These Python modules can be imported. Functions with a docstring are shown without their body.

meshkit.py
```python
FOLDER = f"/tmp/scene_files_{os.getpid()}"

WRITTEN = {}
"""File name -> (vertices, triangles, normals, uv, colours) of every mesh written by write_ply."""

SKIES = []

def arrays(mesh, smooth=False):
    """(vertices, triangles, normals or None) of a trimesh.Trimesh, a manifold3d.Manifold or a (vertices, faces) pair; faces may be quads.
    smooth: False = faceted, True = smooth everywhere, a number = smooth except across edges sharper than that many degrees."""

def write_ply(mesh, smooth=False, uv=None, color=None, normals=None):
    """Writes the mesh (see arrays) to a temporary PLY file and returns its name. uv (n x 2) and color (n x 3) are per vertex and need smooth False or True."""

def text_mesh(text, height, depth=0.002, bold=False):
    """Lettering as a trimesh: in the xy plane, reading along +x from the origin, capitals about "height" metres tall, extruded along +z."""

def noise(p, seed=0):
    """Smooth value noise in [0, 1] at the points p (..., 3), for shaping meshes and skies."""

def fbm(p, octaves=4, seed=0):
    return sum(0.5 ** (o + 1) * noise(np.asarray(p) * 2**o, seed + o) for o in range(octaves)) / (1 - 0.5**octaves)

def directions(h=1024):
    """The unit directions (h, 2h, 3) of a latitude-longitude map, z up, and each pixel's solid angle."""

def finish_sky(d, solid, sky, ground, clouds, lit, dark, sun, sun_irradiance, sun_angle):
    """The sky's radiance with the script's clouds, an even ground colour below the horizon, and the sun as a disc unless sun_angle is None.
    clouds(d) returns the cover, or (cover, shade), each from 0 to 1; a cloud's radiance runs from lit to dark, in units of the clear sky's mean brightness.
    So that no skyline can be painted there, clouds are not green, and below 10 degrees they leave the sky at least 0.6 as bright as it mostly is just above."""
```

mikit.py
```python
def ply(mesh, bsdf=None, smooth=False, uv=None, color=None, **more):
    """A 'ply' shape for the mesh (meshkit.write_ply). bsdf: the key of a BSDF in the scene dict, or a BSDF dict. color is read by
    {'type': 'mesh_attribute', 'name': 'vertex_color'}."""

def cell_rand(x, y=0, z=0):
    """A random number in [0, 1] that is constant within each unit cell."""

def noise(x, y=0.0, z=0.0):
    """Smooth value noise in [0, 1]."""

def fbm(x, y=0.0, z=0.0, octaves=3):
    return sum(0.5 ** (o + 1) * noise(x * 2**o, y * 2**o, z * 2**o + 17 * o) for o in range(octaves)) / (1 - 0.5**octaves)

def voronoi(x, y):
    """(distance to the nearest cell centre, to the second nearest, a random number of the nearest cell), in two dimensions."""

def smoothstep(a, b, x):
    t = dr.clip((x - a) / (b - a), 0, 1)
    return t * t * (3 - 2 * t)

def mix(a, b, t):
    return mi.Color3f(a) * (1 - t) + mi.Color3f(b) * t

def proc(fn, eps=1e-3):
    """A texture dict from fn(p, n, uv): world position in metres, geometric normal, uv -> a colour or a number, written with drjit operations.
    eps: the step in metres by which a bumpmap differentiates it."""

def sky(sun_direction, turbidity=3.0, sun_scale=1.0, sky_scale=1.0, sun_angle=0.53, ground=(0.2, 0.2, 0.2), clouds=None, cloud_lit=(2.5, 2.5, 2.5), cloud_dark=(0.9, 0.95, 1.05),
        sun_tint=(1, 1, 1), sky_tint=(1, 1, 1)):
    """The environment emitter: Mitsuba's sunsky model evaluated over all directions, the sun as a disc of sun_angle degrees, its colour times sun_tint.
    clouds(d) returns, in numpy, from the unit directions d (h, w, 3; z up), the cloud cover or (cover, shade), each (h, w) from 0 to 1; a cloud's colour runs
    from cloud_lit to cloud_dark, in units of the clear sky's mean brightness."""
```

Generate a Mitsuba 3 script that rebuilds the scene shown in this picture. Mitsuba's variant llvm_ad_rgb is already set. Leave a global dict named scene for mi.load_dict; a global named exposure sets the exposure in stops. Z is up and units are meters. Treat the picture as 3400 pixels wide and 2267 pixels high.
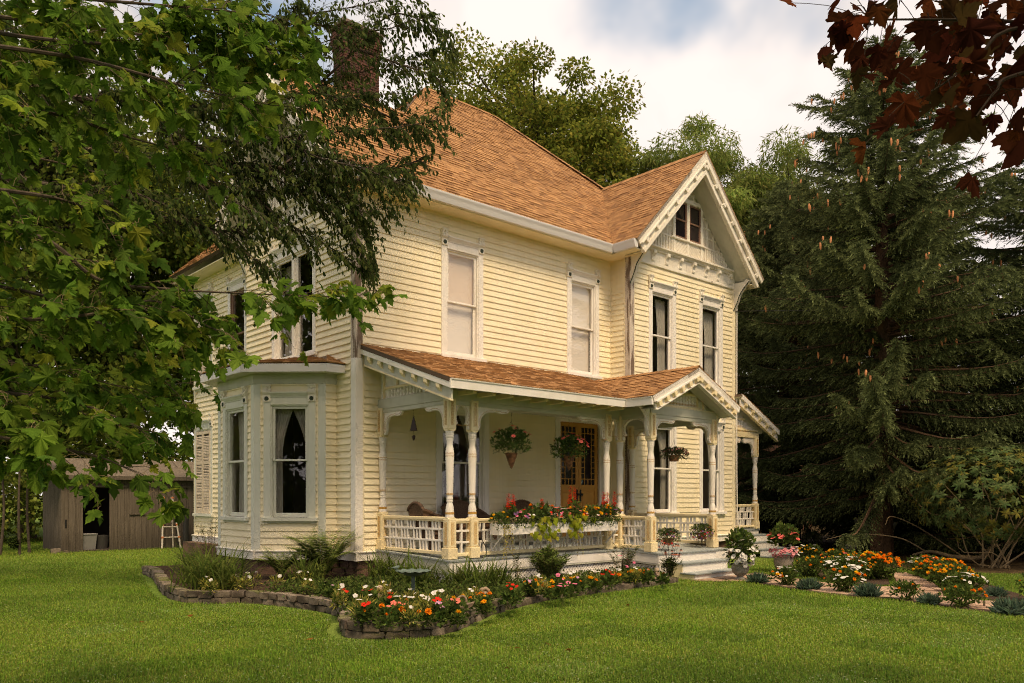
import math, random
import numpy as np, trimesh, mitsuba as mi, drjit as dr
import mikit
from mikit import proc, noise, fbm, smoothstep, mix
import meshkit
from shapely.geometry import Polygon, LineString, box as sbox
T = mi.ScalarTransform4f
scene, labels = {}, {}
random.seed(7)
RNG = np.random.default_rng(11)

# ------------------------------------------------------------------ camera, sky, exposure
EYE = np.array([-8.4365, -13.9204, 1.71])
YAW = math.radians(48.0)
FWD = np.array([math.cos(YAW), math.sin(YAW), 0.0])
scene['camera'] = {'type': 'perspective', 'fov': 2 * math.degrees(math.atan(1700 / 2720)), 'fov_axis': 'x',
                   'principal_point_offset_y': -(1648 - 1133.5) / 2267, 'near_clip': 0.05, 'far_clip': 2000.0,
                   'to_world': T().look_at(origin=EYE.tolist(), target=(EYE + FWD).tolist(), up=[0, 0, 1])}


def cloud_cover(d):
    # an almost closed, thin cloud sheet with one soft blue opening and brighter, lumpier lower clouds
    z = np.maximum(d[..., 2], 0.03)
    p = np.stack([d[..., 0] / (z + 0.25), d[..., 1] / (z + 0.25), 0 * z], -1)
    w = meshkit.fbm(p * 1.6 + 20.0, 3, seed=2)[..., None] - 0.5
    n = meshkit.fbm(p * 2.6 + 3.1 + 1.2 * w, 6, seed=4)
    gap = np.exp(-((d[..., 0] - 0.70) ** 2 / 0.06 + (d[..., 1] - 0.52) ** 2 / 0.06 + (d[..., 2] - 0.51) ** 2 / 0.008))
    gap2 = np.exp(-(((d - np.array([0.42, 0.78, 0.46])) ** 2).sum(-1)) / 0.02)
    t = np.clip((n - 0.33 + 0.36 * (1 - np.maximum(gap, gap2)) - 0.10 * gap) / 0.24, 0, 1)
    c = 0.22 + 0.78 * t * t * (3 - 2 * t)
    shade = np.clip((meshkit.fbm(p * 2.4 + 9.0 + 1.5 * w, 6, seed=8) - 0.42) * 2.6, 0, 0.8)
    return c, shade


scene['sky'] = mikit.sky((-0.20, -0.62, 0.90), turbidity=4, sun_scale=0.74, sun_angle=16, clouds=cloud_cover,
                         cloud_lit=(2.5, 2.24, 2.08), cloud_dark=(1.6, 1.45, 1.38), sun_tint=(1.0, 0.90, 0.72), sky_tint=(1.2, 1.5, 1.36), ground=(0.06, 0.07, 0.03))
labels['sky'] = {'kind': 'structure'}
exposure = 1.74

# ------------------------------------------------------------------ materials
def solid(name, c, rough=0.6, spec=0.4):
    scene[name] = {'type': 'twosided', 'bsdf': {'type': 'principled', 'base_color': c if isinstance(c, dict) else {'type': 'rgb', 'value': list(c)}, 'roughness': rough, 'specular': spec}}


def painted(base, dirt, wear, amount, streak=1.0):
    """Old paint: faint dirt, vertical streaks and, where amount is high, bare grey wood showing through."""
    b, g, w = mi.Color3f(base), mi.Color3f(dirt), mi.Color3f(wear)

    def fn(p, n, uv):
        a = fbm(p.x * 3 + p.y * 3, p.y * 3 - p.x, p.z * 1.5, 3)
        s = fbm((p.x + p.y) * 22, (p.x - p.y) * 22, p.z * 1.4 * streak, 3)
        c = mix(b, g, 0.55 * smoothstep(0.35, 0.8, a))
        if amount > 0:
            q = fbm((p.x + p.y) * 9, (p.x - p.y) * 9, p.z * 2.2, 4)
            c = mix(c, w, smoothstep(1.0 - amount, 1.12 - amount, 0.5 * q + 0.5 * s + 0.12))
        return c * (0.94 + 0.12 * s)
    return proc(fn)


solid('cream_siding', painted((0.81, 0.73, 0.53), (0.765, 0.665, 0.43), (0.5, 0.4, 0.3), 0.0), 0.45)
solid('cream_paint', painted((0.78, 0.67, 0.42), (0.66, 0.54, 0.32), (0.4, 0.3, 0.2), 0.18), 0.5)
solid('white_trim', painted((0.78, 0.75, 0.71), (0.68, 0.645, 0.57), (0.42, 0.37, 0.30), 0.12), 0.5)
solid('old_trim', painted((0.76, 0.72, 0.63), (0.64, 0.58, 0.48), (0.24, 0.18, 0.13), 0.26), 0.7)
solid('pale_trim', painted((0.64, 0.645, 0.57), (0.54, 0.54, 0.46), (0.42, 0.38, 0.30), 0.12), 0.5)
solid('shutter_tan', painted((0.58, 0.50, 0.39), (0.48, 0.40, 0.30), (0.30, 0.22, 0.16), 0.16), 0.7)
solid('old_panel', painted((0.60, 0.54, 0.44), (0.48, 0.40, 0.30), (0.22, 0.16, 0.11), 0.3), 0.75)
solid('bare_trim', painted((0.55, 0.49, 0.43), (0.40, 0.33, 0.26), (0.16, 0.115, 0.085), 0.42), 0.8)
solid('gutter_metal', (0.66, 0.65, 0.66), 0.35)
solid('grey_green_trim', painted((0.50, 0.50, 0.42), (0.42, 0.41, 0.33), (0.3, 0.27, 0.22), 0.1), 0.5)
solid('post_white', painted((0.76, 0.72, 0.66), (0.62, 0.57, 0.48), (0.45, 0.4, 0.33), 0.12), 0.5)
solid('gold_paint', (0.46, 0.26, 0.06), 0.5)
solid('deck_paint', painted((0.27, 0.30, 0.30), (0.22, 0.24, 0.23), (0.30, 0.29, 0.26), 0.2), 0.45)
solid('door_paint', painted((0.50, 0.26, 0.055), (0.42, 0.21, 0.045), (0.3, 0.2, 0.1), 0.05), 0.4)
solid('dark_green', (0.03, 0.045, 0.03), 0.5)
solid('sash_brown', painted((0.22, 0.13, 0.09), (0.16, 0.09, 0.06), (0.5, 0.46, 0.4), 0.2), 0.6)
solid('black_iron', (0.015, 0.014, 0.013), 0.4)
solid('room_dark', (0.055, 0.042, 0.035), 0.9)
solid('blind_cloth', (0.62, 0.52, 0.42), 0.9)
solid('blind_pale', (0.66, 0.62, 0.56), 0.9)
solid('curtain_cloth', (0.40, 0.385, 0.34), 0.9)
scene['window_glass'] = {'type': 'thindielectric', 'int_ior': 1.5}
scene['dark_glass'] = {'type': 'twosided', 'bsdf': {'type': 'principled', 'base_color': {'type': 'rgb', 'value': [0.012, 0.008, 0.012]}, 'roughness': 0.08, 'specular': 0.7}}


def shingle(c):
    c = mi.Color3f(c)

    def fn(p, n, uv):
        g = noise(p.x * 170, p.y * 170, p.z * 170)
        a = fbm(p.x * 0.9, p.y * 0.9, p.z * 0.9, 2)
        return c * (0.72 + 0.42 * g) * (0.86 + 0.3 * a)
    return proc(fn)


SHINGLES = []
for i, c in enumerate([(0.325, 0.178, 0.078), (0.295, 0.158, 0.069), (0.26, 0.138, 0.060), (0.205, 0.108, 0.049), (0.35, 0.196, 0.088)]):
    solid('shingle_tone_%d' % i, shingle(c), 0.9, 0.2)
    SHINGLES.append('shingle_tone_%d' % i)
solid('roof_edge', (0.09, 0.06, 0.04), 0.8)


def stone(base, dark, moss, mk, sc=6.0):
    b, g, m = mi.Color3f(base), mi.Color3f(dark), mi.Color3f(moss)

    def fn(p, n, uv):
        a = fbm(p.x * sc, p.y * sc, p.z * sc, 4)
        s = noise(p.x * 90, p.y * 90, p.z * 90)
        c = mix(b, g, smoothstep(0.35, 0.65, a))
        if mk > 0:
            q = fbm(p.x * 2.3 + 5, p.y * 2.3, p.z * 3, 3)
            c = mix(c, m, mk * smoothstep(0.45, 0.62, q) * smoothstep(0.2, 0.8, n.z + 0.25))
        return c * (0.8 + 0.4 * s)
    return proc(fn)


solid('garden_stone', stone((0.155, 0.128, 0.10), (0.07, 0.055, 0.043), (0.085, 0.095, 0.022), 0.75), 0.9, 0.25)
solid('garden_stone_pale', stone((0.21, 0.172, 0.135), (0.10, 0.08, 0.06), (0.09, 0.095, 0.025), 0.4), 0.9, 0.25)
solid('foundation_stone', stone((0.15, 0.09, 0.065), (0.07, 0.045, 0.035), (0.05, 0.06, 0.03), 0.3, 4), 0.9, 0.25)
solid('flagstone', stone((0.34, 0.235, 0.165), (0.24, 0.16, 0.11), (0.12, 0.10, 0.05), 0.35, 3), 0.85, 0.3)
solid('statue_stone', stone((0.40, 0.31, 0.22), (0.24, 0.17, 0.12), (0.12, 0.11, 0.05), 0.2, 14), 0.85, 0.3)
solid('statue_tan', stone((0.30, 0.22, 0.14), (0.14, 0.10, 0.07), (0.12, 0.11, 0.05), 0.15, 12), 0.6, 0.4)
solid('chimney_brick', stone((0.115, 0.05, 0.036), (0.055, 0.030, 0.024), (0.1, 0.1, 0.1), 0.0, 8), 0.9, 0.25)
solid('chimney_mortar', (0.16, 0.13, 0.11), 0.95)

# ------------------------------------------------------------------ mesh helpers
class MB:
    def __init__(self):
        self.v, self.f, self.n = [], [], 0

    def add(self, v, f):
        v = np.asarray(v, float).reshape(-1, 3)
        f = np.asarray(f, int)
        if f.ndim == 2 and f.shape[1] == 4:
            f = np.vstack([f[:, [0, 1, 2]], f[:, [0, 2, 3]]])
        self.v.append(v)
        self.f.append(f + self.n)
        self.n += len(v)
        return self

    def box(self, x0, x1, y0, y1, z0, z1):
        v = [[x, y, z] for x in (x0, x1) for y in (y0, y1) for z in (z0, z1)]
        return self.add(v, BOXF)

    def bevel(self, x0, x1, y0, y1, z0, z1, b=0.006):
        # a box with chamfered edges: the hull of three slabs, cut by hand
        x0, x1 = min(x0, x1), max(x0, x1); y0, y1 = min(y0, y1), max(y0, y1); z0, z1 = min(z0, z1), max(z0, z1)
        b = min(b, 0.45 * min(x1 - x0, y1 - y0, z1 - z0))
        pts = []
        for sx in (0, 1):
            for sy in (0, 1):
                for sz in (0, 1):
                    X, Y, Z = (x0, x1)[sx], (y0, y1)[sy], (z0, z1)[sz]
                    dx, dy, dz = (b, -b)[sx], (b, -b)[sy], (b, -b)[sz]
                    pts += [[X, Y + dy, Z + dz], [X + dx, Y, Z + dz], [X + dx, Y + dy, Z]]
        return self.add(pts, BEVF)

    def poly(self, pts, flip=False):
        n = len(pts)
        f = [[0, i, i + 1] for i in range(1, n - 1)]
        return self.add(pts, f)

    def prism(self, poly, a, b, place):
        """Extrudes a 2-D outline (shapely polygon or list) from a to b; place maps (p, q, depth) to local x, y, z columns."""
        if not hasattr(poly, 'exterior'):
            poly = Polygon(poly)
        if not poly.is_valid:
            poly = poly.buffer(0)
        for g in getattr(poly, 'geoms', [poly]):
            m = trimesh.creation.extrude_polygon(g, b - a, engine='earcut')
            v = np.array(m.vertices)
            self.add(place(v[:, 0], v[:, 1], v[:, 2] + a), m.faces)
        return self

    def tube(self, pts, rad, n=6, cap=True):
        p = np.asarray(pts, float)
        r = np.broadcast_to(np.asarray(rad, float), (len(p),))
        t = np.gradient(p, axis=0)
        t /= np.linalg.norm(t, axis=1, keepdims=True) + 1e-12
        ref = np.where(np.abs(t[:, 2:]) < 0.9, [[0, 0, 1.0]], [[1.0, 0, 0]])
        a = np.cross(t, ref)
        a /= np.linalg.norm(a, axis=1, keepdims=True) + 1e-12
        for i in range(1, len(p)):
            if a[i] @ a[i - 1] < 0:
                a[i] *= -1
        b = np.cross(t, a)
        an = np.arange(n) * 2 * np.pi / n
        v = p[:, None] + r[:, None, None] * (np.cos(an)[None, :, None] * a[:, None] + np.sin(an)[None, :, None] * b[:, None])
        i, j = np.meshgrid(np.arange(len(p) - 1), np.arange(n), indexing='ij')
        q = np.stack([i * n + j, i * n + (j + 1) % n, (i + 1) * n + (j + 1) % n, (i + 1) * n + j], -1).reshape(-1, 4)
        v = v.reshape(-1, 3)
        f = np.vstack([q[:, [0, 1, 2]], q[:, [0, 2, 3]]])
        if cap:
            k = len(p) * n
            v = np.vstack([v, p[0], p[-1]])
            j = np.arange(n)
            f = np.vstack([f, np.stack([(j + 1) % n, j, 0 * j + k], 1), np.stack([j + k - n, (j + 1) % n + k - n, 0 * j + k + 1], 1)])
        return self.add(v, f)

    def lathe(self, prof, n=16, at=(0, 0, 0), sq=0.0):
        prof = np.asarray(prof, float)
        an = np.arange(n) * 2 * np.pi / n
        v = np.stack([prof[:, :1] * np.cos(an), prof[:, :1] * np.sin(an), np.repeat(prof[:, 1:2], n, 1)], -1) + np.asarray(at, float)
        i, j = np.meshgrid(np.arange(len(prof) - 1), np.arange(n), indexing='ij')
        q = np.stack([i * n + j, i * n + (j + 1) % n, (i + 1) * n + (j + 1) % n, (i + 1) * n + j], -1).reshape(-1, 4)
        return self.add(v.reshape(-1, 3), q)

    def mesh(self):
        return np.vstack(self.v), np.vstack(self.f)


BOXF = np.array([[0, 1, 3, 2], [4, 6, 7, 5], [0, 4, 5, 1], [2, 3, 7, 6], [0, 2, 6, 4], [1, 5, 7, 3]])
_p = []
for sx in (0, 1):
    for sy in (0, 1):
        for sz in (0, 1):
            d = [(.1, -.1)[s] for s in (sx, sy, sz)]
            _p += [[sx, sy + d[1], sz + d[2]], [sx + d[0], sy, sz + d[2]], [sx + d[0], sy + d[1], sz]]
_h = trimesh.convex.convex_hull(np.array(_p))
_map = [int(np.argmin(((np.array(_p) - q) ** 2).sum(1))) for q in _h.vertices]
BEVF = np.array(_map)[_h.faces]

USED = {}


def K(base):
    if base not in USED:
        USED[base] = 0
        return base
    USED[base] += 1
    return '%s_%03d' % (base, USED[base])


class Frame:
    """A wall's own axes: u to the viewer's right along the wall, d out of the wall, z up."""
    def __init__(self, o, u, oz=0.0):
        u = np.asarray(u, float); u = u / np.linalg.norm(u)
        self.m = np.eye(4)
        self.m[:2, 0] = u
        self.m[:2, 1] = [u[1], -u[0]]
        self.m[:2, 3] = o
        self.m[2, 3] = oz

    def __call__(self, u, d, z):
        return (self.m @ [u, d, z, 1])[:3]


def put(key, mb, bsdf, frame=None, smooth=False, color=None):
    v, f = mb.mesh() if isinstance(mb, MB) else mb
    if frame is not None:
        v = v @ frame.m[:3, :3].T + frame.m[:3, 3]
        if np.linalg.det(frame.m[:3, :3]) < 0:
            f = f[:, ::-1]
    k = K(key)
    scene[k] = mikit.ply((v, f), bsdf, smooth, color=color)
    return k


def tag(key, label=None, category=None, group=None, kind=None):
    labels[key] = {k: v for k, v in dict(label=label, category=category, group=group, kind=kind).items() if v}
    return key


UDZ = lambda p, q, t: np.stack([p, t, q], -1)       # outline in (u, z), depth along d
DZU = lambda p, q, t: np.stack([t, p, q], -1)       # outline in (d, z), depth along u
UDd = lambda p, q, t: np.stack([p, q, t], -1)       # outline in (u, d), depth along z

# ------------------------------------------------------------------ the house: walls and siding
H = 'victorian_house'
tag(H, 'cream yellow two-storey wooden house with brown shingle roof, corner bay and carved front porch', 'house')
FF = Frame((0, 0), (1, 0))
WF = Frame((7.5, -0.64), (1, 0))
WS = Frame((7.5, 0), (0, -1))
LF = Frame((0, 4.96), (0, -1))
RW = Frame((0.4, 9.3), (0, -1))
RT = Frame((0.4, 4.96), (-1, 0))
EW = Frame((12.14, -0.64), (0, 1))
BW = Frame((12.14, 9.3), (-1, 0))
BL = Frame((-1.28, 3.48), (0, -1))
BD = Frame((-1.28, 1.73), (1, -1))
BR = Frame((-0.28, 0.73), (1, 0))
BD2 = Frame((-0.28, 4.48), (-1, -1))
BR2 = Frame((0, 4.48), (-1, 0))
EXPO, Z0 = 0.1325, 0.62
NBOARD = [0]


def wall_slab(frame, w, z0, z1, holes):
    mb = MB()
    us = sorted({0, w, *[max(0, h[0]) for h in holes], *[min(w, h[1]) for h in holes]})
    zs = sorted({z0, z1, *[h[2] for h in holes], *[h[3] for h in holes]})
    for a, b in zip(us, us[1:]):
        run = None
        for c, d in zip(zs, zs[1:]):
            um, zm = (a + b) / 2, (c + d) / 2
            if any(h[0] < um < h[1] and h[2] < zm < h[3] for h in holes):
                continue
            mb.box(a, b, -0.12, -0.001, c, d)
    return put(H + '__wall', mb, 'cream_siding', frame)


def siding(parent, frame, u0, u1, z0, z1, holes=(), single=False, limits=None, lip=0.021):
    field = MB()
    k0, k1 = math.floor((z0 - Z0) / EXPO), math.ceil((z1 - Z0) / EXPO)
    for k in range(k0, k1):
        za, zb = max(z0, Z0 + k * EXPO), min(z1, Z0 + (k + 1) * EXPO)
        if zb - za < 0.01:
            continue
        lo, hi = u0, u1
        if limits:
            lo, hi = limits((za + zb) / 2)
            if hi - lo < 0.05:
                continue
        segs = [(lo, hi)]
        for h in holes:
            if h[2] < zb - 0.02 and h[3] > za + 0.02:
                segs = [s for a, b in segs for s in ((a, min(b, h[0])), (max(a, h[1]), b)) if s[1] - s[0] > 0.01]
        for a, b in segs:
            jit = 0.0006 * RNG.standard_normal()
            sec = [(0, za + 0.010), (lip + jit, za), (lip + 0.002 + jit, za + 0.009), (0.003, zb + 0.012), (0, zb + 0.012)]
            v = [[u, d, z] for u in (a, b) for d, z in sec]
            f = [[i, (i + 1) % 5, 5 + (i + 1) % 5, 5 + i] for i in range(5)]
            if single and NBOARD[0] < 296:
                NBOARD[0] += 1
                put(parent + '__clapboard', MB().add(v, f).add([[a, d, z] for d, z in sec], [[0, 1, 2], [0, 2, 3], [0, 3, 4]]), 'cream_siding', frame)
            else:
                field.add(v, f)
    if field.n:
        tag(put(parent + '__clapboards', field, 'cream_siding', frame), kind='stuff')


# openings: (u of the casing's outer left, list of glass bays as offsets, sill top z)
def hole(u0, w, zs, zt):
    return (u0 + 0.12, u0 + w - 0.12, zs, zt)


def win(frame, u0, w, zs, glass_h=2.14, bays=None, upper=None, lower=None, brown=False, panes=True, trim='white_trim', bracket='old_trim'):
    """A double-hung window with casing, moulded head, carved corner brackets, rosettes, sill, two sashes and panes."""
    P = K(H + '__window')
    zg = zs + 0.08
    zr = zg + glass_h / 2
    zt = zg + glass_h
    zh = zt + 0.03
    for a, b in ((u0, u0 + 0.14), (u0 + w - 0.14, u0 + w)):
        put(P + '__casing', MB().bevel(a, b, 0, 0.045, zs, zh + 0.06), trim, frame)
        put(P + '__rosette_block', MB().bevel(a - 0.008, b + 0.008, 0, 0.07, zh + 0.06, zh + 0.20), bracket, frame)
        r = MB().lathe([(0, 0.012), (0.012, 0.012), (0.02, 0.004), (0.030, 0.012), (0.042, 0.010), (0.046, 0.0)], 14)
        v, f = r.mesh()
        r = MB().add(np.stack([v[:, 0] + (a + b) / 2, v[:, 2] + 0.07, v[:, 1] + zh + 0.125], -1), f)
        put(P + '__rosette', r, 'dark_green', frame)
        prof = [(0, 0.205), (0.105, 0.205), (0.105, 0.18), (0.088, 0.165), (0.07, 0.12), (0.092, 0.085), (0.098, 0.05), (0.085, 0.02), (0.055, 0.0), (0, 0)]
        br = MB().prism(prof, a - 0.004, b + 0.004, lambda p, q, t: np.stack([t, p, q + zh + 0.20], -1))
        br.box((a + b) / 2 - 0.012, (a + b) / 2 + 0.012, 0.06, 0.108, zh + 0.23, zh + 0.36)
        put(P + '__bracket', br, bracket, frame)
    hd = MB().bevel(u0 + 0.14, u0 + w - 0.14, 0, 0.05, zh, zh + 0.15)
    hd.prism([(0, 0), (0.06, 0), (0.065, 0.02), (0.075, 0.03), (0.105, 0.075), (0.115, 0.08), (0.115, 0.105), (0, 0.115)], u0 + 0.148, u0 + w - 0.148,
             lambda p, q, t: np.stack([t, p, q + zh + 0.15], -1))
    put(P + '__header', hd, trim, frame)
    sl = MB().bevel(u0 - 0.03, u0 + w + 0.06, -0.02, 0.10, zs - 0.075, zs).bevel(u0 - 0.005, u0 + w + 0.02, 0, 0.035, zs - 0.115, zs - 0.075)
    put(P + '__sill', sl, trim, frame)
    bays = bays or [(u0 + 0.14, u0 + w - 0.14)]
    for (a, b), (c, d) in zip(bays, bays[1:]):
        put(P + '__mullion', MB().bevel(b, c, -0.08, 0.04, zs, zh), trim, frame)
    jb = MB()
    smat = 'sash_brown' if brown else trim
    for i, (a, b) in enumerate(bays):
        jb.box(a, a + 0.025, -0.12, 0.02, zs, zh).box(b - 0.025, b, -0.12, 0.02, zs, zh).box(a, b, -0.12, 0.02, zh - 0.025, zh)
        a2, b2 = a + 0.028, b - 0.028
        for part, (y0, y1, dd) in enumerate(((zr - 0.02, zh - 0.028, -0.045), (zs + 0.005, zr + 0.02, -0.085))):
            s = MB().bevel(a2, a2 + 0.05, dd, dd + 0.036, y0, y1, 0.004).bevel(b2 - 0.05, b2, dd, dd + 0.036, y0, y1, 0.004)
            s.bevel(a2 + 0.05, b2 - 0.05, dd, dd + 0.036, y1 - (0.05 if part == 0 else 0.04), y1, 0.004)
            s.bevel(a2 + 0.05, b2 - 0.05, dd, dd + 0.036, y0, y0 + (0.04 if part == 0 else 0.085), 0.004)
            put(P + '__sash', s, smat, frame)
            put(P + '__pane', MB().add([[a2 + 0.04, dd + 0.018, y0 + 0.02], [b2 - 0.04, dd + 0.018, y0 + 0.02], [b2 - 0.04, dd + 0.018, y1 - 0.02], [a2 + 0.04, dd + 0.018, y1 - 0.02]], [[0, 1, 2, 3]]), 'window_glass', frame)
    put(P + '__jamb', jb, smat, frame)
    A, B = bays[0][0], bays[-1][1]
    if upper:
        put(P + '__blind', MB().box(A, B, -0.135, -0.13, zr + upper[1], zh), upper[0], frame)
    if lower:
        put(P + '__blind', MB().box(A, B, -0.17, -0.165, zs, zr + 0.1), lower, frame)
    return P


def curtain_mesh(a, b, z0, z1, d, side, pull, seed, tie=0.46):
    """A gathered cloth panel hung from a..b and drawn to one side: pull 0 hangs straight, 1 is tied back."""
    n, m = 46, 22
    r = np.random.default_rng(seed)
    s, t = np.meshgrid(np.linspace(0, 1, n), np.linspace(0, 1, m))
    g = pull * (1 - np.abs((t - tie) / max(tie, 1 - tie)) ** 1.5 * 0.75) * np.minimum(1, t * 4) ** 0.5
    g = pull * np.sin(np.minimum(t / tie, 1 + (t - tie) * 0.25) * np.pi / 2)
    w = (b - a) * (1 - 0.72 * g)
    u = a + s * w if side < 0 else b - s * w
    z = z1 + (z0 - z1) * t
    ph = r.uniform(0, 6)
    dd = d + 0.028 * np.sin(s * 2 * np.pi * 5.5 + ph + 0.8 * np.sin(t * 2)) * (0.6 + 0.4 * t) + 0.01 * np.sin(s * 40 + t * 3)
    v = np.stack([u, dd, z], -1).reshape(-1, 3)
    i, j = np.meshgrid(np.arange(m - 1), np.arange(n - 1), indexing='ij')
    q = np.stack([i * n + j, i * n + j + 1, (i + 1) * n + j + 1, (i + 1) * n + j], -1).reshape(-1, 4)
    return v, np.vstack([q[:, :3], q[:, [0, 2, 3]]])


def curtain(frame, a, b, z0, z1, side, pull, label, mat='curtain_cloth'):
    k = put('curtain', curtain_mesh(a, b, z0, z1, -0.22, side, pull, len(scene)), mat, frame, smooth=True)
    tag(k, label, 'curtain', 'curtains in the house windows')


S2, S1 = 4.74, 1.29           # sill heights upstairs and downstairs
front_h = [(2.16, 3.11, S2 - .08, 6.95), (5.97, 6.92, S2 - .08, 6.95), (2.05, 3.25, S1 - .08, 3.55), (5.60, 7.06, 0.6, 3.55)]
wing_h = [(0.81, 1.75, S2 - .08, 6.95), (3.00, 3.92, S2 - .08, 6.95), (0.81, 1.75, S1 - .08, 3.55), (3.02, 3.98, S1 - .08, 3.55)]
left_h = [(1.53, 3.31, S2 - .08, 6.95), (0.9, 3.9, 0.6, 4.1)]
rec_h = [(0.22, 1.23, S2 - .08, 7.05), (0.22, 1.23, S1 - .08, 3.6), (2.48, 3.40, S2 - .08, 6.95)]
wall_slab(FF, 7.5, 0.45, 7.75, front_h)
wall_slab(WF, 4.64, 0.45, 7.75, wing_h)
wall_slab(WS, 0.64, 0.45, 7.75, [])
wall_slab(LF, 4.96, 0.45, 7.75, left_h)
wall_slab(RW, 4.34, 0.45, 7.75, rec_h)
wall_slab(RT, 0.40, 0.45, 7.75, [])
wall_slab(EW, 9.94, 0.45, 7.75, [])
wall_slab(BW, 11.74, 0.45, 7.75, [])
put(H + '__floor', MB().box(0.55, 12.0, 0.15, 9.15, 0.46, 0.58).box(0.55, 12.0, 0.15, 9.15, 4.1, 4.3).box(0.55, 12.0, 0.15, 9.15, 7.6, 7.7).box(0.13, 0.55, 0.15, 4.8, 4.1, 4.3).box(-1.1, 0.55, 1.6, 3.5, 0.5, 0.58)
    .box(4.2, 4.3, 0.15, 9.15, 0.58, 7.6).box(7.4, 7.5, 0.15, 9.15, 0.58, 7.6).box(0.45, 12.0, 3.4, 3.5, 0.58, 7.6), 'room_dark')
sid = [(h[0] - .02, h[1] + .02, h[2], h[3] + .06) for h in front_h]
siding(H + '__wall', FF, 0.17, 7.47, 4.62, 7.74, sid, True)
siding(H + '__wall', FF, 0.17, 7.47, 0.62, 4.62, sid, False, lip=.034)
siding(H + '__wall_001', WF, 0.16, 4.52, 0.62, 7.68, [(h[0] - .02, h[1] + .02, h[2], h[3] + .06) for h in wing_h], True)
siding(H + '__wall_002', WS, 0.03, 0.47, 0.62, 7.74, [], False)
siding(H + '__wall_003', LF, 0.02, 4.79, 0.62, 7.74, [(h[0] - .02, h[1] + .02, h[2], h[3] + .06) for h in left_h], True, lip=.030)
siding(H + '__wall_004', RW, 0.12, 4.32, 0.62, 7.74, [(h[0] - .02, h[1] + .02, h[2], h[3] + .06) for h in rec_h], False, lip=.030)
siding(H + '__wall_005', RT, 0.0, 0.40, 0.62, 7.74, [], False)
siding(H + '__wall_006', EW, 0.1, 9.8, 0.62, 7.74, [], False)
siding(H + '__wall_007', BW, 0.1, 11.6, 0.62, 7.74, [], False)

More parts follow.
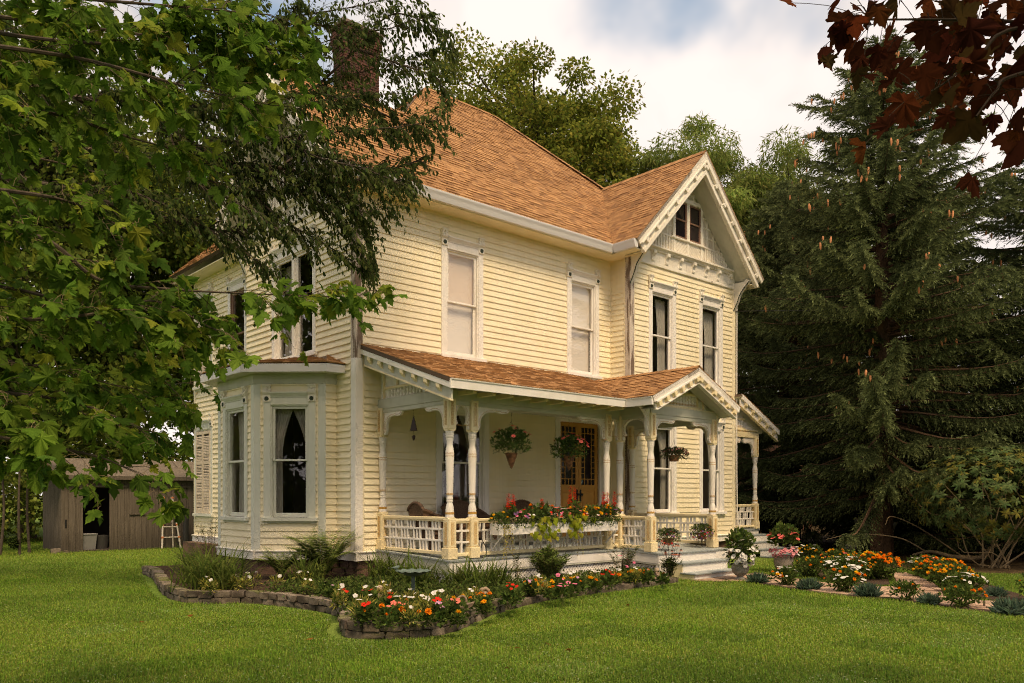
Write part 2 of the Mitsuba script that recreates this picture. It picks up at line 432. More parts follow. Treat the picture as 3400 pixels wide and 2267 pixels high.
# corner boards, J-trim, water table
def corner_boards(frame, u0, u1, z0, z1, mat, d=0.035):
    put(H + '__corner_board', MB().bevel(u0, u1, 0, d, z0, z1), mat, frame)
corner_boards(FF, 0.0, 0.135, 0.62, 4.42, 'white_trim'); corner_boards(FF, 0.0, 0.135, 4.42, 7.74, 'bare_trim')
corner_boards(LF, 4.825, 4.995, 0.62, 4.42, 'white_trim'); corner_boards(LF, 4.825, 4.995, 4.42, 7.74, 'bare_trim')
corner_boards(WF, 0.0, 0.13, 0.62, 7.74, 'bare_trim'); corner_boards(WS, 0.51, 0.675, 0.62, 7.74, 'bare_trim')
corner_boards(WF, 4.55, 4.675, 0.62, 7.74, 'cream_siding', 0.03); corner_boards(EW, 0.0, 0.12, 0.62, 7.74, 'cream_siding', 0.03)
corner_boards(RW, 0.0, 0.11, 0.62, 7.74, 'cream_siding', 0.03)
tj = MB().box(0.135, 0.172, 0, 0.024, 0.62, 7.73)
put(H + '__trim_strip', tj, 'cream_siding', FF)
put(H + '__trim_strip', MB().box(4.79, 4.825, 0, 0.024, 0.62, 7.73), 'cream_siding', LF)
put(H + '__trim_strip', MB().box(0, 0.03, 0, 0.026, 0.62, 7.73), 'cream_siding', WS)
put(H + '__trim_strip', MB().box(0.47, 0.51, 0, 0.024, 0.62, 7.73), 'cream_siding', WS)
put(H + '__trim_strip', MB().box(0.13, 0.16, 0, 0.024, 0.62, 7.68), 'cream_siding', WF)
put(H + '__trim_strip', MB().box(4.52, 4.55, 0, 0.024, 0.62, 7.68), 'cream_siding', WF)


def water_table(frame, u0, u1, z=0.62):
    p = [(0, -0.17), (0.05, -0.17), (0.05, -0.03), (0.065, -0.02), (0.085, -0.005), (0.085, 0.006), (0, 0.02)]
    put(H + '__water_table', MB().prism(p, u0, u1, lambda a, b, t: np.stack([t, a, b + z], -1)), 'white_trim', frame)
water_table(FF, 0, 0.43); water_table(LF, 0, 4.96 + 0.085); water_table(RW, -0.05, 4.3); water_table(WF, 0.2, 4.70); water_table(EW, 0, 9.94)
water_table(BL, -0.03, 1.785); water_table(BD, 0.035, 1.43); water_table(BR, -0.02, 0.3); water_table(BD2, 0, 1.39)

# foundation stones
def stone_block(l, d, h, seed, rough=0.02, n=3):
    r = np.random.default_rng(seed)
    m = trimesh.creation.box((1, 1, 1)).subdivide()
    v = np.array(m.vertices)
    c = np.abs(v).max(1)
    e = (np.abs(v) > 0.45).sum(1)
    v = v * np.where(e >= 3, 0.93, np.where(e == 2, 0.97, 1.0))[:, None]
    v = v * [l, d, h] + r.normal(0, rough, v.shape) * [1, 1, 0.5]
    return v, np.array(m.faces)


def stone_course(parent, pts, z0, hgt, depth, length, mat, seed, inset=0.0, proud=True, rough=0.008, mats=None):
    """One course of separate stones along a polyline whose outer face is on the line (the wall lies to the left of travel)."""
    r = np.random.default_rng(seed)
    p = np.asarray(pts, float)
    seg = np.linalg.norm(np.diff(p, axis=0), axis=1)
    cum = np.concatenate([[0], np.cumsum(seg)])
    s = -r.uniform(0, 0.5) * length
    at = lambda q: np.array([np.interp(q, cum, p[:, 0]), np.interp(q, cum, p[:, 1])])
    while s < cum[-1] - 0.05:
        l = length * r.uniform(0.8, 1.22)
        a, b = max(s, 0), min(s + l, cum[-1])
        s += l
        if b - a < 0.06:
            continue
        A, B = at(a), at(b)
        L = np.linalg.norm(B - A)
        t = (B - A) / L
        nrm = np.array([-t[1], t[0]])            # left of travel = into the bed
        v, f = stone_block(max(L - 0.008, 0.04), depth * r.uniform(0.92, 1.05), hgt - 0.005, int(r.integers(1e9)), rough)
        c = (A + B) / 2 + nrm * (depth / 2 + inset + r.uniform(-0.008, 0.012))
        yaw = r.normal(0, 0.03)
        tt = t * math.cos(yaw) + nrm * math.sin(yaw)
        nn = np.array([-tt[1], tt[0]])
        w = np.zeros_like(v)
        w[:, :2] = c + v[:, :1] * tt + v[:, 1:2] * nn
        w[:, 2] = v[:, 2] + z0 + hgt / 2 + r.uniform(-0.004, 0.006) + v[:, 0] * r.normal(0, 0.012)
        put(parent, MB().add(w, f), mats[int(r.integers(len(mats)))] if mats else mat, None, smooth=35)


fd = put(H + '__foundation', MB().box(0.05, 12.1, 0.05, 9.25, -0.3, 0.45).box(7.55, 12.1, -0.6, 0.05, -0.3, 0.45).add(
    [[x, y, z] for z in (-0.3, 0.45) for x, y in ((0.1, 0.8), (-0.26, 0.8), (-1.2, 1.75), (-1.2, 3.46), (-0.26, 4.4), (0.1, 4.4))],
    [[0, 1, 7, 6], [1, 2, 8, 7], [2, 3, 9, 8], [3, 4, 10, 9], [4, 5, 11, 10]]), 'foundation_stone')
for k in range(3):
    z = -0.06 + k * 0.17
    for pts in ([(0.42, 9.25), (0.42, 4.98)], [(0.02, 4.9), (0.02, 4.45), (-0.27, 4.45), (-1.22, 3.47), (-1.22, 1.75), (-0.27, 0.78), (0.02, 0.76), (0.02, 0.02), (0.5, 0.02)]):
        stone_course(fd + '__stone', pts, z, 0.17, 0.12, 0.36, 'foundation_stone', 40 + k, 0.0, rough=0.009)

# ------------------------------------------------------------------ windows and door
win(FF, 2.06, 1.15, S2, upper=('blind_cloth', 0.02), lower='blind_pale')
win(FF, 5.87, 1.15, S2, upper=('blind_pale', 0.0), lower='blind_pale')
win(FF, 1.92, 1.46, S1)
win(WF, 0.71, 1.14, S2); win(WF, 2.90, 1.12, S2); win(WF, 0.71, 1.16, S1); win(WF, 2.92, 1.16, S1)
win(LF, 1.40, 2.02, S2, bays=[(1.54, 2.36), (2.46, 3.28)])
win(RW, 2.36, 1.14, S2, brown=True)
win(RW, 0.10, 1.25, S2 + 0.03, 2.2, trim='pale_trim'); win(RW, 0.10, 1.25, S1 - 0.05, 2.2, trim='pale_trim')
curtain(WF, 0.86, 1.30, S1 + .05, 3.5, -1, 0.35, 'pale curtain in the left half of the wing window behind the entry porch')
curtain(WF, 1.28, 1.72, S1 + .05, 3.5, 1, 0.85, 'pale curtain tied to the right in the wing window behind the entry porch')
curtain(WF, 3.55, 3.96, S1 + .05, 3.5, 1, 0.5, 'pale curtain in the wing window behind the right entry post')
curtain(FF, 2.05, 2.6, S1 + .05, 3.5, -1, 0.75, 'pale curtain drawn left in the shaded porch window')
curtain(FF, 2.7, 3.25, S1 + .05, 3.5, 1, 0.75, 'pale curtain drawn right in the shaded porch window')
curtain(WF, 1.25, 1.72, S2 + .05, 6.9, 1, 0.3, 'dim curtain in the left upstairs window of the gabled wing')
curtain(WF, 3.4, 3.9, S2 + .05, 6.9, 1, 0.3, 'dim curtain in the right upstairs window of the gabled wing')
curtain(LF, 1.55, 1.95, S2 + .05, 6.9, -1, 0.2, 'dim curtain in the twin window above the bay roof')

# louvred shutters, closed over the two far-left windows
for zs in (S2 + 0.03, S1 - 0.05):
    for a, b in ((0.235, 0.715), (0.735, 1.215)):
        sh = K(H + '__shutter')
        z1 = zs + 2.26
        put(sh + '__frame', MB().bevel(a, a + 0.05, 0.03, 0.065, zs + .01, z1, .004).bevel(b - 0.05, b, 0.03, 0.065, zs + .01, z1, .004)
            .bevel(a + .05, b - .05, 0.03, 0.065, zs + .01, zs + .12, .004).bevel(a + .05, b - .05, 0.03, 0.065, z1 - .08, z1, .004)
            .bevel(a + .05, b - .05, 0.03, 0.065, zs + 1.35, zs + 1.45, .004), 'shutter_tan', RW)
        n = 0
        while True:
            z = zs + 0.135 + n * 0.042
            n += 1
            if z > z1 - 0.11:
                break
            if zs + 1.32 < z < zs + 1.45:
                continue
            tl = 0.018 + 0.006 * RNG.standard_normal()
            put(sh + '__slat', MB().add([[u, d, zz] for u in (a + .05, b - .05) for d, zz in ((.034, z + tl), (.040, z + tl + .006), (.064, z - tl + .006), (.058, z - tl))],
                [[0, 1, 5, 4], [1, 2, 6, 5], [2, 3, 7, 6], [3, 0, 4, 7]]), 'shutter_tan', RW)

# the double front door with its border of small square lights
DR = H + '__door'
put(DR + '__casing', MB().bevel(5.47, 5.63, 0, 0.05, 0.64, 3.58).bevel(7.03, 7.19, 0, 0.05, 0.64, 3.58).bevel(5.47, 7.19, 0, 0.06, 3.58, 3.72).box(5.63, 7.03, -0.12, 0.02, 3.53, 3.58), 'white_trim', FF)
put(DR + '__threshold', MB().bevel(5.63, 7.03, -0.12, 0.06, 0.62, 0.68), 'deck_paint', FF)
for a, b in ((5.635, 6.327), (6.333, 7.025)):
    lf = DR + '__leaf'
    m = MB()
    g0, g1, h0, h1 = a + 0.10, b - 0.10, 2.0, 3.42
    m.bevel(a, g0, -0.07, -0.02, 0.69, 3.53, .004).bevel(g1, b, -0.07, -0.02, 0.69, 3.53, .004)
    m.bevel(g0, g1, -0.07, -0.02, h1, 3.53, .004).bevel(g0, g1, -0.07, -0.02, 1.86, h0, .004).bevel(g0, g1, -0.07, -0.02, 0.69, 0.9, .004)
    m.bevel(g0, g1, -0.07, -0.02, 1.30, 1.38, .004)
    for z0, z1 in ((0.9, 1.30), (1.38, 1.86)):
        m.box(g0, g1, -0.06, -0.045, z0, z1).bevel(g0 + .05, g1 - .05, -0.05, -0.03, z0 + .05, z1 - .05, .012)
    nb, nh = 4, 10
    cw = (g1 - g0) / nb
    ch = (h1 - h0) / nh
    t = 0.009
    for z in (h0 + ch, h1 - ch):
        m.box(g0, g1, -0.055, -0.025, z - t, z + t)
    for u in (g0 + cw, g1 - cw):
        m.box(u - t, u + t, -0.055, -0.025, h0, h1)
    for i in range(1, nb):
        if 1 < i < nb - 1 or True:
            m.box(g0 + i * cw - t, g0 + i * cw + t, -0.054, -0.026, h0, h0 + ch).box(g0 + i * cw - t, g0 + i * cw + t, -0.054, -0.026, h1 - ch, h1)
    for i in range(2, nh - 1):
        m.box(g0, g0 + cw, -0.054, -0.026, h0 + i * ch - t, h0 + i * ch + t).box(g1 - cw, g1, -0.054, -0.026, h0 + i * ch - t, h0 + i * ch + t)
    put(lf, m, 'door_paint', FF)
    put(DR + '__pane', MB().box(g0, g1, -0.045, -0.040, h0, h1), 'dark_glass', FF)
for u in (6.27, 6.39):
    hm = MB().bevel(u - 0.028, u + 0.028, -0.02, -0.008, 1.56, 1.88, .004).lathe([(0, 0), (0.012, 0), (0.012, 0.03), (0.03, 0.04), (0.034, 0.055), (0.02, 0.075), (0, 0.078)], 10)
    v, f = hm.v[-1], hm.f[-1]
    hm.v[-1] = np.stack([v[:, 0] + u, v[:, 2] - 0.012, v[:, 1] + 1.76], -1)
    put(DR + '__handle', hm, 'black_iron', FF)
solid('sticker_blue', (0.10, 0.30, 0.38), 0.4)
solid('sticker_white', (0.6, 0.62, 0.62), 0.4)
put(DR + '__sticker', MB().prism([(-.035, .05), (.035, .05), (.037, -.01), (.02, -.04), (0, -.055), (-.02, -.04), (-.037, -.01)], 0, 0.002, lambda p, q, t: np.stack([p + 6.45, t - 0.0385, q + 2.06], -1)) , 'sticker_blue', FF)
put(DR + '__sticker', MB().box(6.425, 6.475, -0.037, -0.0355, 2.055, 2.075), 'sticker_white', FF)

# ------------------------------------------------------------------ corner bay
BAYZ = 4.16
for fr, w, hs in ((BL, 1.75, [(0.40, 1.30, S1 - .08, 3.6)]), (BD, 1.414, [(0.31, 1.11, S1 - .08, 3.6)]), (BR, 0.28, []), (BD2, 1.414, []), (BR2, 0.28, [])):
    wall_slab(fr, w, 0.48, BAYZ, hs)
    siding(H + '__bay', fr, 0.0 if fr is BR else 0.12, w - (0.0 if fr is BR else 0.12), 0.62, 4.0, [(h[0] - .03, h[1] + .03, h[2], h[3] + .06) for h in hs], lip=.030)
    put(H + '__bay__frieze', MB().bevel(-0.01, w + 0.01, 0, 0.04, 3.96, BAYZ), 'grey_green_trim', fr)
for fr, a, b in ((BL, -.02, .12), (BL, 1.63, 1.767), (BD, -.015, .12), (BD, 1.294, 1.43), (BR, -.015, .02), (BD2, 0, .12), (BD2, 1.294, 1.42)):
    put(H + '__bay__corner_board', MB().bevel(a, b, 0, 0.03, 0.62, 3.96), 'pale_trim', fr)
for fr, a, b in ((BL, .12, .145), (BL, 1.605, 1.63), (BD, .12, .145), (BD, 1.27, 1.294)):
    put(H + '__bay__trim_strip', MB().box(a, b, 0, 0.022, 0.62, 3.96), 'cream_siding', fr)
win(BD, 0.19, 1.05, S1, trim='pale_trim')
win(BL, 0.27, 1.20, S1, trim='pale_trim')
curtain(BD, 0.34, 0.72, S1 + .05, 3.5, -1, 0.86, 'pale curtain tied to the left in the large bay window')
curtain(BD, 0.70, 1.10, S1 + .05, 3.5, 1, 1.02, 'pale curtain tied to the right in the large bay window')
curtain(BL, 0.42, 1.28, S1 + .05, 3.5, 1, 0.15, 'grey curtain hanging straight in the narrow side window of the bay')
# ceiling, eave and roof of the bay: a low half-hip
cor = np.array([(0.0, 0.73), (-0.28, 0.73), (-1.28, 1.73), (-1.28, 3.48), (-0.28, 4.48), (0.0, 4.48)])
e = 0.36
k = math.tan(math.radians(22.5)) * e
out = np.array([(0.0, 0.73 - e), (-0.28 - k, 0.73 - e), (-1.28 - e, 1.73 - k), (-1.28 - e, 3.48 + k), (-0.28 - k, 4.48 + e), (0.0, 4.48 + e)])
top = np.array([(0.0, 1.25), (-0.02, 1.25), (-0.02, 1.9), (-0.02, 3.3), (-0.02, 3.96), (0.0, 3.96)])
so = MB()
for i in range(5):
    so.add([[*cor[i], BAYZ], [*cor[i + 1], BAYZ], [*out[i + 1], BAYZ], [*out[i], BAYZ]], [[0, 1, 2, 3]])
so.add([[*p, BAYZ + .01] for p in cor], [[0, 1, 2], [0, 2, 3], [0, 3, 4], [0, 4, 5]])
put(H + '__bay__soffit', so, 'grey_green_trim')
for i in range(5):
    d = out[i + 1] - out[i]
    L = np.linalg.norm(d)
    put(H + '__bay__fascia', MB().box(-0.004, L + 0.004, -0.03, 0, BAYZ - 0.005, BAYZ + 0.155), 'gutter_metal', Frame(out[i + 1], out[i] - out[i + 1]))
# (frames run the other way, so that the fascia's outside faces out)

# ------------------------------------------------------------------ roofs
NSH = [0]


def shingled(parent, poly3, eave_dir, expo=0.135, seed=0, single=0, lift=0.03, wide=(0.11, 0.23)):
    """Covers a planar roof facet with courses of separate, unevenly thick and toned shingle tabs."""
    r = np.random.default_rng(seed)
    p = np.asarray(poly3, float)
    U = np.asarray(eave_dir, float); U /= np.linalg.norm(U)
    n = np.zeros(3)
    for i in range(len(p)):
        n += np.cross(p[i], p[(i + 1) % len(p)])
    n /= np.linalg.norm(n)
    if n[2] < 0:
        n = -n
    V = np.cross(n, U)
    if V[2] < 0:
        V = -V
    O = p[0]
    uv = np.stack([(p - O) @ U, (p - O) @ V], -1)
    v0, v1 = uv[:, 1].min(), uv[:, 1].max()

    def span(v):
        xs = []
        for i in range(len(uv)):
            a, b = uv[i], uv[(i + 1) % len(uv)]
            if (a[1] - v) * (b[1] - v) < 0:
                xs.append(a[0] + (b[0] - a[0]) * (v - a[1]) / (b[1] - a[1]))
        return (min(xs), max(xs)) if len(xs) > 1 else None
    groups = [MB() for _ in SHINGLES]
    for k in range(int((v1 - v0) / expo) + 1):
        va = v0 + k * expo
        vb = min(va + expo, v1 - 1e-4)
        sa, sb = span(va + 1e-4), span(vb)
        if not sa or not sb or vb - va < 0.02:
            continue
        u = min(sa[0], sb[0]) - r.uniform(0, 0.2)
        end = max(sa[1], sb[1])
        while u < end:
            w = r.uniform(*wide)
            a, b = u, u + w
            u += w
            q = [np.clip(a, *sa), np.clip(b, *sa), np.clip(b, *sb), np.clip(a, *sb)]
            if q[1] - q[0] < 0.005 and q[2] - q[3] < 0.005:
                continue
            hi = r.random() < 0.5
            t = (0.024 if hi else 0.011) + r.uniform(-0.003, 0.003)
            vl = va - (0.014 if hi else 0.0)
            tone = int(r.choice(5, p=[0.30, 0.20, 0.14, 0.10, 0.26] if hi else [0.14, 0.24, 0.30, 0.26, 0.06]))
            P3 = lambda uu, vv, h: O + U * uu + V * vv + n * (lift + h)
            pts = [P3(q[0], vl, t), P3(q[1], vl, t), P3(q[2], vb + .01, .004), P3(q[3], vb + .01, .004), P3(q[0], vl, -.004), P3(q[1], vl, -.004), P3(q[2], vb + .01, -.004), P3(q[3], vb + .01, -.004)]
            f = [[0, 1, 2, 3], [4, 5, 1, 0], [4, 0, 3, 7], [5, 6, 2, 1]]
            if NSH[0] < single:
                NSH[0] += 1
                put(parent + '__shingle', MB().add(pts, f), SHINGLES[tone])
            else:
                groups[tone].add(pts, f)
    for g, s in zip(groups, SHINGLES):
        if g.n:
            tag(put(parent + '__shingle_field', g, s), kind='stuff')


def deck(parent, poly3, th=0.05, mat='roof_edge', under=None):
    p = np.asarray(poly3, float)
    n = np.cross(p[1] - p[0], p[2] - p[0]); n /= np.linalg.norm(n)
    if n[2] < 0:
        n = -n
    k = len(p)
    mb = MB().poly(p + n * 0.025)
    mb.add(np.vstack([p + n * 0.025, p - n * th]), [[i, (i + 1) % k, k + (i + 1) % k, k + i] for i in range(k)])
    put(parent + '__deck', mb, mat)
    put(parent + '__underside', MB().poly(p - n * th), under or 'grey_green_trim')


def cap_row(parent, a, b, r0, seed, w=0.15):
    """Ridge or hip caps: overlapping bent tabs from a up to b."""
    a, b = np.asarray(a, float), np.asarray(b, float)
    L = np.linalg.norm(b - a)
    t = (b - a) / L
    s = np.cross(t, [0, 0, 1]); s /= np.linalg.norm(s)
    up = np.cross(s, t)
    r = np.random.default_rng(seed)
    groups = [MB() for _ in SHINGLES]
    for i in range(int(L / 0.14)):
        q0, q1 = a + t * (i * 0.14), a + t * (i * 0.14 + 0.2)
        h = 0.075 + 0.006 * r.random()
        pts = []
        for q, hh in ((q0, h), (q1, h - 0.015)):
            for x, dz in ((-w, -w * r0), (0, 0), (w, -w * r0)):
                pts.append(q + s * x + up * (dz + hh))
        for x, dz in ((-w, -w * r0), (0, 0), (w, -w * r0)):
            pts.append(q0 + s * x + up * (dz + h - 0.02))
        groups[int(r.integers(5))].add(pts, [[0, 1, 4, 3], [1, 2, 5, 4], [6, 7, 1, 0], [7, 8, 2, 1]])
    for g, m in zip(groups, SHINGLES):
        if g.n:
            tag(put(parent + '__ridge_caps', g, m), kind='stuff')


EZ = 7.91
xl, xr, yf, yb = -0.10, 12.64, -0.5, 9.8
yr = (yf + yb) / 2
RZ = EZ + (yr - yf)
rl, rr = xl + (yr - yf), xr - (yr - yf)
gx0, gx1, gyo, gxc = 7.0, 12.64, -1.30, 9.82          # front gable: eaves, overhang line, centre
GZ = EZ + (gxc - gx0) * 1.018
gym = yf + (GZ - EZ)                                   # where its ridge runs into the front slope
ly0, ly1, lxo = -0.5, 5.46, -0.66                      # left gable
lyc = (ly0 + ly1) / 2
LZ = EZ + (lyc - ly0)
lxm = xl + (LZ - EZ)
MR = H + '__main_roof'
front = [(lxo, yf, EZ), (gx0, yf, EZ), (gxc, gym, GZ), (rr, yr, RZ), (rl, yr, RZ), (lxm, lyc, LZ), (lxo, lyc, LZ)]
PR, PG = H + '__porch_roof', H + '__entry_roof'
# porch roof planes first: their shingles are the nearest ones
pz0, pz1, py1 = 4.66, 3.71, -2.88
ps = (pz0 - pz1) / -py1
ex0, ex1, eyo = 4.67, 7.81, -3.60
exc = (ex0 + ex1) / 2
EPZ = 4.44
eym = -(pz0 - EPZ) / ps
porch_poly = [(0.08, py1, pz1), (ex0, py1, pz1), (exc, eym, EPZ), (exc, 0, pz0), (0.08, 0, pz0)]
ent_l = [(ex0, eyo, pz1), (exc, eyo, EPZ), (exc, eym, EPZ), (ex0, py1, pz1)]
shingled(PG, ent_l, (0, 1, 0), 0.125, 3, 150)
shingled(PR, porch_poly, (1, 0, 0), 0.125, 2, 298)
deck(PR, porch_poly); deck(PG, ent_l)
ent_r = [(ex1, eyo, pz1), (ex1, -0.64, pz1), (exc, -0.64, EPZ), (exc, eyo, EPZ)]
shingled(PG, ent_r, (0, 1, 0), 0.125, 4); deck(PG, ent_r)
cap_row(PG, (exc, eyo, EPZ), (exc, eym + 0.05, EPZ), 0.55, 5, 0.12)
shingled(MR, front, (1, 0, 0), 0.135, 1)
deck(MR, front, under='cream_siding')
wl = [(gx0, gyo, EZ), (gxc, gyo, GZ), (gxc, gym, GZ), (gx0, yf, EZ)]
wr = [(gx1, gyo, EZ), (gx1, yf, EZ), (gxc, gym, GZ), (gxc, gyo, GZ)]
WR = H + '__gable_roof'
shingled(WR, wl, (0, 1, 0), 0.135, 6); deck(WR, wl, under='old_trim')
shingled(WR, wr, (0, 1, 0), 0.135, 7); deck(WR, wr, under='old_trim')
right_hip = [(xr, yf, EZ), (xr, yb, EZ), (rr, yr, RZ), (gxc, gym, GZ)]
back_s = [(xr, yb, EZ), (xl, yb, EZ), (rl, yr, RZ), (rr, yr, RZ)]
left_hip = [(xl, yb, EZ), (xl, ly1, EZ), (lxm, lyc, LZ), (rl, yr, RZ)]
lback = [(lxo, ly1, EZ), (xl, ly1, EZ), (lxm, lyc, LZ), (lxo, lyc, LZ)]
for i, (q, dd) in enumerate(((right_hip, (0, 1, 0)), (left_hip, (0, 1, 0)), (lback, (1, 0, 0)))):
    shingled(MR, q, dd, 0.135, 20 + i)
for q in (right_hip, back_s, left_hip, lback):
    deck(MR, q, under='old_trim')
cap_row(MR, (rl, yr, RZ), (rr, yr, RZ), 0.9, 8)
cap_row(MR, (gxc + 0.05, gym - 0.05, GZ), (rr, yr, RZ), 0.55, 9)
cap_row(MR, (lxm, lyc, LZ), (rl, yr, RZ), 0.55, 10)
cap_row(WR, (gxc, gyo, GZ), (gxc, gym, GZ), 0.95, 11)
cap_row(MR, (lxo, lyc, LZ), (lxm, lyc, LZ), 0.9, 12)
BYR = H + '__bay_roof'
bz, bt = BAYZ + 0.165, 4.62
bp = [[*q, bz] for q in out]
tp = [(0, 1.15, bt), (0, 1.15, bt), (0, 1.9, bt), (0, 3.3, bt), (0, 4.06, bt)]
for i, q in enumerate(([bp[0], bp[1], tp[0]], [bp[1], bp[2], tp[2], tp[0]], [bp[2], bp[3], tp[3], tp[2]], [bp[3], bp[4], tp[4], tp[3]], [bp[4], bp[5], tp[4]])):
    d = np.array(q[1]) - np.array(q[0])
    shingled(BYR, q, d, 0.12, 30 + i, lift=0.012)
    put(BYR + '__deck', MB().poly(np.array(q) - [0, 0, .004]), 'roof_edge')

# gutters and fascia along the eaves, boxed soffit
def gutter(parent, a, b, z, mat='gutter_metal', prof=None):
    """a to b: the eave line; the trough hangs outside it (to the right of travel)."""
    a, b = np.asarray(a, float), np.asarray(b, float)
    L = np.linalg.norm(b - a)
    fr = Frame(a, b - a)
    prof = prof or [(-.06, -.20), (0.045, -.20), (0.055, -.17), (0.075, -.10), (0.10, -.04), (0.105, -.005), (-.06, -.005)]
    put(parent + '__gutter', MB().prism(prof, 0, L, lambda p, q, t: np.stack([t, p, q + z], -1)), mat, fr)
gutter(MR, (lxo, yf), (gx0 - 0.0, yf), EZ + 0.02)
gutter(MR, (gx0, yf - 0.08), (gx0, gyo + 0.04), EZ + 0.02)
for q in ((lxo + .1, 7.5, -0.46, 0.0), (7.04, 7.5, -1.2, -0.46), (12.14, 12.6, -1.2, 9.6), (-.05, 0.4, 5.0, 9.7)):
    put(H + '__soffit', MB().box(*q, 7.715, 7.735), 'cream_siding')
gutter(PR, (0.10, py1 + .005), (ex0 - .02, py1 + .005), pz1 + .015, 'white_trim', [(-.03, -.165), (0.02, -.165), (0.03, -.03), (0.045, -.02), (0.05, 0), (-.03, 0)])
gutter(PG, (ex0 + .005, py1 - .03), (ex0 + .005, eyo + .02), pz1 + .015, 'white_trim', [(-.03, -.165), (0.02, -.165), (0.03, -.03), (0.045, -.02), (0.05, 0), (-.03, 0)])


# ------------------------------------------------------------------ carved gables
def rake(parent, frame, uc, half, ze, slope, d, mat, hgt=(0.15, 0.20), nmod=7, step=0.06, modmat=None, sides=(-1, 1), depth=0.10, tip=0.06):
    """Two stepped barge boards per side with corbel blocks between them. d: the outer face's distance from the wall plane."""
    c = math.sqrt(1 + slope * slope)
    for s in sides:
        def at(x, off):      # x: 0 at the eave .. half at the apex; off below the roof line, measured square to the slope
            return uc + s * (half - x - off * slope / c), ze + slope * x - off / c
        def board(o0, o1, d0, d1, x0=-0.0):
            ap0, ap1 = half - o0 * slope / c * 0, half
            pts = []
            for x, o in ((x0, o0), (half + 0.0, o0), (half, o1), (x0, o1)):
                u, z = at(x, o)
                if x == half:
                    u, z = uc, ze + slope * half - o * c
                pts.append((u, z))
            return MB().prism(Polygon(pts).buffer(0), d0, d1, UDZ)
        put(parent + '__rake_board', board(-0.02, hgt[0], d - 0.05, d), mat, frame)
        put(parent + '__rake_board', board(hgt[0], hgt[0] + 0.035, d - 0.05, d + 0.02, 0.05), mat, frame)
        put(parent + '__rake_board', board(hgt[0] + 0.035, hgt[0] + 0.16, d - step - 0.05, d - step, 0.04), mat, frame)
        put(parent + '__rake_board', board(hgt[0] + 0.16, hgt[0] + hgt[1] + 0.05, d - step - 0.06, d - step + 0.045, 0.02), mat, frame)
        for i in range(nmod):
            x = half * (i + 0.55) / (nmod + 0.1)
            u0, z0 = at(x, hgt[0] + 0.03)
            ux, uz = -s / c, slope / c          # along the slope, upwards
            nx, nz = -s * slope / c, -1 / c     # down, square to the slope
            w = 0.052
            pts = []
            for dd in (d - step - 0.01, d - step + 0.075):
                for aa, bb in ((-w, 0), (w, 0), (w, 0.13 if dd < d - step else 0.09), (-w, 0.13 if dd < d - step else 0.09)):
                    pts.append([u0 + ux * aa + nx * bb, dd, z0 + uz * aa + nz * bb])
            put(parent + '__modillion', MB().add(pts, [[0, 1, 2, 3], [4, 5, 6, 7], [0, 1, 5, 4], [1, 2, 6, 5], [2, 3, 7, 6], [3, 0, 4, 7]]), modmat or mat, frame)
    # boxed soffit behind the boards
    for s in sides:
        def at2(x, off):
            return uc + s * (half - x - off * slope / c), ze + slope * x - off / c
        a0, a1 = at2(0.02, hgt[0] + hgt[1]), (uc, ze + slope * half - (hgt[0] + hgt[1]) * c)
        put(parent + '__rake_soffit', MB().add([[a0[0], 0.02, a0[1]], [a1[0], 0.02, a1[1]], [a1[0], d - step, a1[1]], [a0[0], d - step, a0[1]]], [[0, 1, 2, 3]]), 'grey_green_trim', frame)


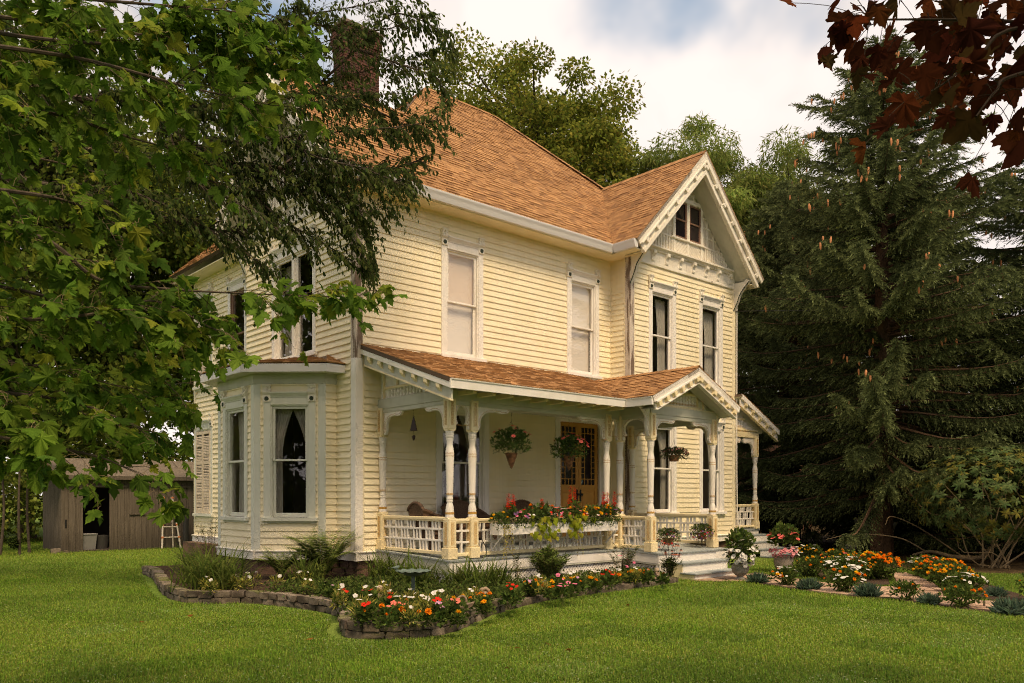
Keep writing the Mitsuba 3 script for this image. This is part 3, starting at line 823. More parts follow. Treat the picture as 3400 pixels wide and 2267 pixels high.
def carved_gable(frame, w, d, half, ze, slope, seed, window=True):
    """Cornice with corbels over a frieze, slatted band, batten grid and a pair of small sashes below stepped barge boards."""
    P = K(H + '__gable')
    uc = w / 2
    zt = ze + slope * half
    tri = lambda z: (max(0.0, uc - (zt - 0.3 - z) / slope), min(w, uc + (zt - 0.3 - z) / slope))
    put(P + '__panel', MB().prism([(0, 7.6), (w, 7.6), (w, 7.75), (w + .3, 8.0), (uc, zt - 0.12), (-.3, 8.0), (0, 7.75)], -0.1, 0.005, UDZ), 'old_panel', frame)
    put(P + '__frieze', MB().bevel(0.0, w, 0, 0.03, 7.68, 8.06), 'old_trim', frame)
    put(P + '__moulding', MB().bevel(-0.02, w + .02, 0.0, 0.05, 7.66, 7.72), 'old_trim', frame)
    cor = [(0, 0), (0.07, 0), (0.08, 0.03), (0.12, 0.06), (0.155, 0.07), (0.155, 0.115), (0.04, 0.15), (0, 0.15)]
    put(P + '__cornice', MB().prism(cor, 0.0, w, lambda p, q, t: np.stack([t, p, q + 8.05], -1)), 'old_trim', frame)
    n = 8
    for i in range(n):
        u = 0.28 + (w - 0.56) * i / (n - 1)
        pr = [(0.02, 0), (0.05, 0.0), (0.06, 0.03), (0.05, 0.08), (0.06, 0.13), (0.10, 0.17), (0.125, 0.19), (0.125, 0.27), (0.02, 0.27)]
        put(P + '__corbel', MB().prism(pr, u - 0.055, u + 0.055, lambda p, q, t: np.stack([t, p, q + 7.78], -1)), 'old_trim', frame)
    zb, zm = 8.20, 8.60
    wa, wb, wz0, wz1 = uc - 0.50, uc + 0.64, 8.62, 9.58
    put(P + '__rail', MB().bevel(tri(zm)[0] + .05, tri(zm)[1] - .05, 0, 0.035, zm - .045, zm + .0), 'old_trim', frame)
    u = tri(zb)[0] + 0.12
    while u < tri(zb)[1] - 0.12:
        if not (wa - 0.05 < u < wb + 0.05):
            z1 = min(zm - 0.05, zt - 0.45 - slope * abs(u - uc))
            if z1 - zb > 0.05:
                put(P + '__slat', MB().bevel(u - 0.03, u + 0.03, 0, 0.03, zb, z1, .004), 'old_trim', frame)
        u += 0.115
    for k, (a, b) in enumerate(((wa, (wa + wb) / 2 - .04), ((wa + wb) / 2 + .04, wb))):
        bx = sbox(a, zb, b, zm - .05)
        for i in range(-6, 9):
            x = a + i * 0.115
            ln = LineString([(x, zb), (x + 0.4, zm)] if k == 0 else [(x + 0.4, zb), (x, zm)]).buffer(0.027, cap_style=2).intersection(bx)
            if ln.area > 0.002:
                put(P + '__slat', MB().prism(ln, 0, 0.028, UDZ), 'old_trim', frame)
    for u in (wa - .04, (wa + wb) / 2, wb + .04):
        put(P + '__stile', MB().bevel(u - 0.04, u + 0.04, 0, 0.04, zb, zm), 'old_trim', frame)
    # batten grid
    for i in range(-9, 10):
        u = uc + 0.07 + i * 0.30
        z1 = zt - 0.42 - slope * abs(u - uc)
        segs = [(zm, z1)] if not (wa - .12 < u < wb + .12) else [(wz1 + 0.14, z1)]
        for a, b in segs:
            if b - a > 0.06:
                put(P + '__batten', MB().bevel(u - 0.022, u + 0.022, 0, 0.022, a, b, .004), 'old_trim', frame)
    for z in (8.86, 9.12, 9.38, 9.86, 10.1):
        a, b = tri(z)[0] + .1, tri(z)[1] - .1
        for s0, s1 in (((a, wa - .12), (wb + .12, b)) if z < wz1 + .1 else ((a, b),)):
            if s1 - s0 > 0.08:
                put(P + '__batten', MB().bevel(s0, s1, 0, 0.018, z - 0.018, z + 0.018, .004), 'old_trim', frame)
    if window:
        Q = K(H + '__window')
        m = (wa + wb) / 2
        for a, b in ((wa - .11, wa), (m - .06, m + .06), (wb, wb + .11)):
            put(Q + '__casing', MB().bevel(a, b, 0, 0.05, wz0 - .02, wz1 + .02), 'old_trim', frame)
        put(Q + '__header', MB().bevel(wa - .12, wb + .12, 0, 0.06, wz1 + .02, wz1 + .14), 'old_trim', frame)
        put(Q + '__sill', MB().bevel(wa - .2, wb + .2, 0, 0.08, wz0 - .07, wz0 - .02), 'old_trim', frame)
        for a, b in ((wa, m - .06), (m + .06, wb)):
            zr = (wz0 + wz1) / 2
            for y0, y1, dd in ((zr - .02, wz1, 0.018), (wz0, zr + .02, 0.008)):
                s = MB().box(a, a + .035, dd, dd + .022, y0, y1).box(b - .06, b, dd, dd + .022, y0, y1).box(a + .035, b - .06, dd, dd + .022, y1 - .035, y1).box(a + .035, b - .06, dd, dd + .022, y0, y0 + .04)
                put(Q + '__sash', s, 'sash_brown', frame)
            put(Q + '__pane', MB().box(a + .03, b - .05, 0.007, 0.012, wz0 + .03, wz1 - .03), 'dark_glass', frame)
    rake(P, frame, uc, half, ze, slope, d, 'old_trim')
    # curved foot brackets with a dark green edge
    for u in (0.02, w - 0.02):
        th = np.linspace(0, 1, 15)
        xs = 0.03 + 0.52 * th ** 1.5 + 0.06 * np.sin(th * np.pi * 2)
        zs = 7.05 + 0.78 * th + 0.05 * np.sin(th * np.pi * 2)
        o = list(zip(xs, zs)) + list(zip((xs - 0.11)[::-1].clip(0.0), (zs + 0.05)[::-1]))
        put(P + '__console', MB().prism(Polygon(o).buffer(0.008), u - 0.05, u + 0.05, lambda p, q, t: np.stack([t, p, q], -1)), 'old_trim', frame)
        put(P + '__console_edge', MB().tube(np.stack([u - 0.054 + 0 * xs, xs + .005, zs - .01], -1), 0.014, 5), 'dark_green', frame)
        sp = Polygon([(0.0, 7.35), (0.1, 7.4), (0.3, 7.62), (0.42, 7.83), (0.0, 7.83)])
        put(P + '__console', MB().prism(sp, u - 0.03, u + 0.03, lambda p, q, t: np.stack([t, p, q], -1)), 'old_trim', frame)
    return P


carved_gable(WF, 4.64, 0.66, 2.82, EZ, 1.018, 1)
carved_gable(LF, 4.96, 0.66, 2.98, EZ, 1.0, 2)

# chimney: each brick its own piece, corbelled top
CH = H + '__chimney'
cx0, cx1, cy0, cy1 = 2.35, 3.40, 4.45, 5.0
put(CH + '__core', MB().box(cx0 + .02, cx1 - .02, cy0 + .02, cy1 - .02, 9.5, 13.8), 'chimney_mortar')
NB = [0]
bfield = MB()
z, row = 10.6, 0
while z < 13.75:
    o = 0.0 if z < 13.2 else (0.03 if z < 13.35 else (0.06 if z < 13.62 else 0.03))
    for fr, w in ((Frame((cx0 - o, cy0 - o), (1, 0)), cx1 - cx0 + 2 * o), (Frame((cx0 - o, cy1 + o), (0, -1)), cy1 - cy0 + 2 * o), (Frame((cx1 + o, cy0 - o), (0, 1)), cy1 - cy0 + 2 * o), (Frame((cx1 + o, cy1 + o), (-1, 0)), cx1 - cx0 + 2 * o)):
        u = -0.1 * (row % 2)
        while u < w:
            a, b = max(u, 0), min(u + 0.20, w)
            if b - a > 0.02:
                mb = MB().bevel(a + .004, b - .004, -0.09, 0.004 * RNG.random(), z + .004, z + 0.064, .006)
                if z > 12.4 and fr.m[1, 0] != 1 and fr.m[0, 0] != -1:
                    put(CH + '__brick', mb, 'chimney_brick', fr)
                else:
                    v, f = mb.mesh()
                    bfield.add(v @ fr.m[:3, :3].T + fr.m[:3, 3], f)
            u += 0.21
    z += 0.07
    row += 1
tag(put(CH + '__bricks', bfield, 'chimney_brick'), kind='stuff')
put(CH + '__cap', MB().bevel(cx0 - .09, cx1 + .09, cy0 - .09, cy1 + .09, 13.78, 13.88, .015), 'chimney_mortar')

# ------------------------------------------------------------------ front porch
PO = H + '__porch'
FZ = lambda y: 0.66 + 0.034 * y if y > -2.45 else 0.5767 + 0.045 * (y + 2.45)


def turned_post(key, x, y, zf, full=True, faces=((0, -1), (-1, 0), (1, 0)), ztop=3.46):
    k0 = zf
    put(key + '__plinth', MB().bevel(x - .105, x + .105, y - .105, y + .105, k0, k0 + 0.20, .008), 'cream_paint')
    nw = MB().bevel(x - .088, x + .088, y - .088, y + .088, k0 + 0.20, k0 + 0.70, .012)
    for q in ((1, 0), (0, 1)):
        th = np.linspace(0, np.pi, 9)
        arc = Polygon([(0.088 * math.cos(t), 0.05 * math.sin(t) + k0 + 0.70) for t in th])
        nw.prism(arc, -0.084, 0.084, (lambda p, q_, t: np.stack([p + x, t + y, q_], -1)) if q == (1, 0) else (lambda p, q_, t: np.stack([t + x, p + y, q_], -1)))
    put(key + '__newel', nw, 'cream_paint')
    z0, z1 = k0 + 0.745, 2.885
    g = z1 - z0
    pr = [(0.0, z0), (.078, z0), (.082, z0 + .02), (.078, z0 + .035), (.075, z0 + .045), (.079, z0 + .055), (.079, z0 + .10), (.072, z0 + .115), (.076, z0 + .15), (.066, z0 + .20), (.052, z0 + .26), (.050, z0 + .28),
          (.060, z0 + .285), (.061, z0 + .305), (.052, z0 + .315), (.060, z0 + .325), (.061, z0 + .345), (.054, z0 + .36), (.054, z0 + .40), (.062, z0 + .41), (.062, z0 + .44),
          (.060, z0 + .46), (.064, z0 + .6), (.072, z1 - .62), (.078, z1 - .52), (.079, z1 - .40), (.077, z1 - .375), (.070, z1 - .32), (.058, z1 - .275), (.055, z1 - .23), (.062, z1 - .17), (.071, z1 - .14),
          (.060, z1 - .125), (.074, z1 - .115), (.078, z1 - .095), (.066, z1 - .08), (.078, z1 - .07), (.079, z1 - .05), (.066, z1 - .035), (.078, z1 - .025), (.078, z1), (0, z1)]
    put(key + '__shaft', MB().lathe(pr, 20, (x, y, 0)), 'post_white', smooth=40)
    gold = MB()
    for r, z in ((.0805, z0 + .07), (.0625, z0 + .415), (.0625, z0 + .435), (.0795, z1 - .40), (.0790, z1 - .45)):
        gold.lathe([(r, z - .006), (r + .001, z), (r, z + .006)], 20, (x, y, 0))
    gold.lathe([(.0798, z0 + .058), (.0805, z0 + .078), (.0798, z0 + .098)], 20, (x, y, 0))
    cp = MB().bevel(x - .085, x + .085, y - .085, y + .085, 2.92, ztop, .008)
    th = np.linspace(np.pi, 2 * np.pi, 9)
    arc = Polygon([(0.085 * math.cos(t), 0.045 * math.sin(t) + 2.925) for t in th])
    cp.prism(arc, -0.08, 0.08, lambda p, q_, t: np.stack([p + x, t + y, q_], -1)).prism(arc, -0.08, 0.08, lambda p, q_, t: np.stack([t + x, p + y, q_], -1))
    put(key + '__capital', cp, 'cream_paint')
    for dx, dy in faces:
        for s in (-.026, 0, .026):
            for za, zb, off in ((k0 + .25, k0 + .66, .089), (2.99, min(ztop, 3.42), .086)):
                w = .0055
                if dy:
                    gold.box(x + s - w, x + s + w, y + dy * off, y + dy * (off + .002), za, zb)
                else:
                    gold.box(x + dx * off, x + dx * (off + .002), y + s - w, y + s + w, za, zb)
    put(key + '__gold_line', gold, 'gold_paint')


def arch_outline(L, s=1.0):
    """Spandrel bracket: from the post's face out along the beam; (u, z) with u = 0 at the post."""
    th = np.linspace(0, 1, 12)
    a = [(0, 2.93), (.05, 2.93), (.055, 2.96), (.075, 2.97), (.075, 3.0), (.09, 3.01), (.08, 3.04)]
    a += [(.08 + (L * .42 - .08) * (1 - math.cos(t * np.pi / 2)), 3.06 + .22 * math.sin(t * np.pi / 2)) for t in th]
    a += [(L * .60, 3.29), (L * .78, 3.27), (L * .92, 3.29), (L * .985, 3.335), (L, 3.38), (L * .965, 3.41), (L * .90, 3.40), (L * .88, 3.46), (0, 3.46)]
    return Polygon(a).buffer(0)


def spandrel(frame, u, sgn, L, d0=-0.03, d1=0.03):
    o = arch_outline(L)
    put(PO + '__spandrel', MB().prism(o, d0, d1, lambda p, q, t: np.stack([u + sgn * p, t, q], -1)), 'post_white', frame)
    # the painted scroll line that follows its edge
    pts = np.array(o.buffer(-0.028).exterior.coords) if o.buffer(-0.028).geom_type == 'Polygon' else None
    if pts is not None:
        P3 = np.stack([u + sgn * pts[:, 0], 0 * pts[:, 0] + d1 + .001, pts[:, 1]], -1)
        put(PO + '__scroll_line', MB().tube(P3, 0.0045, 4, False), 'gold_paint', frame)


def keyhole(frame, u0, u1, d0=-.03, d1=.03):
    m, w = (u0 + u1) / 2, (u1 - u0)
    pl = sbox(u0, 2.93, u1, 3.46)
    th = np.linspace(0, 2 * np.pi, 40)
    r = w / 2 - .045
    ho = Polygon([(m + r * math.cos(t), 3.16 + .20 * math.sin(t)) for t in th]).union(sbox(m - r * .62, 2.9, m + r * .62, 3.1)).union(Polygon([(m - w, 2.9), (m + w, 2.9), (m + r * .75, 3.03), (m - r * .75, 3.03)]).intersection(sbox(u0 + .03, 2.8, u1 - .03, 3.03)))
    put(PO + '__spandrel', MB().prism(pl.difference(ho), d0, d1, UDZ), 'post_white', frame)
    pts = np.array(ho.buffer(.018).intersection(sbox(u0, 3.0, u1, 3.46)).exterior.coords)
    put(PO + '__scroll_line', MB().tube(np.stack([pts[:, 0], 0 * pts[:, 0] + d1 + .001, pts[:, 1]], -1), 0.0045, 4, False), 'gold_paint', frame)


def railing(frame, u0, u1, zf, cell=0.20):
    """A rail panel of square bars: two long mid rails, full-height bars and short bars staggered between them."""
    key = K(PO + '__railing')
    L = u1 - u0
    z = [zf + .10, zf + .295, zf + .50, zf + .665]
    put(key + '__top_rail', MB().bevel(u0, u1, -.045, .045, zf + .665, zf + .725, .012).bevel(u0, u1, -.03, .03, zf + .64, zf + .665, .005), 'cream_paint', frame)
    put(key + '__bottom_rail', MB().bevel(u0, u1, -.035, .035, zf + .04, zf + .105, .01), 'cream_paint', frame)
    for q in z[1:3]:
        put(key + '__mid_rail', MB().bevel(u0, u1, -.024, .024, q - .019, q + .019, .004), 'post_white', frame)
    n = max(2, round(L / cell))
    for i in range(1, n):
        u = u0 + L * i / n
        put(key + '__baluster', MB().bevel(u - .02, u + .02, -.022, .022, z[0], z[3], .004), 'post_white', frame)
    for i in range(n):
        u = u0 + L * (i + .5) / n
        for r in ((0, 2) if i % 2 == 0 else (1,)) if L > .6 else ():
            put(key + '__baluster', MB().bevel(u - .018, u + .018, -.02, .02, z[r], z[r + 1], .004), 'post_white', frame)


def spindle_panel(frame, u0, u1, z0, z1, n):
    key = K(PO + '__spindle_panel')
    put(key + '__rail', MB().bevel(u0 - .1, u1 + .1, -.03, .04, z0 - .055, z0), 'cream_paint', frame)
    put(key + '__rail', MB().bevel(u0 - .1, u1 + .1, -.03, .04, z1, z1 + .045), 'cream_paint', frame)
    h = z1 - z0
    pr = [(.03, 0), (.034, .03), (.026, .06), (.034, .09), (.036, .30), (.026, .42), (.020, .5), (.032, .62), (.034, .75), (.024, .86), (.033, .9), (.033, 1.0)]
    for i in range(n):
        u = u0 + (u1 - u0) * (i + .5) / n
        s = MB().lathe([(r, z0 + t * h) for r, t in pr], 10, (u, 0, 0))
        put(key + '__spindle', s, 'post_white', frame, smooth=40)
        put(key + '__gold_line', MB().lathe([(.0365, z0 + h * .20), (.037, z0 + h * .22), (.0365, z0 + h * .24)], 10, (u, 0, 0)).lathe([(.0362, z0 + h * .12), (.0367, z0 + h * .14), (.0362, z0 + h * .16)], 10, (u, 0, 0)), 'gold_paint', frame)


POSTS = {'c0': (0.55, -0.10), 'c1': (0.56, -2.26), 'c2': (1.08, -2.26), 'c3': (4.78, -2.26), 'c4': (5.22, -2.26), 'c5': (5.22, -3.10), 'c6': (7.45, -3.10), 'c7': (7.45, -0.75)}
for n, (x, y) in POSTS.items():
    turned_post(K(PO + '__post'), x, y, FZ(y) + .004)
# floor of separate boards, edge nosing, white skirt, lattice
for i in range(48):
    x = 0.44 + i * 0.0985
    put(PO + '__floor_board', MB().add([[xx, y, FZ(y) + dz] for xx in (x, x + .095) for y, dz in ((-2.42, 0), (0, 0), (-2.42, -.03), (0, -.03))], [[0, 1, 5, 4], [2, 3, 7, 6], [0, 4, 6, 2], [0, 2, 3, 1], [4, 5, 7, 6]]), 'deck_paint')
for i in range(25):
    x = 5.168 + i * 0.0985
    put(PO + '__floor_board', MB().add([[xx, y, FZ(y) + dz] for xx in (x, x + .095) for y, dz in ((-3.36, 0), (-2.45, 0), (-.64 if x > 7.5 else 0, 0), (-3.36, -.03))],
        [[0, 1, 5, 4], [1, 2, 6, 5], [0, 4, 7, 3]]), 'deck_paint')


def skirt(a, b, za, zb, mat='white_trim', lattice=True):
    a, b = np.asarray(a, float), np.asarray(b, float)
    L = np.linalg.norm(b - a)
    fr = Frame(a, b - a)
    sl = (zb - za) / L
    def strip(o0, o1, d0, d1, m, nm):
        put(PO + nm, MB().add([[u, d, za + sl * u + o] for u in (0, L) for d in (d0, d1) for o in (o0, o1)], BOXF), m, fr)
    strip(-.03, 0.0, -.02, .02, 'deck_paint', '__nosing')
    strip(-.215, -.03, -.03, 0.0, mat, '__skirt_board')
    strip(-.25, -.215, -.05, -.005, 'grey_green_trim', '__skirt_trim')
    if lattice:
        bx = sbox(0, -.02, L, za - .25 + min(0, sl * L))
        w, pitch = .0175, .085
        for k, sg in enumerate((1, -1)):
            mb = MB()
            for i in range(int(-1.0 / pitch), int((L + 1.0) / pitch)):
                x = i * pitch
                s = LineString([(x, -.1), (x + sg * .75, .65)]).buffer(w, cap_style=2).intersection(bx)
                if s.area > 1e-4:
                    mb.prism(s, -.06 - .012 * k, -.05 - .012 * k, UDZ)
            tag(put(PO + '__lattice', mb, 'white_trim', fr), kind='stuff')
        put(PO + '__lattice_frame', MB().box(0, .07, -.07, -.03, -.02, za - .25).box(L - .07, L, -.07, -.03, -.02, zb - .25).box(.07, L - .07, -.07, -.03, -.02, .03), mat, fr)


skirt((0.43, 0.0), (0.43, -2.42), FZ(0), FZ(-2.42), 'grey_green_trim')  # same white boards, but grey-green here: this side's shade is in the colour
skirt((0.43, -2.42), (5.13, -2.42), FZ(-2.42), FZ(-2.42))
skirt((5.13, -2.42), (5.13, -3.38), FZ(-2.42), FZ(-3.38))
skirt((5.13, -3.38), (5.56, -3.38), FZ(-3.38), FZ(-3.38))
skirt((7.12, -3.38), (7.66, -3.38), FZ(-3.38), FZ(-3.38))
skirt((7.66, -3.38), (7.66, -0.64), FZ(-3.38), FZ(-0.7))
put(PO + '__crawl_shade_sheet', MB().box(0.55, 7.5, -2.2, -2.19, -.1, .4), 'room_dark')  # dark sheet behind the lattice, standing in for the shade under the porch
# entry steps
SX0, SX1 = 5.52, 7.14
for i, (yy, zt, zb) in enumerate(((-3.36, FZ(-3.36), 0.33), (-3.66, 0.335, 0.135), (-3.96, 0.135, -0.05))):
    put(PO + '__riser', MB().bevel(SX0 + .02, SX1 - .02, yy - .03, yy - .005, zb - .02, zt - .03), 'white_trim')
    put(PO + '__tread', MB().bevel(SX0 - (.02 if i else 0), SX1 + .02, yy - .07, yy + (.32 if i else .02), zt - .035, zt), 'deck_paint')
put(PO + '__stringer', MB().prism([(-3.34, -.05), (-3.34, .5), (-3.36, .5), (-3.36, .30), (-3.68, .30), (-3.68, .10), (-3.97, .10), (-3.97, -.05)], SX0, SX0 + .03, lambda p, q, t: np.stack([t, p, q], -1)), 'cream_paint')
put(PO + '__stringer', MB().prism([(-3.34, -.05), (-3.34, .5), (-3.36, .5), (-3.36, .30), (-3.68, .30), (-3.68, .10), (-3.97, .10), (-3.97, -.05)], SX1 - .03, SX1, lambda p, q, t: np.stack([t, p, q], -1)), 'cream_paint')

# railings between posts
rw = .088
PF = Frame((0, -2.26), (1, 0))
PL = Frame((0.55, 0), (0, -1))
railing(PL, .10 + rw, 2.26 - rw, FZ(-1.3), .20)
railing(PF, .56 + rw, 1.08 - rw, FZ(-2.26), .17)
railing(PF, 1.08 + rw, 4.78 - rw, FZ(-2.26), .185)
railing(PF, 4.78 + rw, 5.22 - rw, FZ(-2.26), .14)
railing(Frame((5.22, 0), (0, -1)), 2.26 + rw, 3.10 - rw, FZ(-2.6), .165)
railing(Frame((7.45, 0), (0, -1)), .75 + rw, 3.10 - rw, FZ(-2.2), .20)
# beams, spandrels, ceiling
EF = Frame((0, -3.10), (1, 0))
ER = Frame((7.45, 0), (0, -1))
EL = Frame((5.22, 0), (0, -1))
bm = lambda fr, a, b: put(PO + '__beam', MB().bevel(a, b, -.06, .06, 3.44, 3.62).bevel(a, b, -.045, .045, 3.36, 3.44), 'grey_green_trim', fr)
bm(PL, 0, 2.30); bm(PF, .5, 5.28); bm(EF, 5.16, 7.52); bm(ER, .64, 3.10); bm(EL, 2.26, 3.10)
put(PO + '__ceiling', MB().box(.5, 7.45, -2.3, -.02, 3.62, 3.64).box(5.2, 7.5, -3.15, -2.3, 3.62, 3.64), 'grey_green_trim')
spandrel(PL, .10 + rw, 1, .62); spandrel(PL, 2.26 - rw, -1, .62)
keyhole(PF, .56 + rw, 1.08 - rw)
spandrel(PF, 1.08 + rw, 1, .82); spandrel(PF, 4.78 - rw, -1, .82)
keyhole(PF, 4.78 + rw, 5.22 - rw)
keyhole(EL, 2.26 + rw, 3.10 - rw)
spandrel(EF, 5.22 + rw, 1, .72); spandrel(EF, 7.45 - rw, -1, .72)
spandrel(ER, 3.10 - rw, -1, .62); spandrel(ER, .75 + rw, 1, .62)
# eave brackets that spring outwards from the entry posts
for fr, u in ((EF, 5.22), (EF, 7.45)):
    for s in (-1, 1):
        if (s < 0) == (u < 6):
            th = np.linspace(0, 1, 14)
            xs = rw - .02 + .30 * th ** 2 + .05 * np.sin(th * 2 * np.pi)
            zs = 2.98 + .62 * th
            o = Polygon(list(zip(xs + .02, zs)) + [(rw + .34, 3.66), (rw - .02, 3.66)]).buffer(.004)
            put(PO + '__eave_bracket', MB().prism(o, -.035, .035, lambda p, q, t: np.stack([u + s * p, t, q], -1)), 'post_white', fr)
            put(PO + '__scroll_line', MB().tube(np.stack([u + s * (xs - .005), 0 * xs + .037, zs + .02], -1), .0045, 4), 'gold_paint', fr)
# small blocks under the eaves
def block(key, fr, u, d0, d1, z, w=.045, h=.075):
    put(key, MB().prism([(d0, z), (d1, z), (d1, z - h * .35), (d1 - .03, z - h), (d0, z - h)], u - w, u + w, lambda p, q, t: np.stack([t, p, q], -1)), 'cream_paint', fr)
for i in range(10):
    block(PO + '__eave_block', PF, .75 + i * .445, .06, .50, 3.605 - .0)
    put(PO + '__eave_block_gold', MB().box(.75 + i * .445 - .032, .75 + i * .445 + .032, .496, .503, 3.56, 3.60), 'gold_paint', PF)
put(PO + '__eave_soffit', MB().add([[.1, -2.86, pz1 - .085], [ex0 + .1, -2.86, pz1 - .085], [ex0 + .1, -2.2, pz1 + .13], [.1, -2.2, pz1 + .13]], [[0, 1, 2, 3]]), 'grey_green_trim')
# left end of the porch: barge board with blocks, panelled gable end with spindles
fr = Frame((0.10, 0), (0, -1))
Lr = -py1
zr_ = lambda u, o: pz0 - ps * u - o
def sloped(o0, o1, d0, d1, mat, u0=0.02, u1=Lr + .02, name='__rake_board'):
    put(PR + name, MB().add([[u, d, zr_(u, o)] for u in (u0, u1) for d in (d0, d1) for o in (o0, o1)], BOXF), mat, fr)
sloped(-.005, .15, -.03, .015, 'white_trim')
sloped(.15, .36, -.09, -.05, 'grey_green_trim', .06, Lr - .05)
sloped(.345, .375, -.095, -.03, 'cream_paint', .06, Lr - .05)
for i in range(7):
    u = .30 + i * .37
    put(PR + '__modillion', MB().add([[uu, d, zr_(uu, o)] for uu in (u - .05, u + .05) for d in (-.05, .01) for o in (.155, .29 if d < 0 else .22)], BOXF), 'cream_paint', fr)
    put(PR + '__modillion_gold', MB().add([[uu, d, zr_(uu, o)] for uu in (u - .055, u - .05) for d in (-.045, .005) for o in (.16, .24)], BOXF), 'gold_paint', fr)
eg = K(PO + '__gable_end')
zpr = lambda u: pz0 - ps * u - .06
put(eg + '__panel', MB().add([[u, d, z] for d in (-.03, -.01) for u, z in ((.0, 3.5), (2.3, 3.5), (2.3, zpr(2.3)), (0, zpr(0)))], [[0, 1, 2, 3], [4, 5, 6, 7]]), 'white_trim', PL)
spindle_panel(PL, .30, 1.45, 3.56, 3.82, 11)
for u in (.16, .62, 1.06, 1.58, 1.9):
    put(eg + '__batten', MB().box(u - .025, u + .025, -.01, .02, 3.56 if u in (.16, 1.58, 1.9) else 3.87, zpr(u) - .02), 'cream_paint', PL)
# entry gable: boards, spindles, house numbers
half = (ex1 - ex0) / 2
sl = (EPZ - pz1) / half
eg = K(PO + '__gable_end')
zf_ = lambda u: EPZ - sl * abs(u - exc) - .10
put(eg + '__panel', MB().add([[u, d, z] for d in (-.04, -.02) for u, z in ((5.16, 3.62), (7.5, 3.62), (7.5, zf_(7.5)), (exc, zf_(exc)), (5.16, zf_(5.16)))], [[0, 1, 2], [0, 2, 3], [0, 3, 4], [5, 6, 7], [5, 7, 8], [5, 8, 9]]), 'white_trim', EF)
spindle_panel(EF, exc - .60, exc + .60, 3.68, 3.93, 11)
put(PO + '__beam', MB().bevel(5.2, 7.47, -.05, .055, 3.60, 3.635), 'cream_paint', EF)
for u in (-.85, -.62, -.38, -.12, .14, .40, .63, .86):
    z0 = 3.975 if abs(u) < .6 else 3.64
    put(eg + '__batten', MB().box(exc + u - .02, exc + u + .02, -.02, .015, z0, zf_(exc + u)), 'cream_paint', EF)
solid('number_black', (0.02, 0.018, 0.016), 0.4)
for ch, u in (('6', -.30), ('8', -.03)):
    tm = meshkit.text_mesh(ch, 0.13, 0.006, bold=True)
    v = np.array(tm.vertices)
    v = np.stack([exc + u + v[:, 0] * .8, v[:, 2] - .018, v[:, 1] + 4.005], -1)
    tag(put(eg + '__house_number', (v, np.array(tm.faces)), 'number_black', EF), 'black house number ' + ch)
rake(PO, Frame((0, -3.12), (1, 0)), exc, half, pz1, sl, .48, 'post_white', (.11, .13), 6, .05, 'cream_paint')

# the little side porch at the right-hand wall, with its own steps
SP = H + '__side_porch'
y0 = -0.60
SPF = Frame((12.14, y0), (1, 0))
PO_, PO = PO, SP
sd = [(12.14, y0 - .32, 4.62), (14.10, y0 - .32, 3.72), (14.10, 3.0, 3.72), (12.14, 3.0, 4.62)]
shingled(SP, sd, (0, 1, 0), .125, 50); deck(SP, sd)
ss = .90 / 1.96
for o0, o1, d0, d1, m in ((-.01, .13, .28, .33, 'white_trim'), (.13, .32, .22, .26, 'post_white'), (.31, .34, .2, .29, 'cream_paint')):
    put(SP + '__rake_board', MB().add([[u, d, 4.62 - ss * u - o] for u in (0.0, 2.0) for d in (d0, d1) for o in (o0, o1)], BOXF), m, SPF)
for i in range(5):
    u = .22 + i * .38
    put(SP + '__modillion', MB().add([[uu, d, 4.62 - ss * uu - o] for uu in (u - .05, u + .05) for d in (.26, .33) for o in (.135, .26 if d < .3 else .2)], BOXF), 'cream_paint', SPF)
turned_post(SP + '__post', 13.32, y0, .76, ztop=3.5)
turned_post(SP + '__post_001', 13.32, 2.7, .76, ztop=3.5)
put(SP + '__beam', MB().bevel(0, 1.3, -.06, .06, 3.44, 3.60).bevel(0, 1.3, -.05, .05, 3.64, 3.68), 'cream_paint', SPF)
put(SP + '__gable_end', MB().add([[0, -.02, 3.6], [1.6, -.02, 3.6], [1.6, -.02, 3.8], [0, -.02, 4.5]], [[0, 1, 2, 3]]), 'white_trim', SPF)
spindle_panel(SPF, .08, .5, 3.72, 3.95, 4)
spandrel(SPF, 1.18 - rw, -1, .62); spandrel(SPF, .02, 1, .34)
railing(SPF, .03, 1.18 - rw, .76, .19)
put(SP + '__floor', MB().bevel(12.16, 13.50, y0 - .06, 3.0, .70, .755), 'deck_paint')
put(SP + '__skirt_board', MB().box(12.16, 13.47, y0 - .03, 2.9, .1, .70), 'post_white')
for i in range(4):
    yy, zt = y0 - .05 - .26 * i, .60 - .19 * i
    put(SP + '__tread', MB().bevel(12.2, 13.52 + .12 * i, yy - .31, yy, zt - .035, zt), 'deck_paint')
    put(SP + '__riser', MB().bevel(12.22, 13.50 + .12 * i, yy - .29, yy - .26, zt - .22, zt - .035), 'post_white')
PO = PO_

# ------------------------------------------------------------------ ground
def lawn_fn(p, n, uv):
    a = fbm(p.x * 0.35, p.y * 0.35, 0.0, 3)
    b = fbm(p.x * 1.7 + 9, p.y * 1.7, 0.0, 3)
    c = noise(p.x * 60, p.y * 60)
    col = mix(mi.Color3f(0.07, 0.115, 0.018), mi.Color3f(0.11, 0.155, 0.03), smoothstep(0.3, 0.7, 0.6 * a + 0.4 * b))
    return col * (0.7 + 0.6 * c)
solid('lawn_turf', proc(lawn_fn), 0.95, 0.1)
put('lawn', MB().add([[-400, -60, -.012], [400, -60, -.012], [400, 500, -.012], [-400, 500, -.012]], [[0, 1, 2, 3]]), 'lawn_turf')
labels['lawn'] = {'kind': 'structure'}

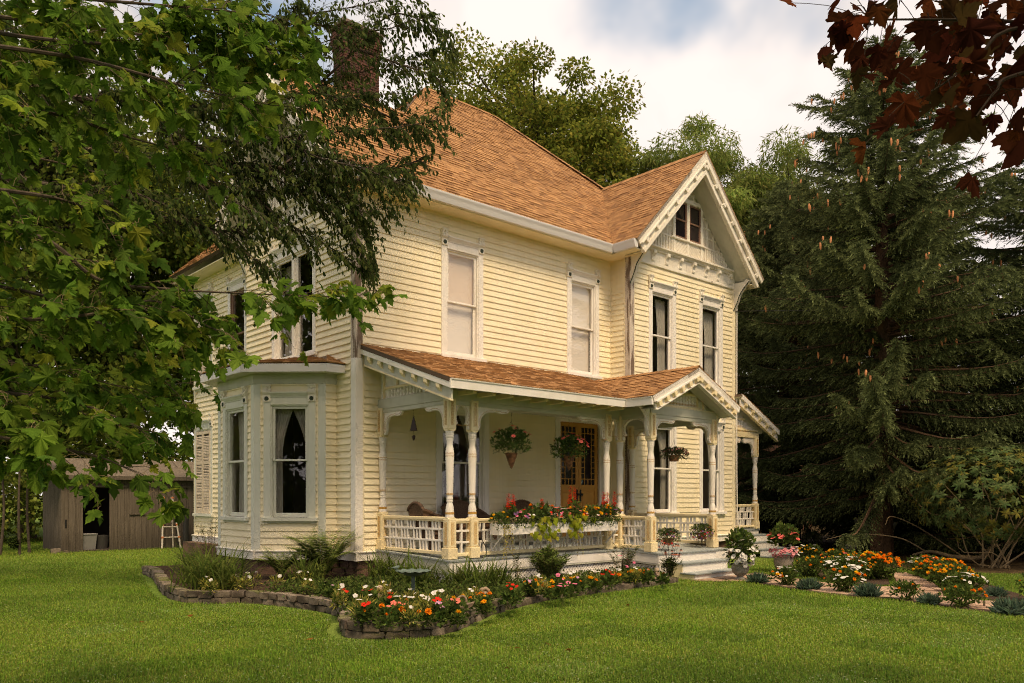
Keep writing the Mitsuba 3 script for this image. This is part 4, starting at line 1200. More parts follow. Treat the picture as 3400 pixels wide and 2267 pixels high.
# ------------------------------------------------------------------ leaves and trees
VC = {'type': 'mesh_attribute', 'name': 'vertex_color'}
scene['leaf'] = {'type': 'principledthin', 'base_color': VC, 'roughness': 0.34, 'diff_trans': 0.95, 'eta': 1.42}
scene['leaf_matte'] = {'type': 'principledthin', 'base_color': VC, 'roughness': 0.7, 'diff_trans': 0.6, 'eta': 1.3}
scene['petal'] = {'type': 'principledthin', 'base_color': VC, 'roughness': 0.6, 'diff_trans': 0.5, 'eta': 1.3}


def bark_fn(c0, c1):
    a, b = mi.Color3f(c0), mi.Color3f(c1)
    return proc(lambda p, n, uv: mix(a, b, fbm(p.x * 14, p.y * 14, p.z * 4, 3)) * (0.7 + 0.6 * noise(p.x * 60, p.y * 60, p.z * 20)))
solid('bark', bark_fn((0.045, 0.034, 0.026), (0.10, 0.08, 0.06)), 0.95, 0.2)
solid('bark_red', bark_fn((0.07, 0.04, 0.025), (0.12, 0.075, 0.045)), 0.95, 0.2)
solid('twig_bark', (0.035, 0.026, 0.02), 0.9, 0.1)
solid('pale_twig', (0.23, 0.17, 0.10), 0.9, 0.2)


def _maple():
    h = [(0.0, 0.0), (.10, -.03), (.22, .02), (.34, .0), (.31, .09), (.42, .13), (.52, .20), (.44, .27), (.50, .40), (.42, .42), (.30, .40), (.22, .44), (.28, .56), (.27, .66), (.19, .66), (.14, .78), (.07, .86), (0.0, 1.0)]
    h = np.array(h)
    l = h[1:-1][::-1] * [-1, 1]
    o = np.vstack([h, l])
    n = len(o)
    v = np.vstack([[[0, .30]], o])
    z = -0.22 * np.abs(v[:, 0]) - 0.16 * np.maximum(v[:, 1] - .3, 0) ** 1.3 + 0.05 * np.sin(v[:, 0] * 17 + v[:, 1] * 9)
    f = [[0, 1 + i, 1 + (i + 1) % n] for i in range(n)]
    tip = np.linalg.norm(v - [0, .3], axis=1)
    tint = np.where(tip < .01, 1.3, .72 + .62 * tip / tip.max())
    return np.column_stack([v, z]), np.array(f), tint


MAPLE = _maple()
OVATE = (np.array([[0, 0, 0], [.20, .25, -.05], [.24, .5, -.08], [.12, .8, -.10], [0, 1.0, -.16], [-.12, .8, -.10], [-.24, .5, -.08], [-.20, .25, -.05], [0, .5, .0]]),
         np.array([[8, i, (i + 1) % 8] for i in range(8)]))
LANCE = (np.array([[0, 0, 0], [.11, .35, -.02], [0, 1, -.12], [-.11, .35, -.02], [0, .4, .01]]), np.array([[0, 1, 4], [1, 2, 4], [2, 3, 4], [3, 0, 4]]))
DIAM = (np.array([[0, 0, 0], [.34, .42, -.06], [0, 1, -.1], [-.34, .42, -.06]]), np.array([[0, 1, 2], [0, 2, 3]]))
DISC = (np.array([[0, .5, .04]] + [[.5 * math.cos(t), .5 + .5 * math.sin(t), 0] for t in np.arange(6) * np.pi / 3]), np.array([[0, 1 + i, 1 + (i + 1) % 6] for i in range(6)]))


def unit(a):
    return a / (np.linalg.norm(a, axis=-1, keepdims=True) + 1e-9)


def leaves(shape, pos, tip, nrm, size, col):
    """Copies of one leaf outline: base at pos, pointing along tip, its face towards nrm."""
    v, f = shape[:2]
    pos, tip, nrm = (np.asarray(a, float) for a in (pos, tip, nrm))
    y = unit(tip)
    x = unit(np.cross(y, nrm))
    z = np.cross(x, y)
    size = np.broadcast_to(size, (len(pos),))
    vz = np.broadcast_to(v[None, :, 2:], (len(pos), len(v), 1))
    if len(shape) > 2:       # each lobed leaf curls and twists by its own amount
        q = np.sin(pos @ [91.7, 57.3, 33.1]), np.sin(pos @ [17.9, 71.3, 45.7]), np.sin(pos @ [63.1, 29.9, 87.3])
        vz = vz * (1.3 + 1.3 * q[0])[:, None, None] + .16 * q[1][:, None, None] * (v[None, :, :1] * v[None, :, 1:2] * 2) - .22 * (1 + q[2])[:, None, None] * np.maximum(v[None, :, 1:2] - .2, 0) ** 2
    V = pos[:, None] + size[:, None, None] * (v[None, :, :1] * x[:, None] + v[None, :, 1:2] * y[:, None] + vz * z[:, None])
    F = f[None] + (np.arange(len(pos)) * len(v))[:, None, None]
    Cc = np.repeat(np.broadcast_to(col, (len(pos), 3)), len(v), 0)
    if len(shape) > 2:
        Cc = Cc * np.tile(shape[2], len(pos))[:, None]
    return V.reshape(-1, 3), F.reshape(-1, 3), Cc


def pick(r, cols, n, jit=0.18):
    c = np.asarray(cols)[r.integers(len(cols), size=n)]
    return c * np.exp(r.normal(0, jit, (n, 1))) * np.exp(r.normal(0, jit * .3, (n, 3)))


def join(parts):
    n, V, F, Cc = 0, [], [], []
    for v, f, c in parts:
        V.append(v); F.append(f + n); Cc.append(c); n += len(v)
    return (np.vstack(V), np.vstack(F)), np.vstack(Cc)


def put_leaves(key, parts, bsdf='leaf', stuff=True):
    m, c = join(parts)
    k = put(key, m, bsdf, color=np.clip(c, 0.003, 0.95))
    if stuff:
        tag(k, kind='stuff')
    return k


def smooth_line(p, n):
    p = np.asarray(p, float)
    t = np.linspace(0, len(p) - 1, n)
    i = np.clip(t.astype(int), 0, len(p) - 2)
    f = (t - i)[:, None]
    pm = np.vstack([2 * p[0] - p[1], p, 2 * p[-1] - p[-2]])
    a, b, c, d = pm[i], pm[i + 1], pm[i + 2], pm[i + 3]
    return 0.5 * (2 * b + (c - a) * f + (2 * a - 5 * b + 4 * c - d) * f ** 2 + (3 * b - a - 3 * c + d) * f ** 3)


def broad_tree(name, label, base, H, crown, rad, nclump, per, size, cols, seed, cat='tree', group=None, shape=DIAM, trunk_r=0.22, bark='bark', droop=0.3, spread=0.24, stems=1, mat='leaf'):
    r = np.random.default_rng(seed)
    k = K(name)
    tag(k, label, cat, group)
    base, crown, rad = np.asarray(base, float), np.asarray(crown, float), np.asarray(rad, float)
    d = unit(r.normal(size=(nclump, 3)))
    c = crown + d * rad * (r.uniform(0.15, 1, (nclump, 1)) ** 0.5) * (1 + 0.12 * r.normal(size=(nclump, 1)))
    wood = MB()
    for s in range(stems):
        o = np.array([r.normal(0, .3), r.normal(0, .3), 0]) * (stems > 1)
        tp = smooth_line([base + o - [0, 0, .3], base + o * 1.5 + (crown - base) * [0, 0, .4] + [r.normal(0, .15), r.normal(0, .15), 0], crown + o * 3 * [1, 1, 0] - [0, 0, rad[2] * .4], crown + o * 4 * [1, 1, 0] + [0, 0, rad[2] * .55]], 14)
        wood.tube(tp, np.linspace(trunk_r, trunk_r * .22, 14) * (1 + .5 * (np.arange(14) == 0)), 8)
        for i in range(s, nclump, stems * 1):
            j = int(np.clip(np.searchsorted(tp[:, 2], c[i, 2] - rad[2] * r.uniform(.15, .5)), 4, 12))
            a = tp[j]
            mid = (a + c[i]) / 2 + [0, 0, np.linalg.norm(c[i] - a) * r.uniform(-.02, .14)] + r.normal(0, .12, 3)
            wood.tube(smooth_line([a, mid, c[i]], 7), np.linspace(trunk_r * .26, .012, 7), 5, False)
    put(k + '__trunk', wood, bark, smooth=50)
    n = nclump * per
    ci = np.repeat(np.arange(nclump), per)
    cr = spread * rad.mean() * r.uniform(.7, 1.35, nclump)
    q = unit(r.normal(size=(n, 3))) * (r.random((n, 1)) ** 0.45) * cr[ci][:, None] * [1.15, 1.15, .8]
    pos = c[ci] + q
    tip = unit(q) * .5 + r.normal(0, .5, (n, 3)) + [0, 0, -droop]
    nrm = r.normal(0, .55, (n, 3)) + [0, 0, 1.0]
    tone = r.normal(0, .16, nclump)[ci]
    col = pick(r, cols, n, .2) * np.exp(tone)[:, None]
    put_leaves(k + '__crown', [leaves(shape, pos, tip, nrm, size * r.uniform(.7, 1.3, n), col)], mat)
    return k


def spruce(label, base, H, R, seed, z0=1.0, ncone=0, lean=(0, 0), dens=1.0, group='spruces at the edge of the lawn'):
    r = np.random.default_rng(seed)
    k = K('spruce_tree')
    tag(k, label, 'tree', group)
    base = np.asarray(base, float)
    tz = np.linspace(0, 1, 16)
    tp = base + np.stack([lean[0] * tz, lean[1] * tz, H * tz], -1)
    put(k + '__trunk', MB().tube(tp, 0.30 * (1 - tz) ** 0.8 + 0.02, 9), 'bark_red')
    wood = MB()
    P, D, Ls = [], [], []
    tips = []
    z = z0
    while z < H - .15:
        f = z / H
        L0 = R * (1 - f) ** 0.66 * (0.75 + .25 * min(1, z / 3)) * (1 + .16 * math.sin(z * 2.3 + seed) + .10 * math.sin(z * 5.1))
        nb = int(r.integers(7, 11))
        ph = r.uniform(0, 6.3)
        for b in range(nb):
            az = ph + b * 2 * np.pi / nb + r.normal(0, .2)
            L = L0 * r.uniform(.72, 1.18) + .12
            while base[0] + math.cos(az) * L < 14.3 and base[1] + math.sin(az) * L > -4.2 and z < 6.5 and L > .8:      # boughs stop short of the house
                L *= .85
            t = np.linspace(0, 1, 9)
            sag = -(0.10 + 0.42 * (1 - f)) * L * r.uniform(.7, 1.2)
            up = (0.55 * f) * L
            rise = sag * t ** 1.3 + up * t + .16 * L * t ** 4 * (1 - f) * 1.6
            o = base + [lean[0] * f, lean[1] * f, z + r.uniform(-.15, .15)]
            br = o + np.stack([np.cos(az) * t * L, np.sin(az) * t * L, rise], -1)
            wood.tube(br, np.linspace(.012 + .011 * L, .006, 9), 4, False)
            tips.append(br[-1]); tips.append(br[6])
            side = np.array([-np.sin(az), np.cos(az), 0])
            ns = max(4, int(L / .085 * dens))
            for s in np.linspace(.16, 1, ns):
                p = np.array([np.interp(s, t, br[:, i]) for i in range(3)])
                for sg in (-1, 1):
                    l = (.16 + .40 * (1 - abs(s - .45) * 1.1) * min(1, L / 2)) * r.uniform(.6, 1.25)
                    fw = unit(br[min(8, int(s * 8) + 1)] - br[max(0, int(s * 8) - 1)])
                    dd = unit(fw * r.uniform(.5, 1.0) + sg * side * r.uniform(.25, .9) + [0, 0, r.uniform(-1.0, -.1) * (1.15 - .9 * f)])
                    P.append(p); D.append(dd); Ls.append(max(l, .12))
        z += (.28 + .06 * f) / max(dens, .6) * r.uniform(.8, 1.2)
    put(k + '__branch', wood, 'bark_red')
    P, D, Ls = np.array(P), np.array(D), np.array(Ls)
    # each shoot: a stem with short needles set round it
    nn = 13
    n = len(P)
    m = np.repeat(np.arange(n), nn)
    s = np.tile(np.linspace(.02, 1, nn), n)
    a = unit(np.cross(D, [0.3, 0.2, 1.0]))
    b = np.cross(D, a)
    an = np.tile(np.arange(nn) * 2.4, n) + r.uniform(0, 6, n)[m]
    rd = np.cos(an)[:, None] * a[m] + np.sin(an)[:, None] * b[m]
    bend = np.stack([0 * s, 0 * s, -.25 * s ** 2 * Ls[m]], -1)
    pos = P[m] + D[m] * (s * Ls[m])[:, None] + bend
    tipd = unit(D[m] * .9 + rd * .75 + [0, 0, -.12])
    sz = .10 * (1.15 - .35 * s)
    w = np.array([[-.20, 0, 0], [.20, 0, 0], [.06, 1, 0], [-.06, 1, 0]])
    tone = np.exp(r.normal(0, .22, n))[m]
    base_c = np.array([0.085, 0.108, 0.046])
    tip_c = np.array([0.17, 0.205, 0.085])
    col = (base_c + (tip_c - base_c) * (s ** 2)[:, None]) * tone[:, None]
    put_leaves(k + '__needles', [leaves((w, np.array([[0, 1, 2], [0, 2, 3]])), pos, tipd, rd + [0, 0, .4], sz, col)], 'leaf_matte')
    tips = np.array(tips)
    if ncone:
        ok = tips[(tips[:, 2] > H * .28)]
        # the ones on the house and camera side, where the photograph shows them
        ok = ok[np.argsort(((ok - EYE) ** 2).sum(1))[:int(len(ok) * .62)]]
        pw_ = (ok[:, 2] / H) ** 1.5
        cl = ok[r.choice(len(ok), size=ncone // 2, replace=False, p=pw_ / pw_.sum())]
        sel = np.vstack([cl, cl[:ncone // 3] + r.normal(0, .12, (ncone // 3, 3)), cl[:ncone // 6] + r.normal(0, .15, (ncone // 6, 3))])
        pr = [(0, 0), (.018, -.01), (.027, -.04), (.029, -.08), (.023, -.13), (.008, -.168), (0, -.17)]
        cm = mikit.ply(MB().lathe(pr, 7).mesh(), 'cone_brown', 40)
        for p in sel:
            q = p + unit(p - base - [0, 0, p[2]]) * .10 + r.normal(0, .06, 3) - [0, 0, .06]
            kk = K(k + '__cone')
            scene[kk] = {**cm, 'to_world': T().translate(q.tolist()).rotate([0, 1, 0], r.normal(0, 9)).scale([1, 1, r.uniform(.85, 1.3)])}
    return k


solid('seed_brown', (.06, .025, .012), .8)
solid('cone_brown', (0.52, 0.22, 0.09), 0.7)
# background: the maple behind the house, two airy trees, the wall of trees on the left
broad_tree('maple_tree', 'big olive green maple rising behind the ridge of the house', (16.6, 11.9, 0), 22, (16.4, 11.9, 15.9), (5.2, 5.2, 5.3), 135, 480, 0.165, [(.20, .23, .036), (.155, .19, .032), (.26, .25, .045), (.115, .145, .026)], 21, trunk_r=.35, spread=.17)
broad_tree('willow_tree', 'loose light green narrow-leaved tree behind the front gable', (20.2, 6.1, 0), 17, (20.4, 6.6, 11.8), (3.5, 3.5, 5.4), 130, 800, 0.24, [(.18, .225, .055), (.14, .19, .045), (.22, .25, .07)], 22, shape=LANCE, droop=.6, trunk_r=.2, spread=.2)
broad_tree('willow_tree', 'loose light green narrow-leaved tree between the gable and the spruces', (25.8, 5.0, 0), 17, (25.6, 5.0, 11.6), (4.3, 4.3, 5.4), 140, 800, 0.25, [(.18, .225, .055), (.14, .19, .045), (.22, .25, .07)], 23, shape=LANCE, droop=.6, trunk_r=.2, spread=.2)
GB = 'broad-leaved trees behind the shed and the house'
for i, (b, c, rd, n, cols, lab) in enumerate([
    ((-0.9, 23.7, 0), (-0.9, 23.7, 11.5), (5.2, 5.2, 9.0), 95, [(.105, .15, .026), (.075, .115, .02), (.15, .19, .035)], 'dark green broad-leaved tree behind the left end of the shed'),
    ((3.7, 26.3, 0), (3.7, 26.3, 12.0), (5.0, 5.0, 9.5), 90, [(.125, .165, .03), (.085, .125, .022), (.18, .21, .04)], 'mid green broad-leaved tree behind the middle of the shed'),
    ((7.6, 23.2, 0), (7.6, 23.2, 11.0), (4.4, 4.4, 8.5), 75, [(.14, .19, .028), (.11, .16, .024), (.24, .26, .04)], 'bright green broad-leaved tree just left of the house behind it'),
    ((11.9, 24.3, 0), (11.9, 24.3, 11.5), (4.4, 4.4, 8.0), 55, [(.12, .155, .028), (.085, .125, .022)], 'green broad-leaved tree hidden mostly behind the house'),
    ((-5.5, 30.0, 0), (-5.5, 30.0, 11.0), (5.5, 5.5, 9.5), 85, [(.11, .15, .028), (.085, .12, .022), (.15, .19, .04)], 'broad-leaved tree at the far left edge beyond the meadow'),
    ((-9.8, 22.0, 0), (-9.8, 22.0, 9.5), (4.8, 4.8, 8.0), 60, [(.07, .10, .018), (.05, .08, .014)], 'broad-leaved tree left of the shed, behind the near maple')]):
    broad_tree('broadleaf_tree', lab, b, 22, c, rd, n, 480, 0.24, cols, 30 + i, group=GB, trunk_r=.3)
# slim saplings beside the shed
for i, (x, y, h) in enumerate(((-3.55, 13.9, 4.4), (-3.1, 13.5, 4.0), (-2.72, 14.1, 4.6), (-4.3, 14.6, 5.0))):
    broad_tree('sapling', ('slim sapling standing nearest the shed wall', 'slim sapling second from the shed, with a leaning stem', 'slim sapling close behind the shed corner', 'slim sapling farthest left of the shed')[(2, 1, 0, 3)[i]], (x, y, 0), h, (x, y, h - .8), (.9, .9, .9), 12, 90, .12, [(.06, .09, .016), (.045, .07, .013)], 50 + i, cat='sapling', trunk_r=.045, group='saplings beside the shed')
spruce('tall spruce hung with orange cones, right of the house beside the wheelbarrow', (15.3, -3.5, 0), 14.8, 5.3, 61, z0=1.9, ncone=190)
spruce('spruce at the right edge behind the rhododendron', (18.4, -7.4, 0), 12.8, 5.2, 62, z0=1.2, ncone=70)
spruce('spruce nearest the side porch, half behind the tall one', (19.6, 1.7, 0), 13.4, 5.0, 63, z0=1.4, ncone=30)
spruce('dark spruce deep in the corner right of the path', (21.5, -2.0, 0), 13.0, 4.8, 64, z0=.6)

# rhododendron: rosettes of long leaves on crooked pale branches
r = np.random.default_rng(70)
RH = tag(K('rhododendron'), 'rhododendron with leathery green and yellow leaf rosettes over bare crooked branches', 'shrub')
o = np.array([13.3, -7.0, 0.0])
rad = np.array([1.85, 1.85, 1.2])
n = 820
d = unit(r.normal(size=(n, 3)) + [0, 0, .35])
ce = o + [0, 0, 1.75] + d * rad * r.uniform(.72, 1.02, (n, 1))
wood = MB()
for i in range(0, n, 60):
    a = o + r.normal(0, .18, 3) * [1, 1, 0]
    m1 = a + (ce[i] - a) * .4 + r.normal(0, .22, 3)
    m2 = a + (ce[i] - a) * .75 + r.normal(0, .14, 3)
    wood.tube(smooth_line([a, m1, m2, ce[i]], 9), np.linspace(.022, .006, 9), 5, False)
put(RH + '__branch', wood, 'pale_twig')
L = 9
ci = np.repeat(np.arange(n), L)
an = np.tile(np.arange(L) * 2 * np.pi / L, n) + r.normal(0, .2, n * L) + r.uniform(0, 6, n)[ci]
ax = unit(d + [0, 0, .5])
a = unit(np.cross(ax, [.2, .9, .1])); b = np.cross(ax, a)
tip = np.cos(an)[:, None] * a[ci] + np.sin(an)[:, None] * b[ci] + ax[ci] * r.uniform(-.35, .35, (n * L, 1))
yl = r.random(n) < .3
col = np.where(yl[ci][:, None], pick(r, [(.20, .19, .045), (.25, .21, .045), (.14, .16, .045)], n * L), pick(r, [(.10, .15, .055), (.13, .175, .065)], n * L))
RHL = (np.array([[0, 0, 0], [.14, .3, -.02], [.16, .6, -.05], [0, 1, -.16], [-.16, .6, -.05], [-.14, .3, -.02], [0, .5, .0]]), np.array([[6, i, (i + 1) % 6] for i in range(6)]))
put_leaves(RH + '__leaf', [leaves(RHL, ce[ci], tip, ax[ci] + r.normal(0, .15, (n * L, 3)), .135 * r.uniform(.8, 1.2, n * L), col)])

# the near maple on the left: branches as measured, leaves on stalks
MAPLE_BRANCHES = [[[-7.87, -8.24, 4.46], [-7.19, -8.58, 4.48], [-6.59, -8.85, 4.5], [-6.01, -9.11, 4.54]], [[-7.9, -8.49, 4.28], [-7.33, -8.73, 4.28], [-6.76, -8.83, 4.41], [-6.12, -9.01, 4.57]], [[-7.91, -8.61, 4.13], [-7.21, -8.97, 4.12], [-6.64, -9.08, 4.11], [-6.18, -9.22, 4.1]], [[-7.88, -8.36, 3.94], [-7.31, -8.75, 3.87], [-6.9, -8.84, 3.82], [-6.59, -8.85, 3.82]], [[-7.92, -8.73, 3.33], [-7.44, -9.03, 3.3], [-7.2, -8.98, 3.31], [-6.97, -9.05, 3.21]], [[-7.92, -8.73, 3.08], [-7.42, -9.05, 3.08], [-7.11, -9.06, 2.9], [-6.76, -9.11, 2.9], [-6.32, -9.1, 2.95], [-5.64, -9.3, 3.0]], [[-7.92, -8.73, 2.71], [-7.49, -8.99, 2.64], [-7.09, -9.08, 2.72], [-6.81, -9.06, 2.83], [-6.47, -9.1, 2.7]], [[-7.91, -8.61, 2.26], [-7.46, -8.88, 2.26], [-7.12, -8.92, 2.21], [-6.85, -8.98, 2.1]], [[-7.91, -8.61, 2.1], [-7.42, -8.92, 2.0], [-7.1, -9.0, 1.93], [-6.95, -9.05, 1.86]], [[-7.82, -7.74, 3.08], [-7.09, -8.14, 2.95], [-6.63, -8.14, 2.66], [-6.37, -8.24, 2.39]], [[-7.82, -7.74, 2.63], [-7.16, -8.07, 2.53], [-6.71, -8.21, 2.42]], [[-7.76, -7.13, 4.07], [-7.14, -7.55, 4.03], [-6.69, -7.68, 3.99]], [[-7.87, -8.24, 4.6], [-7.19, -8.58, 4.64], [-6.59, -8.85, 4.7], [-6.09, -9.03, 4.77]]]


def leafy_branches(key, branches, trunk, shape, size, cols, seed, step, twig, per_twig, r0, stalk, bsdf='leaf', singles=0, droop=.55, spread=.3, flat=1.0, gap=None):
    """Branches from the trunk, side twigs along them, leaves on stalks at the twigs' ends and sides."""
    r = np.random.default_rng(seed)
    wood = MB()
    P, Tt, N = [], [], []
    stalks = MB()
    for bi, b in enumerate(branches):
        b = np.asarray(b)
        path = smooth_line(b, 8 * len(b))
        start = path[0]
        if trunk is not None:
            t0 = np.array([trunk[0], trunk[1], start[2] - .5])
            path = np.vstack([smooth_line([t0, (t0 + start) / 2 + [0, 0, .1], start], 6)[:-1], path])
        seg = np.linalg.norm(np.diff(path, axis=0), axis=1)
        cum = np.concatenate([[0], np.cumsum(seg)])
        wood.tube(path, np.linspace(r0, r0 * .18, len(path)), 6, False)
        nt = int(cum[-1] / step)
        for i in range(nt + 1):
            s = cum[-1] * min(1, (i + r.uniform(.2, .8)) / max(nt, 1))
            if trunk is not None and s < cum[5]:
                continue
            p = np.array([np.interp(s, cum, path[:, j]) for j in range(3)])
            j = min(np.searchsorted(cum, s), len(path) - 1)
            fw = unit(path[j] - path[j - 1])
            sd = unit(np.cross(fw, [0, 0, 1]))
            td = unit(fw * r.uniform(.3, 1.0) + sd * r.normal(0, .8) + [0, 0, r.normal(-.12, .4)])
            l = twig * r.uniform(.35, 1.25) * (1.1 - .4 * s / cum[-1])
            q = smooth_line([p, p + td * l * .55 + [0, 0, .03 * l], p + td * l + [0, 0, -.16 * l]], 6)
            wood.tube(q, np.linspace(r0 * .2, r0 * .07, 6), 3, False)
            m = max(2, int(per_twig * r.uniform(.6, 1.3)))
            for u in np.linspace(.3, 1, m):
                a = np.array([np.interp(u * 5, np.arange(6), q[:, k]) for k in range(3)])
                out = unit(td * .6 + r.normal(0, .75, 3) + [0, 0, -droop * .5])
                e = a + out * stalk * r.uniform(.6, 1.3)
                if stalk > .03:
                    stalks.tube(np.array([a, (a + e) / 2 + [0, 0, .008], e]), .0012, 3, False)
                P.append(e); Tt.append(unit(out * .6 + td * .25 + r.normal(0, .35, 3) + [0, 0, -droop])); N.append(r.normal(0, spread, 3) + [0, 0, flat] - .25 * out)
    P, Tt, N = np.array(P), np.array(Tt), np.array(N)
    if gap is not None:      # a thin spot in the crown
        lo, hi = np.asarray(gap)
        ok = ~(((P > lo) & (P < hi)).all(1) & (r.random(len(P)) < .52))
        P, Tt, N = P[ok], Tt[ok], N[ok]
    n = len(P)
    put(key + '__branch', wood, 'bark' if r0 > .012 else 'twig_bark', smooth=50)
    if stalks.n:
        tag(put(key + '__stalks', stalks, 'pale_twig'), kind='stuff')
    col = pick(r, cols, n, .16)
    sz = size * r.uniform(.55, 1.2, n)
    order = np.argsort(-sz / np.linalg.norm(P - EYE, axis=1))
    one = order[:singles]
    for i in one:
        v, f, c = leaves(shape, P[i:i + 1], Tt[i:i + 1], N[i:i + 1], sz[i:i + 1], col[i:i + 1])
        put(key + '__leaf', (v, f), bsdf, color=np.clip(c, .003, .95))
    rest = order[singles:]
    put_leaves(key + '__foliage', [leaves(shape, P[rest], Tt[rest], N[rest], sz[rest], col[rest])], bsdf)
    return n


NM = tag(K('maple_tree'), 'near maple whose large lobed green leaves hang into the left of the view', 'tree')
put(NM + '__trunk', MB().tube(smooth_line([[-9.3, -7.3, -.3], [-9.2, -7.35, 1.5], [-9.1, -7.4, 3.6], [-9.0, -7.5, 7.0]], 12), np.linspace(.26, .12, 12), 10), 'bark')
MCOL = [(.105, .18, .024), (.085, .15, .02), (.13, .205, .028), (.065, .115, .02), (.10, .17, .022), (.18, .22, .028)]
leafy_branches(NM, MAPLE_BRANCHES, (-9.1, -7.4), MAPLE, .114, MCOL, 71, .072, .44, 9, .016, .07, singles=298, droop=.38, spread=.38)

# the cherry whose boughs reach across the corner of the house
CHERRY = [[[-6.47, 0.46, 8.1], [-5.72, 0.05, 7.91], [-5.01, -0.19, 7.79], [-4.21, -0.5, 7.88], [-3.64, -0.74, 7.42], [-2.98, -1.07, 7.11], [-2.12, -1.44, 7.1], [-1.39, -1.7, 7.0], [-0.73, -2.02, 7.26], [-0.1, -2.32, 7.55]], [[-5.01, -0.19, 7.79], [-3.93, -0.49, 8.15], [-3.1, -0.83, 7.91], [-2.41, -1.04, 8.2], [-1.61, -1.36, 8.65], [-0.76, -1.73, 9.11], [0.1, -2.23, 9.48]], [[-4.28, -0.71, 8.42], [-3.22, -1.13, 9.01], [-2.22, -1.49, 9.53], [-1.15, -1.91, 9.97], [-0.29, -2.41, 10.35]], [[-1.61, -1.36, 8.65], [-1.1, -1.83, 9.3], [-0.59, -2.15, 9.95], [0.12, -2.38, 9.9], [0.41, -2.51, 9.59]], [[-3.64, -0.74, 7.42], [-2.91, -1.54, 7.3], [-2.16, -2.08, 7.45], [-1.66, -2.4, 7.55], [-0.94, -2.91, 7.67], [-0.54, -3.27, 7.77]], [[-2.98, -1.07, 7.11], [-2.49, -1.51, 6.31], [-1.86, -1.94, 5.86], [-1.37, -2.25, 5.54]], [[-1.39, -1.7, 7.0], [-1.13, -1.93, 6.52], [-0.99, -2.05, 6.01], [-0.96, -2.09, 5.61]], [[-6.47, 0.46, 6.51], [-5.2, -0.28, 6.33], [-4.54, -0.47, 6.2], [-3.28, -1.07, 5.95], [-2.82, -1.35, 5.99]], [[-4.21, -0.5, 7.88], [-3.5, -0.87, 8.39], [-2.85, -1.19, 8.83], [-2.44, -1.42, 9.28], [-2.03, -1.65, 9.78]], [[-2.12, -1.44, 7.1], [-1.74, -1.92, 6.68], [-1.43, -2.34, 6.35], [-0.97, -2.61, 6.43]], [[-3.1, -0.83, 7.91], [-2.58, -1.7, 7.53], [-2.1, -2.27, 7.06], [-1.53, -2.78, 6.87], [-0.98, -3.14, 6.62]], [[-3.94, -0.74, 7.57], [-3.58, -1.2, 6.6], [-3.06, -1.67, 6.23], [-2.49, -2.05, 5.79]], [[-2.22, -1.49, 9.53], [-1.57, -1.81, 9.5], [-0.81, -2.09, 9.62], [-0.22, -2.48, 9.88]], [[-1.1, -1.83, 9.3], [-0.52, -2.21, 9.11], [0.04, -2.57, 8.91], [0.15, -2.68, 8.54]]]
CT = tag(K('cherry_tree'), 'dark cherry tree with small pointed leaves reaching across the corner of the house', 'tree')
put(CT + '__trunk', MB().tube(smooth_line([[-7.3, .8, -.3], [-7.2, .75, 2], [-7.0, .7, 5.0], [-6.7, .6, 8.4], [-6.0, .2, 11]], 14), np.linspace(.30, .07, 14), 10), 'bark', smooth=50)
CCOL = [(.07, .10, .03), (.052, .08, .026), (.09, .12, .034), (.11, .135, .04)]
EXTRA = [[[-5.2, -.2, 7.0], [-4.2, -.6, 7.0], [-3.3, -1.1, 6.7], [-2.5, -1.6, 6.6], [-1.9, -2.0, 6.8]], [[-4.0, -.6, 7.4], [-3.2, -1.2, 7.9], [-2.4, -1.6, 8.0], [-1.6, -2.1, 8.2], [-.7, -2.6, 8.4]], [[-3.6, -.8, 8.4], [-2.9, -1.3, 8.9], [-2.1, -1.7, 9.0], [-1.3, -2.1, 9.4]],
         [[-3.3, -1.0, 7.2], [-2.7, -1.5, 6.9], [-2.0, -2.0, 6.5], [-1.5, -2.3, 6.0], [-1.25, -2.4, 5.5]], [[-5.0, -.2, 8.2], [-4.2, -.5, 8.9], [-3.4, -.8, 9.5], [-2.6, -1.1, 10.1]], [[-2.2, -1.6, 7.3], [-1.6, -2.1, 7.2], [-1.0, -2.5, 6.9], [-.6, -2.8, 7.0]], [[-1.6, -1.5, 8.5], [-1.0, -2.0, 8.3], [-.5, -2.4, 8.0], [-.1, -2.7, 7.9]], [[-4.6, -.5, 6.5], [-3.9, -.9, 6.2], [-3.1, -1.4, 5.7], [-2.6, -1.7, 5.3]]]
leafy_branches(CT, CHERRY[:1] + CHERRY[7:8], (-7.0, .7), OVATE, .095, CCOL, 72, .028, .60, 11, .06, .015, droop=.8)
leafy_branches(CT, CHERRY[1:7] + CHERRY[8:] + EXTRA, None, OVATE, .095, CCOL, 73, .0235, .62, 12, .022, .015, droop=.8, gap=((-1.85, -3.3, 8.75), (-.25, -1.3, 10.6)))

